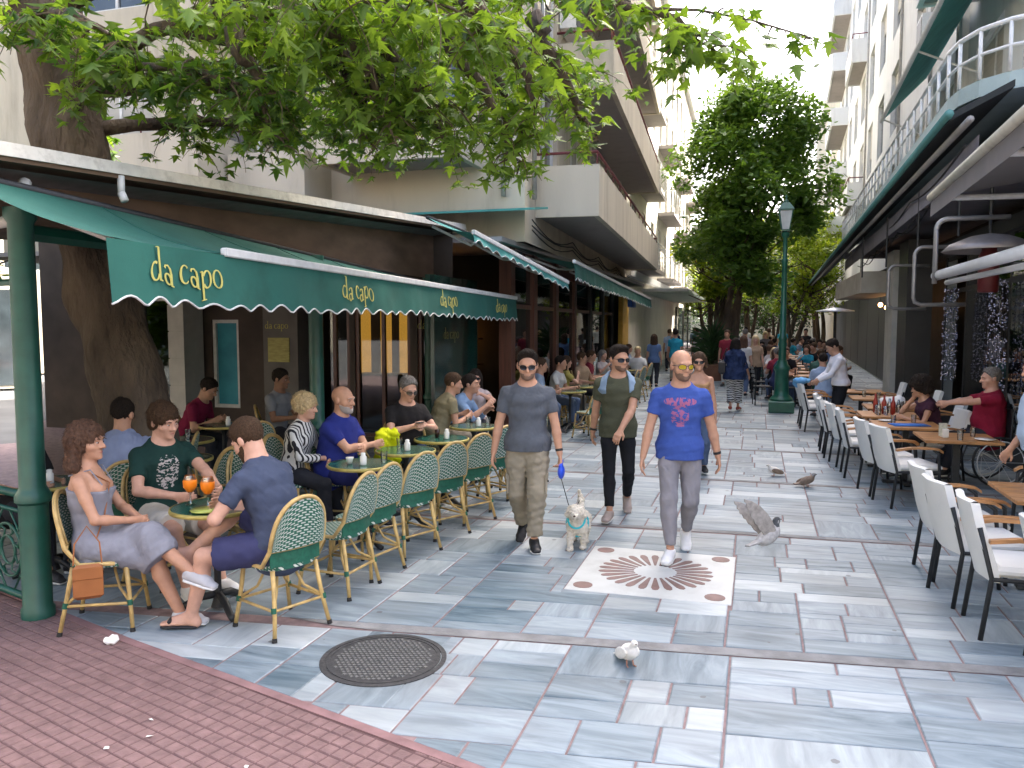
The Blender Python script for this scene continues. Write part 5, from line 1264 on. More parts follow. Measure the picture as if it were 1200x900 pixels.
def terrace_chair():
    """faces +x; black steel frame, white cover, wooden arms"""
    c = empty('terrace_chair')
    b = MB(); b.box((.03, 0, .445), (.46, .47, .07), bev=.025); b.build('seat', WFAB, c, smooth=40)
    def bk(u, v, o):
        w_ = .235 - .03 * v ** 3; x = -.2 - .13 * v - .03 * math.cos(u * math.pi - math.pi / 2) + o; return (x + .004 * math.sin(9 * u + 7 * v), (u * 2 - 1) * w_, .38 + .49 * v)
    b = MB(); n = 8; b.grid(lambda u, v: bk(u, v, -.026), 8, 10); b.grid(lambda u, v: bk(1 - u, v, .026), 8, 10)
    b.grid(lambda u, v: tuple(A(*bk(u, 1, -.026)) * (1 - v) + A(*bk(u, 1, .026)) * v + A(0, 0, .012 * math.sin(math.pi * v))), 8, 3)
    for e in (0, 1): b.grid(lambda u, v, e=e: tuple(A(*bk(e, u, -.026)) * (1 - v) + A(*bk(e, u, .026)) * v), 8, 2)
    b.build('back_cover', WFAB, c, smooth=50)
    for sy in (-1, 1):
        b = MB(); b.tube([(-.27, sy * .225, .0), (-.22, sy * .225, .40), (-.3, sy * .225, .72)], .016, 8); b.build('rear_leg', DKM, c, smooth=True)
        b = MB(); b.tube([(.24, sy * .24, .0), (.22, sy * .25, .40), (.2, sy * .265, .60), (.14, sy * .265, .645)], .016, 8); b.build('front_leg', DKM, c, smooth=True)
        b = MB(); b.tube([(-.22, sy * .24, .40), (.22, sy * .25, .40)], .014, 8); b.build('side_rail', DKM, c)
        b = MB()
        pts = [(-.25, sy * .25, .64), (-.1, sy * .27, .665), (.08, sy * .275, .665), (.19, sy * .27, .65), (.235, sy * .265, .62)]
        for (p, q) in zip(pts[:-1], pts[1:]):
            pass
        vs = []
        for p in pts: vs += [(p[0], p[1] - .026, p[2] - .01), (p[0], p[1] + .026, p[2] - .01), (p[0], p[1] + .022, p[2] + .014), (p[0], p[1] - .022, p[2] + .014)]
        b.add(vs, [(4 * i + k, 4 * i + (k + 1) % 4, 4 * i + 4 + (k + 1) % 4, 4 * i + 4 + k) for i in range(4) for k in range(4)] + [(3, 2, 1, 0), (16, 17, 18, 19)]); b.build('armrest', OAK, c, smooth=35)
    return c
def wood_table(wx=.75, wy=.75):
    t = empty('wooden_table')
    n = 5
    for k in range(n): b = MB(); y0 = -wy / 2 + wy * k / n; b.b2((-wx / 2, y0 + .0012, .715), (wx / 2, y0 + wy / n - .0012, .745), bev=.004); b.build('plank', OAK, t)
    b = MB(); b.box((0, 0, .38), (.07, .07, .66), bev=.008); b.build('column', DKM, t)
    b = MB(); b.box((0, 0, .025), (.5, .08, .035), bev=.01); b.box((0, 0, .026), (.08, .5, .036), bev=.01); b.build('base', DKM, t); b = MB(); b.box((0, 0, .70), (.45, .45, .025)); b.build('plate', DKM, t)
    return t
BC, BT, TC, WT = bistro_chair(), bistro_table(), terrace_chair(), wood_table()
kids_index()
USED = set()
def put(proto, loc, rz, label, cat, group):
    if proto.name not in USED: USED.add(proto.name); o = proto; o.location = loc; o.rotation_euler = (0, 0, R(rz))
    else: o = copy_tree(proto, None, loc, R(rz))
    return tag(o, label, cat, group)
# left: bistro chairs. rz: direction the sitter faces, 0 = +Y, 90 = -X, -90 = +X
GB = 'green and cane bistro chairs'
for x, y, rz, lab in [
    (-4.12, 4.22, -62, 'cane bistro chair under the woman in the grey dress, beside the green post'),
    (-2.98, 4.52, 68, 'green checked bistro chair with the man in navy shirt and shorts'),
    (-4.35, 5.05, -100, 'bistro chair under the man in dark green t-shirt, against the railing side'),
    (-4.95, 5.35, 40, 'bistro chair under the man in the pale blue shirt seen from behind'),
    (-2.98, 5.28, 86, 'empty bistro chair with white checked back, next to the navy shirt man'),
    (-2.98, 5.72, 78, 'empty bistro chair turned flat to the street, in front of the bald man in blue'),
    (-2.92, 6.35, 66, 'empty bistro chair in front of the table with the small white jar'),
    (-2.88, 6.98, 62, 'empty bistro chair opposite the man in black holding a phone'),
    (-2.82, 7.58, 62, 'empty bistro chair beside the walking man in the grey t-shirt'),
    (-2.78, 8.2, 66, 'empty bistro chair at the far end of the front row'),
    (-2.78, 8.75, 70, 'empty bistro chair half hidden behind the grey t-shirt man'),
    (-4.15, 6.0, -120, 'empty bistro chair with round green back, behind the round table of drinks'),
    (-4.45, 5.75, 170, 'empty bistro chair with checked back facing the tree trunk'),
    (-4.3, 6.78, -95, 'bistro chair under the blonde woman'),
    (-3.98, 6.98, -80, 'bistro chair under the bald man in the blue polo shirt'),
    (-3.95, 7.75, -90, 'bistro chair with a yellow jacket hung over it'),
    (-3.82, 8.37, -128, 'bistro chair under the man in black'),
    (-5.2, 7.0, 150, 'empty bistro chair deep under the awning, back to the street'),
    (-5.6, 6.6, 120, 'empty bistro chair beside the tree trunk'),
    (-5.5, 7.8, 60, 'empty bistro chair at the dark inner table'),
    (-6.2, 7.5, -60, 'empty bistro chair in front of the maroon shirt man'),
    (-4.9, 8.6, -90, 'empty bistro chair behind the green middle post'),
    (-7.0, 8.55, -90, 'bistro chair under the man in maroon'),
    (-6.15, 9.3, -60, 'bistro chair under the young man in a grey shirt against the back wall'),
    (-3.95, 9.6, -60, 'bistro chair under the man in khaki apron, facing away'),
    (-4.1, 10.4, -150, 'bistro chair under the man in light blue leaning over'),
    (-3.9, 10.9, -150, 'bistro chair under the woman in sunglasses by the green glazing'),
    (-2.75, 9.5, 80, 'empty bistro chair past the end of the lettered awning')]:
    put(BC, (x, y, 0), rz, lab, 'chair', GB)
GT = 'round green bistro tables'
TBL = [(-3.55, 4.62, 'round green bistro table carrying two orange drinks'), (-3.38, 6.42, 'round green table with salt jar, before the bald man in blue'), (-3.32, 7.25, 'round green table with a small white jar, beside the yellow jacket'), (-3.28, 8.1, 'round green table with dark drink and cup, by the man in black'), (-3.3, 9.2, 'round green table in front of the khaki vest man'), (-5.15, 6.2, 'empty round green table by the foot of the tree trunk'), (-5.9, 7.2, 'empty round green table in the dark of the awning'), (-6.3, 8.4, 'round green table between the maroon and grey shirt men'), (-5.35, 4.95, 'round green table behind the iron railing')]
for x, y, lab in TBL: put(BT, (x, y, 0), x * 50, lab, 'table', GT)
# second cafe further up the street
for i, (x, y, rz) in enumerate([(-2.75, 13.6, 60), (-2.7, 14.3, 70), (-2.85, 15.2, 80), (-2.8, 16.2, 85), (-2.9, 17.4, 80), (-2.9, 18.6, 90), (-2.95, 20.2, 80), (-3.0, 22, 80), (-3.7, 14.9, -90), (-3.7, 16.0, -100), (-3.8, 18, -80), (-3.8, 19.8, -90)]):
    put(BC, (x, y, 0), rz, 'cane bistro chair of the second cafe, farther up under the plain green awning', 'chair', 'chairs of the second cafe')
for i, (x, y) in enumerate([(-3.3, 14.5), (-3.3, 15.7), (-3.35, 17.6), (-3.4, 19.6), (-3.4, 21.5)]):
    put(BT, (x, y, 0), 0, 'round green table of the second cafe, under the plain green awning', 'table', 'tables of the second cafe')
# right: white chairs (face +x -> rz 0), others face -x
GW = 'white terrace chairs'
WCH = [(1.86, 5.2, 2, 'white terrace chair at the empty table nearest the street crossing'), (1.66, 5.80, 4, 'white terrace chair drawn up to the near wooden table with glasses'), (1.62, 6.42, 7, 'white terrace chair with sagging cover beside the near table'), (1.58, 7.02, 3, 'white terrace chair in a pair with gap before the wheelchair table'),
       (1.62, 9.62, 12, 'white terrace chair at the wheelchair table, turned a little'), (1.52, 10.2, 5, 'white terrace chair behind it at the wheelchair table'), (1.36, 11.25, 2, 'white terrace chair at the table with the blue napkin'),
       (1.32, 12.1, 4, 'white terrace chair beside the table of bottles'), (1.28, 12.8, -3, 'white terrace chair near the bread table'), (1.22, 13.5, 2, 'white terrace chair in front of the waiter'), (1.08, 15.8, 4, 'white terrace chair with a blue cloth on it'), (1.05, 16.6, 4, 'last white terrace chair before the lamp post')]
rj = random.Random(6)
for x, y, rz, lab in WCH: put(TC, (x + rj.uniform(-.04, .04), y, 0), rz + rj.uniform(-9, 9), lab, 'chair', GW)
for x, y, rz, lab in [(2.55, 8.2, 178, 'white terrace chair opposite, under the awning by the wheelchair'), (2.6, 13.2, 182, 'cream terrace chair against the glass screen'), (2.24, 11.45, 188, 'cream terrace chair under the bushy haired woman'), (2.55, 14.6, 180, 'cream terrace chair beyond the bread table'), (2.3, 16.4, 180, 'cream terrace chair by the black column')]: put(TC, (x, y, 0), rz, lab, 'chair', GW)
GWT = 'wooden terrace tables'
for x, y, lab in [(2.15, 6.75, 'wooden terrace table with glasses and sugar holder, at the man in the pale blue shirt'), (2.12, 9.8, 'wooden terrace table with the menu holder, in front of the wheelchair'), (1.78, 10.85, 'wooden terrace table with blue napkin'), (1.75, 12.0, 'wooden terrace table with bottles and glasses'), (1.95, 13.1, 'wooden terrace table with white bread bag'), (1.9, 14.6, 'wooden terrace table being cleared by the waiter'), (1.85, 16.0, 'wooden terrace table beyond the waiter'), (2.2, 5.2, 'wooden terrace table before the sagging white chair')]:
    put(WT, (x, y, 0), 0, lab, 'table', GWT)
# far tables and dark chairs in the middle of the street
def far_chair():
    c = empty('slatted_chair'); b = MB(); b.box((0, 0, .45), (.4, .4, .03)); b.build('seat', DKM, c)
    for k in range(3): b = MB(); b.box((0, -.2 - .02 * k, .6 + .11 * k), (.38, .015, .06)); b.build('back_slat', mat('grey_slat', (.2, .2, .19), .6), c)
    for sx in (-1, 1):
        for sy in (-1, 1): b = MB(); b.tube([(sx * .18, sy * .18, .44 if sy > 0 else .88), (sx * .19, sy * .2, 0)], .014, 6); b.build('leg', DKM, c)
    return c
FC = far_chair(); kids_index(); rf = random.Random(3)
for i in range(20):
    x = (.75, 1.55, 1.75, .2)[i % 4] + rf.uniform(-.1, .1); y = 20.2 + (i // 4) * 1.7 + rf.uniform(-.2, .2)
    put(FC, (x, y, 0), (90, -90, 180, -80)[i % 4] + rf.uniform(-15, 15), 'dark slatted chair of the busy terrace beyond the lamp post', 'chair', 'slatted chairs beyond the lamp post')
for i in range(10):
    put(WT, ((1.2, .95)[i % 2], 20.3 + i * 1.5, 0), 0, 'small wooden table of the busy terrace beyond the lamp post', 'table', 'tables beyond the lamp post')
# things on the tables
GLS = glass('drinking_glass', (.9, .93, .93), .02, .92, 1.5); CER = mat('white_china', (.75, .74, .70), .25, .03)
def item(nm, b, m, loc, lab, cat, grp=None): return b.build(nm, m, None, loc, 0, True, lab, cat, grp)
ORG = mat('orange_drink', (.9, .24, .015), .3, .1, spec=.3)
for x, y, lab in ((-3.74, 4.60, 'stemmed glass of orange drink held by the man in dark green'), (-3.58, 4.58, 'stemmed glass of orange drink beside the paper napkins')):
    g_ = empty('drink_glass', (x, y, .741), 0, lab, 'glass')
    b = MB(); b.lathe([(.036, 0), (.006, .006), (.005, .075), (.02, .088), (.043, .125), (.046, .165), (.036, .205)], n=16, cap=False); b.build('bowl', GLS, g_, smooth=True)
    b = MB(); b.lathe([(.005, .083), (.0225, .0895), (.0455, .125), (.0482, .165), (.043, .176)], n=16); b.build('drink', ORG, g_, smooth=True)
b = MB(); b.lathe([(.03, 0), (.095, .008), (.1, .016)], n=20); item('snack_plate', b, mat('yellow_green_plate', (.40, .45, .10), .3, .3, 30), (-3.5, 4.45, .741), 'small green snack plate on the table with the orange drinks', 'plate')
for k, (x, y, r_) in enumerate(((-3.42, 4.72, .3), (-3.36, 4.62, 1.0))):
    b = MB(); b.add([(-.06, -.05, 0), (.06, -.05, 0), (.06, .05, .005), (-.06, .05, .0), (0, -.045, .05), (0, .05, .045)], [(0, 4, 5, 3), (4, 1, 2, 5), (0, 1, 4), (3, 5, 2), (0, 3, 2, 1)]); o = item('napkin', b, mat('paper_white', (.78, .77, .74), .9), (x, y, .741), ('folded paper napkin lying beside the orange drinks', 'crumpled paper napkin at the navy shirt man’s side')[k].replace('’', "'"), 'napkin')
def jar(x, y, z, lab): b = MB(); b.lathe([(.028, 0), (.03, .01), (.03, .075), (.02, .085), (.022, .105), (.012, .11)], n=14); item('sugar_jar', b, CER, (x, y, z), lab, 'jar')
for x, y, lab in ((-3.32, 6.35, 'white sugar jar in front of the bald man in blue'), (-3.28, 7.2, 'white sugar jar alone on its green table'), (-3.2, 8.05, 'white cup beside the dark drink'), (-3.22, 9.15, 'white sugar jar on the khaki vest man\'s table'), (-5.05, 6.2, 'white sugar jar on the table by the tree trunk'), (-5.3, 4.9, 'white sugar jar behind the iron railing'), (-6.2, 8.35, 'white sugar jar on the maroon shirt man\'s table')): jar(x, y, .741, lab)
for x, y, lab in ((-3.46, 6.36, 'coffee cup with foam in front of the bald man in blue'), (-3.4, 6.5, 'small dark coffee glass near the sugar jar')):
    b = MB(); b.lathe([(.02, 0), (.034, .05), (.036, .06)], n=14); item('coffee_cup', b, CER if 'foam' in lab else mat('dark_coffee', (.06, .035, .02), .2), (x, y, .741), lab, 'cup')
b = MB(); b.lathe([(.024, 0), (.028, .09)], n=12); item('drink_tumbler', b, mat('cola', (.03, .012, .008), .1), (-3.34, 8.12, .741), 'tumbler of dark drink on the table of the man in black', 'glass')
for x, y, z, lab in ((1.98, 6.72, .746, 'clear water glass on the near wooden table'), (2.06, 6.85, .746, 'second clear water glass touching the napkin holder'), (2.1, 9.55, .746, 'clear glass beside the menu holder')):
    b = MB(); b.lathe([(.028, 0), (.034, .11)], n=14, cap=False); b.lathe([(.028, .001), (.028, .008)], n=14); item('drinking_tumbler', b, GLS, (x, y, z), lab, 'glass')
nh = empty('napkin_holder', (2.14, 6.7, .746), .3, 'steel holder with sugar sticks on the near wooden table', 'holder'); b = MB(); b.lathe([(.035, 0), (.04, .07)], n=14, cap=False); b.build('cup', GLS, nh, smooth=True)
for k in range(7): b = MB(); b.box((.02 * math.cos(k), .02 * math.sin(k), .06), (.012, .004, .11), rz=k); b.build('sugar_stick', (CER, OAK, mat('brown_paper', (.3, .16, .07), .8))[k % 3], nh)
b = MB(); b.lathe([(.07, 0), (.075, .03), (.05, .035)], n=18); item('ashtray', b, DKM, (2.36, 6.8, .746), 'black ashtray on the near wooden table', 'ashtray')
nh = empty('menu_holder', (1.98, 9.7, .746), .3, 'white menu card holder on the wheelchair table', 'holder'); b = MB(); b.box((0, 0, .05), (.06, .06, .1), bev=.008); b.build('block', CER, nh); b = MB(); b.box((-.02, 0, .09), (.09, .01, .14)); b.build('card', mat('menu_card', (.5, .5, .4), .7, .3, 30), nh)
b = MB(); b.box((0, 0, .006), (.42, .25, .01), rz=.2); item('blue_napkin', b, mat('blue_paper', (.02, .12, .42), .8), (1.8, 10.75, .746), 'blue paper napkin spread on its wooden table', 'napkin')
for k in range(9):
    x, y = 1.6 + .09 * (k % 4), 11.85 + .16 * (k // 3); h = (.2, .12, .26)[k % 3]; b = MB(); b.lathe([(.03, 0), (.032, h * .6), (.014, h * .8), (.014, h)] if h > .15 else [(.028, 0), (.033, h)], n=10)
    item(('bottle', 'tumbler', 'bottle')[k % 3], b, (GLS, GLS, mat('red_sauce', (.3, .03, .02), .3))[k % 3], (x, y, .746), ('clear glass cruet among the bottles on the terrace table', 'water tumbler among the bottles on the terrace table', 'red sauce bottle on the terrace table')[k % 3], ('bottle', 'glass', 'bottle')[k % 3], 'cruets on the bottle table')
F = Field(); F.add(Ell((0, 0, .07), (.17, .12, .08)), Ell((.08, .03, .1), (.09, .08, .07)), Ell((-.1, 0, .08), (.08, .09, .06))); F.noise = [(.008, 40, 2)]
tag(link('bread_bag', F.mesh('bread_bag', mat('paper_white', (.78, .77, .74)), .012), None, (1.95, 13.05, .746)), 'crumpled white bread bag on its wooden table', 'bag')
F = Field(); F.add(Ell((0, 0, .05), (.16, .14, .06)), Ell((-.05, .1, .0), (.1, .1, .1))); F.noise = [(.01, 35, 4)]
tag(link('blue_cloth', F.mesh('blue_cloth', cloth('sky_blue', (.14, .35, .6)), .014), None, (.80, 15.75, .88)), 'light blue cloth hung on a white terrace chair', 'cloth')
# yellow jacket
F = Field(); F.add(Loft((0, 0, .86), (0, .02, .6), (0, 1, 0), (1, 0, 0), .14, .05, .17, .06), Loft((0, .02, .6), (.01, .04, .45), (0, 1, 0), (1, 0, 0), .17, .06, .15, .06), Cap((.05, -.14, .82), (.06, -.2, .5), .06, .045), Cap((.05, .15, .82), (.06, .2, .52), .06, .045)); F.noise = [(.014, 24, 9), (.006, 60, 3)]
tag(link('yellow_jacket', F.mesh('yellow_jacket', cloth('lime_yellow', (.55, .60, .01)), .012), None, (-3.75, 7.62, .0)), 'bright yellow jacket draped over a bistro chair', 'jacket')

for k, (x, y, z) in enumerate(((-3.2, 6.52, .741), (-3.42, 7.32, .741), (-3.4, 9.28, .741), (-3.15, 9.3, .741), (2.3, 9.9, .746), (1.9, 11.05, .746), (1.65, 10.95, .746), (1.8, 13.3, .746), (2.05, 12.9, .746), (1.95, 14.5, .746), (1.75, 14.7, .746), (-5.9, 7.25, .741))):
    b = MB(); b.lathe([(.027, 0), (.032, .10)], n=12, cap=False); b.lathe([(.027, .001), (.027, .006)], n=12); item('drinking_tumbler', b, GLS, (x, y, z), 'small water tumbler left standing on a cafe table', 'glass', 'water tumblers on the tables')
for k, (x, y, z) in enumerate(((2.35, 9.6, .746), (1.6, 11.1, .746), (2.1, 13.25, .746), (1.85, 16.05, .746), (2.3, 5.25, .746))):
    b = MB(); b.lathe([(.05, 0), (.1, .012), (.105, .018)], n=20); item('plate', b, CER, (x, y, z), 'white china plate on a wooden terrace table', 'plate', 'plates on the terrace tables')
# ------------------------------------------------------------------ trees and lamp
BARK = mat('plane_bark', (.05, .036, .026), .95, .35, 3.2, bump=1.0, bscale=16, stretch=(1, 1, .4), coord='World', col2=(.135, .105, .075))
for n_ in BARK.node_tree.nodes:
    if n_.type == 'BUMP': n_.inputs['Distance'].default_value = .07
TWIG = mat('twig', (.10, .075, .045), .9, .2)
def leaves(name, parent, pts, m, shape, smin_, smax_, seed=1, droop=.5, tint=None):
    """pts: (x,y,z) leaf bases; shape: outline in (x,y) with stem at origin, tip +y; all leaves of one crown in one mesh"""
    r = np.random.default_rng(seed); N = len(pts); P = np.array(pts, dtype=np.float64)
    sh = np.array(shape, dtype=np.float64); k = len(sh)
    s = r.uniform(smin_, smax_, N); az = r.uniform(0, 2 * np.pi, N); dr = r.normal(droop, .45, N)       # tip direction pitch (down)
    tip = np.stack([np.cos(az) * np.cos(dr), np.sin(az) * np.cos(dr), -np.sin(dr)], 1)
    side = np.stack([-np.sin(az), np.cos(az), np.zeros(N)], 1); rl = r.normal(0, .5, N); nrm_ = np.cross(side, tip); side2 = side * np.cos(rl)[:, None] + nrm_ * np.sin(rl)[:, None]; nn = np.cross(side2, tip)
    fold = np.abs(sh[:, 0]) * .28 - .12 * sh[:, 1] ** 2
    V = P[:, None, :] + s[:, None, None] * (sh[None, :, 0, None] * side2[:, None, :] + sh[None, :, 1, None] * tip[:, None, :] + fold[None, :, None] * nn[:, None, :])
    # fan of triangles around vertex 0 (leaf base): stays cheap and folds along the midrib
    tri = np.array([(0, i, i + 1) for i in range(1, k - 1)])
    Fc = (np.arange(N)[:, None, None] * k + tri[None]).reshape(-1, 3)
    me = bpy.data.meshes.new(name); me.vertices.add(N * k); me.vertices.foreach_set('co', V.astype(np.float32).ravel())
    me.loops.add(len(Fc) * 3); me.loops.foreach_set('vertex_index', Fc.astype(np.int32).ravel()); me.polygons.add(len(Fc)); me.polygons.foreach_set('loop_start', (np.arange(len(Fc)) * 3).astype(np.int32)); me.update(calc_edges=True)
    t = r.uniform(0, 1, N) if tint is None else np.clip(np.array(tint) + r.normal(0, .25, N), 0, 1)
    a = me.attributes.new('tint', 'FLOAT', 'POINT'); a.data.foreach_set('value', np.repeat(t, k).astype(np.float32))
    me.materials.append(m); o = link(name, me, parent); o['kind'] = 'stuff'; return o
PALM = [(0, 0), (.14, .03), (.46, .06), (.20, .20), (.56, .52), (.17, .36), (.15, .58), (0, 1.0), (-.15, .58), (-.17, .36), (-.56, .52), (-.20, .20), (-.46, .06), (-.14, .03)]
OVAL = [(0, 0), (.25, .3), (.22, .65), (0, 1), (-.22, .65), (-.25, .3)]
LEAF1 = leafmat('plane_leaf', (.042, .102, .015), (.20, .32, .045), .52); LEAF2 = leafmat('dark_leaf', (.015, .04, .012), (.06, .13, .02), .35); LEAF3 = leafmat('sunny_leaf', (.09, .17, .015), (.3, .38, .05), .5)  # last leaf is yellowed to paint in the sun on far trees
# --- plane tree with branches reaching over the cafe
PT = empty('plane_tree', (-5.15, 5.75, 0), 0, 'big leaning plane tree growing through the cafe roof, branches over the street', 'tree')
def L_(p): return (p[0] + 5.15, p[1] - 5.75, p[2])
trunk = [(-5.0, 5.75, 0), (-5.08, 5.74, .5), (-5.2, 5.72, 1.2), (-5.4, 5.7, 2.1), (-5.62, 5.68, 3.0), (-5.72, 5.6, 3.8), (-5.8, 5.55, 4.8), (-5.95, 5.5, 6.4), (-6.0, 5.6, 8.5)]
b = MB(); tp = []; tr_ = []
rr_ = random.Random(8)
P_ = [Vector(L_(p)) for p in trunk]; RAD = [.42, .33, .30, .29, .285, .275, .26, .22, .15]
N_ = 110
for i in range(N_ + 1):
    t = i / N_ * (len(P_) - 1); k = min(int(t), len(P_) - 2); f = t - k; tp.append(tuple(P_[k].lerp(P_[k + 1], f))); tr_.append((RAD[k] * (1 - f) + RAD[k + 1] * f) * (1 + .05 * math.sin(i * .6)))
b.tube(tp, tr_, 40)
for i in range(len(b.v)):
    v = Vector(b.v[i]); q = .020 * math.sin(v.x * 19 + v.z * 2.5 + math.sin(v.z * 5)) + .018 * math.sin(v.y * 23 - v.z * 3 + 1.5 * math.sin(v.z * 4)) + .012 * math.sin(v.z * 9 + v.x * 11) + .010 * math.sin(v.x * 61 + 2 * math.sin(v.z * 11)) * math.sin(v.y * 57 + v.z * 6); k = i // 40; c = Vector(tp[min(k, N_)]); d = (v - c).normalized(); b.v[i] = tuple(v + d * q)
b.build('trunk', BARK, PT, smooth=True)
# boughs: (start, points..., radius)
BO = [[(-5.72, 5.6, 4.0), (-4.6, 5.5, 4.35), (-3.2, 5.6, 4.45), (-1.8, 6.0, 4.45), (-.6, 6.5, 4.4), (.35, 6.9, 4.25)], [(-5.78, 5.55, 4.6), (-4.6, 5.2, 4.7), (-3.2, 5.1, 4.5), (-2.2, 5.3, 4.25), (-1.6, 5.6, 3.95)], [(-5.7, 5.6, 3.6), (-5.0, 6.4, 3.85), (-4.4, 7.0, 4.0), (-3.7, 7.6, 3.95)], [(-5.72, 5.6, 3.8), (-5.0, 5.3, 4.0), (-4.2, 5.3, 3.95), (-3.5, 5.5, 3.75)],
      [(-5.8, 5.5, 4.9), (-4.8, 6.4, 5.1), (-3.6, 7.2, 5.0), (-2.4, 8.0, 4.8), (-1.7, 8.6, 4.6)], [(-5.75, 5.6, 4.5), (-6.6, 5.4, 4.8), (-7.4, 5.6, 4.6)], [(-5.7, 5.6, 3.9), (-6.2, 6.2, 4.0), (-6.8, 7.2, 3.9)], [(-5.7, 5.6, 4.0), (-5.1, 7.0, 4.4), (-4.6, 8.4, 4.6), (-4.0, 9.2, 4.5)], [(-4.6, 5.5, 4.35), (-3.6, 5.9, 4.2), (-2.9, 6.3, 4.0), (-2.5, 6.5, 3.7)], [(-4.7, 6.3, 4.9), (-3.6, 6.3, 4.75), (-2.6, 6.6, 4.6), (-2.0, 7.0, 4.2)], [(-3.2, 5.6, 4.45), (-2.75, 6.0, 4.05), (-2.5, 6.2, 3.6), (-2.42, 6.3, 3.35)], [(-3.6, 6.3, 4.75), (-3.35, 6.8, 4.2), (-3.25, 7.0, 3.75)], [(-4.3, 5.4, 4.0), (-3.95, 5.6, 3.75), (-3.75, 5.7, 3.45)], [(-2.0, 5.5, 4.3), (-1.75, 6.0, 3.9), (-1.7, 6.2, 3.5)], [(-5.75, 5.6, 4.3), (-5.2, 4.9, 4.3), (-4.6, 4.6, 4.15), (-4.1, 4.7, 3.9)], [(-5.8, 5.5, 4.9), (-5.9, 4.9, 4.75), (-6.1, 4.6, 4.3)], [(-5.75, 5.6, 4.1), (-5.3, 6.2, 4.35), (-4.8, 6.9, 4.5), (-4.2, 7.4, 4.5)], [(-2.2, 5.3, 4.3), (-1.3, 5.6, 4.35), (-.7, 6.0, 4.2), (-.3, 6.3, 3.95)], [(-2.5, 6.0, 4.4), (-2.15, 6.2, 3.9), (-1.95, 6.3, 3.45), (-1.9, 6.3, 3.2)], [(-1.7, 6.0, 4.3), (-1.45, 6.3, 3.8), (-1.3, 6.5, 3.45)], [(-3.9, 5.4, 4.2), (-3.7, 5.5, 3.75), (-3.6, 5.6, 3.35)], [(-3.2, 5.8, 4.3), (-2.9, 6.0, 3.8), (-2.8, 6.0, 3.4)], [(-2.3, 6.5, 4.4), (-2.1, 6.7, 3.95), (-2.0, 6.8, 3.55)], [(-3.4, 6.0, 4.4), (-3.2, 6.2, 3.85), (-3.15, 6.3, 3.5)]]
tw = []
for bo in BO:
    P = [Vector(L_(p)) for p in bo]; m = len(P); b = MB(); pts = []
    for i in range(12):
        t = i / 11 * (m - 1); k = min(int(t), m - 2); q = P[k].lerp(P[k + 1], t - k); pts.append(q + Vector((rr_.uniform(-.05, .05), rr_.uniform(-.05, .05), rr_.uniform(-.04, .04))))
    b.tube([tuple(p) for p in pts], [max(.008, .075 * (1 - i / 11) ** 1.1) for i in range(12)], 7); b.build('branch', BARK, PT, smooth=True)
    tw.append(pts)
lp = []; lt = []; tb = MB()
def twig(p0, d, L, n, dens, base):
    p = Vector(p0); d = Vector(d); pts = [p.copy()]
    for i in range(n):
        d = (d + Vector((rr_.uniform(-.25, .25), rr_.uniform(-.25, .25), -.22))).normalized(); p = p + d * (L / n); pts.append(p.copy())
    tb.tube([tuple(q) for q in pts], [max(.0025, .009 * (1 - i / len(pts))) for i in range(len(pts))], 4)
    for i in range(int(dens * L)):
        t = rr_.uniform(.15, 1) * n; k = min(int(t), n - 1); q = pts[k].lerp(pts[k + 1], t - k); lp.append(tuple(q + Vector((rr_.gauss(0, .05), rr_.gauss(0, .05), rr_.gauss(0, .04))))); lt.append(base + rr_.uniform(-.1, .1))
spec = [(0, 60, .95, .6), (1, 62, 1.1, .65), (2, 40, .7, .15), (3, 40, .65, .3), (4, 56, 1.0, .5), (5, 16, .6, .35), (6, 14, .6, .25), (7, 50, .95, .35), (8, 50, .95, .65), (9, 60, 1.0, .6), (10, 16, .45, .7), (11, 18, .45, .5), (12, 16, .45, .45), (13, 14, .4, .7), (14, 34, .6, .35), (15, 22, .6, .4), (16, 30, .6, .3), (17, 36, .6, .65), (18, 20, .42, .65), (19, 18, .4, .7), (20, 18, .4, .5), (21, 18, .4, .6), (22, 18, .45, .6), (23, 16, .4, .55)]
for bi, nt_, LL, base in spec:
    pts = tw[bi]
    for i in range(nt_):
        t = rr_.uniform(.25, 1.0) * 11; k = min(int(t), 10); q = pts[k].lerp(pts[k + 1], t - k); a = rr_.uniform(0, 6.28); up = rr_.uniform(-.3, .5)
        sc_ = LL * rr_.uniform(.5, 1.15) * (1 if t < 9 else .7)
        if bi == 0 and t > 6.4:
            sc_ *= .45
            if rr_.random() < .35: continue
        twig(q, (math.cos(a), math.sin(a), up), sc_, 7, 20, base)
tb.build('twigs', TWIG, PT, kind='stuff'); leaves('crown', PT, lp, LEAF1, PALM, .06, .175, 4, .6, lt)
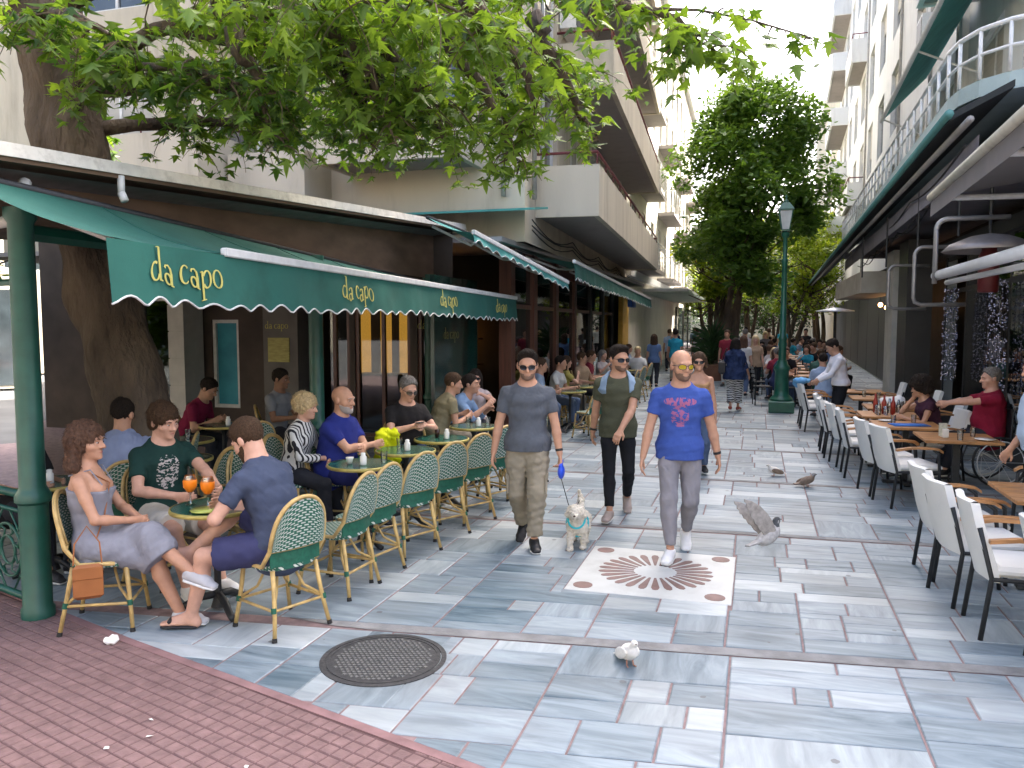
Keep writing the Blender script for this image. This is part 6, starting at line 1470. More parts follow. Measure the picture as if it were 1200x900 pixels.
# --- street trees in the background
def street_tree(name, x, y, h0, h1, rad, n, label, lm, seed, lean=(0, 0), size=(.16, .30), trunks=3, tintb=.4, group=None, nc=46):
    T = empty(name, (x, y, 0), 0, label, 'tree', group); r = random.Random(seed); b = MB(); tips = []
    for k in range(trunks):
        a = 6.28 * k / trunks + .5; p = Vector((.12 * math.cos(a), .12 * math.sin(a), 0)); pts = [p.copy()]; d = Vector((.10 * math.cos(a) + lean[0] * .1, .1 * math.sin(a), 1))
        for i in range(8): d += Vector((r.uniform(-.12, .12), r.uniform(-.12, .12), 0)); p = p + d.normalized() * (h0 + (h1 - h0) * .45) / 8; pts.append(p.copy())
        b.tube([tuple(q) for q in pts], [.16 * (1 - .085 * i) * (1.2 if i == 0 else 1) for i in range(9)], 10)
        for q in pts[4:]:
            for j in range(3):
                e = q + Vector((r.uniform(-1, 1) * rad * .75, r.uniform(-1, 1) * rad * .75, r.uniform(.3, 1.0) * rad * .7)); b.tube([tuple(q), tuple(q.lerp(e, .5) + Vector((0, 0, -.1))), tuple(e)], [.05, .03, .012], 5); tips.append(e)
    b.build('trunk', BARK, T, smooth=True)
    # clumps
    cl = []; cz = (h0 + h1) / 2; hz = (h1 - h0) / 2
    for i in range(nc):
        while True:
            u = Vector((r.uniform(-1, 1), r.uniform(-1, 1), r.uniform(-1, 1)))
            if .35 < u.length < 1: break
        cl.append((Vector((u.x * rad * (1 - .25 * max(0, u.z)) + lean[0], u.y * rad, cz + u.z * hz)), r.uniform(.3, .55) * rad * .62))
    pts = []; tn = []
    for i in range(n):
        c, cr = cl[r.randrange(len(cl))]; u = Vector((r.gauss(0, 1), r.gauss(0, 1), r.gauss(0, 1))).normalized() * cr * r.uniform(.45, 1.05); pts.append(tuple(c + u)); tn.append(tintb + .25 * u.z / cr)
    leaves('crown', T, pts, lm, OVAL, size[0], size[1], seed, .4, tn); return T
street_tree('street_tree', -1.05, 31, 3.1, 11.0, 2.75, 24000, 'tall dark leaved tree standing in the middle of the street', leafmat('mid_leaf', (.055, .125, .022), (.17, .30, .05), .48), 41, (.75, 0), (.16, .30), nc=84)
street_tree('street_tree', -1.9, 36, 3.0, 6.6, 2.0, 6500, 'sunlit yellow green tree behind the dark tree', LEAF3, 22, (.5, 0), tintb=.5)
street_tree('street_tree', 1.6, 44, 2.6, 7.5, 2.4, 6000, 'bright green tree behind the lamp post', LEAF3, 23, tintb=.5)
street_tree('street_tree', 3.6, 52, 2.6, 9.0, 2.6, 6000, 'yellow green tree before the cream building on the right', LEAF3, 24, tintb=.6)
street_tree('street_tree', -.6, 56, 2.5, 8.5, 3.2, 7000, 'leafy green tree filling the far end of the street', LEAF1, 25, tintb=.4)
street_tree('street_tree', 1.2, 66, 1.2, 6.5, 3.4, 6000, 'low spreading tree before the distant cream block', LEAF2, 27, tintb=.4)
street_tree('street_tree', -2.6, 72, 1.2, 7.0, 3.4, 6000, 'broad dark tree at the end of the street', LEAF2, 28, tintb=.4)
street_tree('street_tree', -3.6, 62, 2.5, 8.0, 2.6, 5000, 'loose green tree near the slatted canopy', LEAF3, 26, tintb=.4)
# plaza seen behind the iron railing
for i, (x, y) in enumerate(((-13, 8.0), (-15.5, 11), (-19, 9.5), (-12, 14.8))):
    street_tree('plaza_tree', x, y, 1.0, 4.6 + i * .4, 1.7, 3500, ('leafy bush tree on the plaza seen through the glass screen', 'second plaza tree beyond the glass screen', 'far plaza tree left of the glass screen', 'plaza tree by the back wall')[i], LEAF1, 31 + i, tintb=.5, trunks=2, group='trees on the plaza')
# potted palm like plant by the tree
pl = empty('yucca_plant', (-1.5, 28.5, 0), 0, 'spiky dark yucca plant in a planter at the foot of the street tree', 'plant'); b = MB(); b.lathe([(.35, 0), (.42, .5), (.44, .55)], n=20); b.build('planter', mat('terracotta', (.25, .12, .07), .8), pl, smooth=40)
b = MB(); rr2 = random.Random(2)
for k in range(150):
    a = rr2.uniform(0, 6.28); e = rr2.uniform(.1, 1.35); L = rr2.uniform(.6, 1.15); z0 = rr2.uniform(.55, 1.5); d = Vector((math.cos(a) * math.cos(e), math.sin(a) * math.cos(e), math.sin(e))); s = Vector((-math.sin(a), math.cos(a), 0)) * .03; p = Vector((0, 0, z0)); q = p + d * L + Vector((0, 0, -.2 * L)); b.add([tuple(p - s), tuple(p + s), tuple(p.lerp(q, .6) + s + Vector((0, 0, .08))), tuple(q), tuple(p.lerp(q, .6) - s + Vector((0, 0, .08)))], [(0, 1, 2, 3, 4)])
b.build('leaf_tuft', mat('yucca_leaf', (.03, .07, .02), .5, .3), pl, kind='stuff')
# --- lamp post
LPG = mat('lamp_green', (.012, .10, .06), .35, .2, 8, spec=.6, dirt=.25)
lo = empty('street_lamp', (.54, 18.84, 0), 0, 'green cast iron street lamp with lantern head on a moulded pedestal', 'street lamp')
b = MB(); b.b2((-.27, -.27, 0), (.27, .27, .26), bev=.02); b.build('plinth', LPG, lo)
b = MB(); b.lathe([(.24, .26), (.25, .30), (.22, .34), (.16, .40), (.155, .5), (.15, .92), (.17, .95), (.18, .99), (.165, 1.03), (.12, 1.08), (.10, 1.16)], n=24); b.build('pedestal', LPG, lo, smooth=45)
b = MB(); b.lathe([(.085, 1.16), (.08, 1.6), (.095, 1.63), (.095, 1.67), (.07, 1.7), (.055, 3.3), (.07, 3.33), (.07, 3.38), (.05, 3.42), (.045, 3.85), (.08, 3.9), (.09, 3.96), (.03, 4.0)], n=18); b.build('column', LPG, lo, smooth=45)
la = MB()
for k in range(4):
    a = math.pi / 4 + k * math.pi / 2; la.tube([(.11 * math.cos(a), .11 * math.sin(a), 4.02), (.2 * math.cos(a), .2 * math.sin(a), 4.45)], .013, 6)
la.box((0, 0, 4.02), (.18, .18, .04), bev=.008); la.box((0, 0, 4.46), (.32, .32, .03), bev=.006)
la.add([(-.17, -.17, 4.475), (.17, -.17, 4.475), (.17, .17, 4.475), (-.17, .17, 4.475), (-.07, -.07, 4.62), (.07, -.07, 4.62), (.07, .07, 4.62), (-.07, .07, 4.62)], [(0, 1, 5, 4), (1, 2, 6, 5), (2, 3, 7, 6), (3, 0, 4, 7), (4, 5, 6, 7)]); la.lathe([(.05, 4.62), (.05, 4.66), (.02, 4.70), (.03, 4.74), (.005, 4.8)], n=10); la.build('lantern', LPG, lo)
la = MB(); la.add([(s * .075 if i < 4 else s * .135, t * .075 if i < 4 else t * .135, 4.05 if i < 4 else 4.44) for i, (s, t) in enumerate([(-1, -1), (1, -1), (1, 1), (-1, 1)] * 2)], [(0, 1, 5, 4), (1, 2, 6, 5), (2, 3, 7, 6), (3, 0, 4, 7)]); la.build('lantern_glass', mat('frosted_glass', (.5, .52, .5), .4), lo)
# ------------------------------------------------------------------ the people
HAIRB = mat('hair_black', (.02, .015, .012), .85, .4, 90, spec=.15, bump=.6, bscale=260); HAIRD = mat('hair_brown', (.06, .035, .02), .8, .4, 90, spec=.2, bump=.6, bscale=260); HAIRA = mat('hair_auburn', (.085, .042, .024), .75, .4, 60); HAIRBL = mat('hair_blonde', (.52, .40, .22), .6, .25, 60); HAIRG = mat('hair_grey', (.17, .16, .15), .85, .45, 90, spec=.15, bump=.6, bscale=260); STUB = mat('stubble', (.16, .095, .065), .8, .2, 200); STUBG = mat('stubble_grey', (.36, .32, .30), .8, .2, 200)
def printed(name, base, ink, region, scale, thr=.5, seed=0.0, base_mat=None, squash=1.5):
    """t-shirt cloth with a distressed chest print; region = (cx, cz, rx, rz) in the wearer's own frame, front side only"""
    m = base_mat or cloth(name, base); n = m.node_tree.nodes; l = m.node_tree.links; p = n['Principled BSDF']; src = p.inputs['Base Color'].links[0].from_socket
    tc = n.new('ShaderNodeTexCoord'); sx = n.new('ShaderNodeSeparateXYZ'); l.new(tc.outputs['Object'], sx.inputs[0])
    def mt(op, a, b=None, c=None):
        q = n.new('ShaderNodeMath'); q.operation = op
        for i, v in enumerate((a, b, c)):
            if v is None: continue
            if isinstance(v, (int, float)): q.inputs[i].default_value = v
            else: l.new(v, q.inputs[i])
        return q.outputs[0]
    cx_, cz, rx_, rz_ = region
    ex = mt('DIVIDE', mt('SUBTRACT', sx.outputs[0], cx_), rx_); ez = mt('DIVIDE', mt('SUBTRACT', sx.outputs[2], cz), rz_)
    ins = mt('LESS_THAN', mt('ADD', mt('POWER', mt('ABSOLUTE', ex), 2.5), mt('POWER', mt('ABSOLUTE', ez), 2.5)), 1.0)
    fr = mt('GREATER_THAN', sx.outputs[1], .02)
    wv = n.new('ShaderNodeTexNoise'); wv.inputs['Scale'].default_value = scale; wv.inputs['Detail'].default_value = 3; wv.inputs['Distortion'].default_value = .6
    mp = n.new('ShaderNodeMapping'); mp.inputs['Scale'].default_value = (1.0, .2, squash); mp.inputs['Location'].default_value = (seed, 0, 0); l.new(tc.outputs['Object'], mp.inputs[0]); l.new(mp.outputs[0], wv.inputs['Vector'])
    ink_m = mt('MULTIPLY', mt('MULTIPLY', ins, fr), mt('GREATER_THAN', wv.outputs[0], thr))
    mx = n.new('ShaderNodeMix'); mx.data_type = 'RGBA'; l.new(mt('MULTIPLY', ink_m, .85), mx.inputs[0]); l.new(src, mx.inputs[6]); mx.inputs[7].default_value = (*ink, 1); l.new(mx.outputs[2], p.inputs['Base Color']); return m
def striped(name, c1, c2, scale, dist=0.0, axis='Z', thr=.5):
    m = cloth(name, c1); n = m.node_tree.nodes; l = m.node_tree.links; p = n['Principled BSDF']; tc = n.new('ShaderNodeTexCoord'); wv = n.new('ShaderNodeTexWave'); wv.bands_direction = axis; wv.inputs['Scale'].default_value = scale; wv.inputs['Distortion'].default_value = dist; wv.inputs['Detail'].default_value = 1; wv.inputs['Detail Scale'].default_value = 1.2
    l.new(tc.outputs['Object'], wv.inputs['Vector']); g_ = n.new('ShaderNodeMath'); g_.operation = 'GREATER_THAN'; g_.inputs[1].default_value = thr; l.new(wv.outputs[1], g_.inputs[0])
    mx = n.new('ShaderNodeMix'); mx.data_type = 'RGBA'; l.new(g_.outputs[0], mx.inputs[0]); mx.inputs[6].default_value = (*c1, 1); mx.inputs[7].default_value = (*c2, 1); l.new(mx.outputs[2], p.inputs['Base Color']); return m
BLKS = mat('black_leather', (.018, .018, .02), .5, .2)
def watch(n, m=None):
    def f(B, root):
        a, e, c = B.arm[n]; d = Vector(nrm(c - e)); p = Vector(c) - d * .03; b = MB(); b.tube([tuple(p - d * .011), tuple(p + d * .011)], .034 * B.s, 12); b.build('wrist_band', m or BLKS, root)
    return f
def pocket(sg):
    def f(B, root):
        a, b_, c = B.leg['R' if sg > 0 else 'L']; d = Vector(nrm(b_ - a)); ce = Vector(a).lerp(Vector(b_), .8) + Vector((sg * .082, .015, 0)); M = Matrix((Vector((0, 1, 0)), d, Vector((sg, 0, 0)))).transposed(); m = MB(); m.box(tuple(ce), (.12, .17, .022), mtx=M, bev=.01); po = m.build('cargo_pocket', cloth('khaki', (.27, .235, .175)), root); m = MB(); m.box(tuple(ce - d * .07 + Vector((sg * .012, 0, 0))), (.125, .05, .014), mtx=M, bev=.005); m.build('pocket_flap', cloth('khaki', (.27, .235, .175)), po)
    return f
# --- the three walkers
grey_tee = cloth('charcoal_tee', (.095, .105, .125)); khaki = cloth('khaki', (.27, .235, .175))
G1, GB1 = person('person', (-1.95, 6.86, 0), 192, dict(h=1.79, skin='tan', top=dict(m=grey_tee, sleeve=.62, ease=.010, hem=-.06, neck=.02, vneck=.5), pants=dict(m=khaki, ease=.024, cuff=.058, fold=.008), shoe=BLKS, hair=dict(m=HAIRB, th=.006, quiff=True, line=.022), beard=dict(m=STUB), glasses=LENS, eyes=False,
    head=(4, 7, 0), pelvis=(0, 0, .915), handR=(.31, .05, .80), handL=(-.30, .10, .80), elbR=(.9, -.6, 0), elbL=(-.9, -.6, 0), footR=(.05, -.20, .14), footL=(-.07, .16, .085), fdirR=(.15, .85, -.4), girth=1.03, seed=3, curlL=50, extra=[watch('L'), pocket(-1), pocket(1)]),
    'man in charcoal t-shirt, khaki cargo trousers and sunglasses walking the white dog', vox=.0068)
ol = cloth('olive_tee', (.075, .078, .05)); bj = cloth('black_jeans', (.014, .015, .018))
def draped(B, root):
    F = Field()
    F.add(*B.torso(.036)[4:6]); F.sub = [(Ell(B.chs + B.M2[:, 1] * .13, (.115, .2, .4), B.M2), .01), (Ell(B.nkb, (.085, .09, .09), B.M2), .01)]
    F.add(Loft(B.sho - B.M2[:, 1] * .1 - B.M2[:, 2] * .02, B.wst - B.M2[:, 1] * .11, B.M2[:, 0], B.M2[:, 1], .16, .03, .15, .025, .03)); F.noise = [(.005, 28, 4)]
    link('draped_shirt', F.mesh('draped', cloth('denim_pale', (.22, .30, .40)), .011), root)
G2, _ = person('person', (-1.36, 8.2, 0), 186, dict(h=1.80, skin='tan', top=dict(m=ol, sleeve=.6, hem=-.10, ease=.014, neck=.015, vneck=.5), pants=dict(m=bj, ease=.006, cuff=.046, len=.94, fold=.004), shoe=mat('taupe_shoe', (.33, .27, .24), .7), hair=dict(m=HAIRB, th=.012, quiff=True, line=.018), beard=dict(m=STUB, off=.002), glasses=LENS, eyes=False,
    head=(32, 4, 0), pelvis=(0, 0, .915), handR=(.27, -.12, .83), handL=(-.05, .30, .94), elbL=(-1, -.5, -.3), elbR=(.6, -1, 0), palmL=(0, -.6, -.6), footR=(.06, .26, .085), footL=(-.09, -.22, .15), fdirL=(-.1, .8, -.5), seed=9, extra=[watch('R'), draped]),
    'man in olive t-shirt, slim black trousers and sunglasses walking between his two friends', vox=.0075)
blue_tee = printed('blue_tee', (.048, .09, .33), (.36, .12, .22), (0, 1.22, .075, .10), 30, .52); MAT.pop('cloth_blue_tee')
blue_tee = printed('blue_tee', None, (.42, .13, .22), (0, 1.335, .135, .035), 60, .46, 2.0, base_mat=blue_tee, squash=.35)
G3, _ = person('person', (-.62, 6.98, 0), 184, dict(h=1.81, skin='tan', top=dict(m=blue_tee, sleeve=.58, ease=.013, hem=-.09, neck=.02, vneck=.45), pants=dict(m=cloth('grey_chino', (.235, .225, .245)), ease=.012, cuff=.046, fold=.006), shoe=mat('white_sneaker', (.74, .74, .74), .6), beard=dict(m=STUB, off=.0035, top=-.03), glasses=dict(lens=mat('yellow_lens', (.45, .33, .01), .12, .1, spec=.7), frame=LENS), eyes=False,
    head=(24, 2, 0), pelvis=(0, 0, .915), handR=(.31, .14, .83), handL=(-.33, -.06, .82), elbR=(.9, -.8, 0), elbL=(-.9, -.8, 0), footR=(.06, .24, .085), footL=(-.06, -.22, .15), fdirL=(-.05, .8, -.5), girth=1.02, seed=14, extra=[watch('L')]),
    'bald man in printed royal blue t-shirt, grey trousers and yellow sunglasses', vox=.0068)
# --- left terrace
lilac = cloth('lilac_grey_dress', (.24, .245, .285))
def handbag(B, root):
    hp = Vector(B.pel) + Vector((-.26, .03, -.10)) if False else None
def shoulder_strap(B, root):
    b = MB(); b.tube([tuple(B.sho + B.M2[:, 0] * .09 + B.M2[:, 1] * .07), tuple(B.chs + B.M2[:, 1] * .134 + B.M2[:, 0] * .0), tuple(B.wst - B.M1[:, 0] * -.09 + B.M1[:, 1] * .112), tuple(B.pel + A(.17, .06, .06))], .005, 5); b.build('bag_strap', mat('tan_leather', (.30, .11, .035), .5, .2), root)
    for sg in (-1, 1): b = MB(); b.tube([tuple(B.chs + B.M2[:, 0] * sg * .085 + B.M2[:, 1] * .118 + B.M2[:, 2] * .0), tuple(B.sho + B.M2[:, 0] * sg * .10 + B.M2[:, 1] * .06 + B.M2[:, 2] * .03), tuple(B.sho + B.M2[:, 0] * sg * .09 - B.M2[:, 1] * .08)], .005, 5); b.build('dress_strap', lilac, root)
person('person', (-4.12, 4.22, 0), -66, dict(h=1.68, fem=True, sit=True, bare=True, bareleg=True, skin='tan', top=dict(m=lilac, sleeve=0, neck=-.155, vneck=.15, name='dress', ease=.016, flare=.015), skirt=dict(m=lilac, len=.28, ease=.02), shoe=mat('pale_grey_sneaker', (.45, .45, .47), .7), hair=dict(kind='bob', m=HAIRA, len=-.15, vol=1.25, n=.010, nf=60, th=.018), eyes=True,
    head=(-8, 2, 0), lean=-8, pelvis=(0, -.05, .55), handR=(.05, .19, .70), handL=(-.03, .22, .69), elbR=(1, -.5, -.5), elbL=(-1, -.5, -.5), footR=(.12, .50, .085), footL=(.26, .62, .40), kneeL=(.1, .6, 1), kneeR=(.0, 1, .3), fdirL=(.3, .9, -.2), seed=5, extra=[shoulder_strap]),
    'woman with wavy auburn hair in a lilac grey strap dress, legs crossed, beside the post', vox=.0075)
b = MB(); 
hbm = mat('tan_leather', (.30, .11, .035), .5, .2)
hb = empty('handbag', (-3.98, 3.93, .26), R(42), 'tan leather shoulder bag hanging beside the woman in the lilac grey dress', 'bag'); b = MB(); b.box((0, 0, .12), (.17, .05, .22), bev=.025); b.build('pouch', hbm, hb, smooth=40); b = MB(); b.box((0, -.026, .18), (.165, .01, .08), bev=.004); b.build('flap', hbm, hb); b = MB(); b.tube([(-.08, 0, .23), (-.07, .02, .36), (.0, .06, .46), (.07, .02, .36), (.08, 0, .23)], .005, 6); b.build('strap', hbm, hb)
navy = cloth('slate_navy_polo', (.055, .07, .115)); nshort = cloth('indigo_shorts', (.045, .048, .115))
person('person', (-3.06, 4.52, 0), 84, dict(h=1.82, sit=True, bareleg=True, skin='fair', top=dict(m=navy, sleeve=.62, ease=.014, neck=.03, vneck=.2), pants=dict(m=nshort, len=.40, ease=.022, name='shorts'), shoe_kind='sandal', shoe=BLKS, hair=dict(m=HAIRD, th=.014), beard=dict(m=HAIRD, off=.006, top=-.02),
    lean=10, lean2=24, head=(0, 26, 0), pelvis=(0, -.10, .555), handR=(.05, .36, .78), handL=(-.16, .32, .72), elbR=(1, -.5, -.4), elbL=(-1, -.4, -.4), footL=(-.28, .42, .085), footR=(-.16, .54, .46), kneeR=(.35, .6, 1), kneeL=(-.6, 1, .5), fdirL=(-.45, 1, 0), fdirR=(-.6, .5, .5), girth=1.08, seed=8, extra=[watch('L', mat('steel_watch', (.4, .4, .4), .3, metal=.8))]),
    'bearded man in navy polo, indigo shorts and flip flops bent over the drinks table', vox=.0075)
gtee = printed('bottle_green_tee', (.014, .042, .036), (.55, .50, .48), (.02, .88, .085, .13), 34, .52, 3.0); cream = cloth('cream_shorts', (.55, .52, .46))
person('person', (-4.33, 5.02, 0), -112, dict(h=1.80, sit=True, bareleg=True, skin='fair', top=dict(m=gtee, sleeve=.64, ease=.015, neck=.018, vneck=.45), pants=dict(m=cream, len=.42, ease=.025, name='shorts'), shoe=mat('white_sneaker', (.74, .74, .74)), hair=dict(m=HAIRD, th=.016, kind='fringe', n=.006), lean=2, pelvis=(0, -.03, .55),
    head=(10, 14, 4), handR=(.10, .34, .74), handL=(-.15, .50, .80), elbR=(1, -.6, -.3), elbL=(-1, -.5, -.3), curlL=55, palmL=(1, 0, 0), footR=(.10, .50, .085), footL=(-.16, .52, .085), girth=1.05, seed=18),
    'man in dark green printed t-shirt and cream shorts holding an orange drink', vox=.0075)
lb = cloth('pale_blue_shirt', (.26, .31, .47)); dkt = cloth('dark_trousers', (.03, .032, .04))
person('person', (-5.0, 5.32, 0), 35, dict(h=1.78, sit=True, skin='tan', top=dict(m=lb, sleeve=1.7, ease=.018, neck=.03, vneck=.1, fold=.008), pants=dict(m=dkt, ease=.015), shoe=BLKS, hair=dict(m=HAIRB, th=.012), lean=14, head=(-35, 6, 0), handR=(.18, .42, .74), handL=(-.2, .42, .74), seed=21, girth=1.06),
    'man in a pale blue shirt seen from behind, next to the tree trunk', vox=.009)
person('person', (-5.62, 4.88, 0), -92, dict(h=1.66, fem=True, sit=True, skin='tan', top=dict(m=cloth('black_top', (.018, .018, .02)), sleeve=.7), pants=dict(m=dkt), shoe=BLKS, hair=dict(kind='bob', m=HAIRA, len=-.10), lean=6, head=(0, 4, 0), handR=(.12, .34, .74), handL=(-.12, .34, .74), seed=22),
    'woman in black behind the glass screen and iron railing', vox=.010)
stripe = striped('white_black_jacket', (.62, .62, .60), (.025, .025, .03), 9, 1.5, 'X', .62)
person('person', (-4.3, 6.78, 0), -88, dict(h=1.66, fem=True, sit=True, skin='fair', top=dict(m=stripe, sleeve=1.8, ease=.02, neck=.03, vneck=.2), pants=dict(m=dkt), shoe=BLKS, hair=dict(kind='fringe', m=HAIRBL, th=.024, n=.007, low=-.07), lean=10, head=(6, 4, 0), handR=(.02, .34, .70), handL=(-.02, .36, .68), elbR=(1, -.3, -.6), elbL=(-1, -.3, -.6), seed=23),
    'woman with short blonde hair in a black and white striped jacket', vox=.0085)
polo = cloth('royal_navy_polo', (.022, .032, .19))
def lanyard(B, root):
    b = MB(); b.tube([tuple(B.nkb + B.M2[:, 0] * .05 + B.M2[:, 1] * .05), tuple(B.chs + B.M2[:, 1] * .14 + B.M2[:, 2] * .02), tuple(B.nkb - B.M2[:, 0] * .05 + B.M2[:, 1] * .05)], .003, 4); b.build('neck_cord', BLKS, root)
person('person', (-3.98, 6.98, 0), -96, dict(h=1.80, sit=True, skin='tan', top=dict(m=polo, sleeve=.66, ease=.018, neck=.03, vneck=.3), pants=dict(m=cloth('blue_trousers', (.025, .03, .14))), shoe=BLKS, beard=dict(m=STUBG, off=.008, top=-.035), lean=8, belly=.05, head=(0, 2, 0), handR=(-.05, .42, .82), handL=(.06, .40, .80), elbR=(1, -.2, -.6), elbL=(-1, -.2, -.6), girth=1.12, seed=24, extra=[lanyard]),
    'bald man with grey goatee in a blue polo shirt, arms folded at his table', vox=.008)
person('person', (-3.84, 8.35, 0), -128, dict(h=1.80, sit=True, skin='fair', top=dict(m=cloth('black_tee', (.018, .017, .018)), sleeve=.64, ease=.018), pants=dict(m=cloth('blue_jeans', (.09, .13, .22))), shoe=BLKS, hair=dict(m=HAIRG, th=.014, n=.006, line=.032), glasses=dict(lens=mat('clear_lens', (.1, .08, .07), .1), frame=LENS), lean=4, belly=.04, head=(0, 17, 0), handR=(.08, .36, .86), handL=(-.05, .38, .86), elbR=(1, -.4, -.5), elbL=(-1, -.4, -.5), girth=1.12, seed=25),
    'grey haired man in black t-shirt looking down at his phone', vox=.0085)
b = MB(); b.box((0, 0, 0), (.07, .14, .008), bev=.003); b.build('phone', BLKS, None, (-3.52, 8.06, .91), 0, False, 'dark phone in the hands of the grey haired man in black', 'phone')
person('person', (-3.98, 9.6, 0), -48, dict(h=1.78, sit=True, skin='tan', top=dict(m=cloth('khaki_vest', (.23, .20, .12)), sleeve=.5, ease=.022), pants=dict(m=khaki), shoe=BLKS, hair=dict(m=HAIRD, th=.012), lean=20, head=(-20, 4, 0), handR=(.15, .4, .78), handL=(-.15, .42, .78), seed=26), 'man in a khaki waistcoat seen from behind at the round table', vox=.010)
person('person', (-4.15, 10.4, 0), -88, dict(h=1.80, sit=True, skin='tan', top=dict(m=cloth('sky_shirt', (.24, .36, .55)), sleeve=1.55, ease=.018), pants=dict(m=dkt), shoe=BLKS, hair=dict(m=HAIRB, th=.012), lean=34, lean2=38, head=(0, -12, 0), handR=(.1, .62, .86), handL=(-.12, .6, .8), seed=27), 'man in a light blue shirt leaning across towards the woman in sunglasses', vox=.010)
person('person', (-3.9, 10.95, 0), -165, dict(h=1.66, fem=True, sit=True, skin='fair', top=dict(m=cloth('pale_pink_top', (.5, .42, .42)), sleeve=.4), pants=dict(m=dkt), shoe=BLKS, hair=dict(kind='long', m=HAIRB, len=-.22), glasses=LENS, eyes=False, lean=2, head=(8, 2, 0), handR=(.2, .3, .74), handL=(-.1, .36, 1.0), seed=28), 'dark haired woman in sunglasses by the green glazing', vox=.010)
person('person', (-7.0, 8.55, 0), -80, dict(h=1.76, sit=True, skin='olive', top=dict(m=cloth('maroon_shirt', (.17, .014, .045)), sleeve=.65), pants=dict(m=dkt), shoe=BLKS, hair=dict(m=HAIRB), lean=26, head=(0, 22, 0), handR=(.12, .44, .76), handL=(-.12, .44, .76), seed=29), 'man in a maroon shirt bent over a table deep under the roof', vox=.011)
person('person', (-6.15, 9.3, 0), -95, dict(h=1.78, sit=True, skin='deep', top=dict(m=cloth('grey_shirt', (.22, .23, .25)), sleeve=.65), pants=dict(m=dkt), shoe=BLKS, hair=dict(m=HAIRB), lean=4, head=(10, 4, 0), handR=(.14, .38, .76), handL=(-.14, .38, .76), seed=30), 'young man in a grey shirt sitting against the back wall', vox=.011)
# --- behind the walkers
person('person', (-.72, 10.7, 0), 183, dict(h=1.62, fem=True, skin='tan', bare=True, top=dict(m=cloth('tan_top', (.42, .25, .13)), sleeve=0, neck=-.09), pants=dict(m=cloth('blue_jeans', (.09, .13, .22))), shoe=BLKS, hair=dict(kind='bob', m=HAIRD, len=-.06), glasses=LENS, eyes=False, footR=(.08, .12, .085), footL=(-.08, -.12, .1), seed=31), 'woman in a tan sleeveless top and sunglasses walking behind the bald man', vox=.010)
zeb = striped('zebra', (.6, .6, .58), (.02, .02, .022), 7.5, 5.5, 'Z', .5)
person('person', (-.47, 18.7, 0), -8, dict(h=1.66, fem=True, skin='olive', top=dict(m=cloth('navy_blouse', (.022, .035, .085), .5), sleeve=1.3, ease=.05, hem=-.16, flare=.04, fold=.01), pants=dict(m=zeb, ease=.03, len=.86, cuff=.08), shoe=mat('red_shoe', (.3, .06, .04), .6), hair=dict(kind='bob', m=HAIRB, len=-.10, vol=1.3), eyes=False, footR=(.06, .14, .085), footL=(-.06, -.16, .12), handR=(.30, .14, .78), handL=(-.26, .05, .82), girth=1.1, seed=32), 'woman in navy blouse and zebra print trousers walking away', vox=.011)
bk = empty('shoulder_bag', (-.75, 18.6, 1.0), 0, 'black shoulder bag carried by the woman in zebra trousers', 'bag'); b = MB(); b.box((0, 0, 0), (.14, .34, .3), bev=.04); b.build('pouch', BLKS, bk, smooth=40); b = MB(); b.tube([(0, -.12, .14), (.1, -.06, .42), (.1, .06, .42), (0, .12, .14)], .012, 6); b.build('strap', BLKS, bk)
# --- right terrace
person('person', (2.75, 11.2, 0), 96, dict(h=1.74, sit=True, skin='fair', top=dict(m=cloth('crimson_tee', (.22, .012, .035)), sleeve=.68, ease=.02), pants=dict(m=dkt), shoe=BLKS, hair=dict(m=HAIRG, th=.010, line=.03), lean=-4, belly=.05, pelvis=(0, -.03, .62), head=(0, 6, 0), handR=(.05, .52, .98), handL=(-.10, .55, 1.0), elbR=(1, -.3, -.5), elbL=(-1, -.3, -.5), footR=(.1, .5, .16), footL=(-.1, .5, .16), girth=1.12, seed=33), 'grey haired man in crimson t-shirt sitting in the wheelchair', vox=.0095)
person('person', (2.22, 11.45, 0), 100, dict(h=1.66, fem=True, sit=True, skin='olive', top=dict(m=cloth('plum_top', (.05, .02, .035)), sleeve=.3, neck=-.01), pants=dict(m=dkt), shoe=BLKS, hair=dict(kind='bob', m=HAIRB, len=-.06, vol=1.5, th=.04, n=.012, nf=50), lean=14, head=(0, 14, 0), handR=(.05, .26, 1.02), handL=(-.1, .42, .78), elbR=(.6, .4, -1), seed=34), 'bushy dark haired woman resting her face on her hand at the terrace table', vox=.0095)
wc = empty('wheelchair', (2.75, 11.2, 0), R(96), 'black wheelchair under the man in crimson', 'wheelchair')
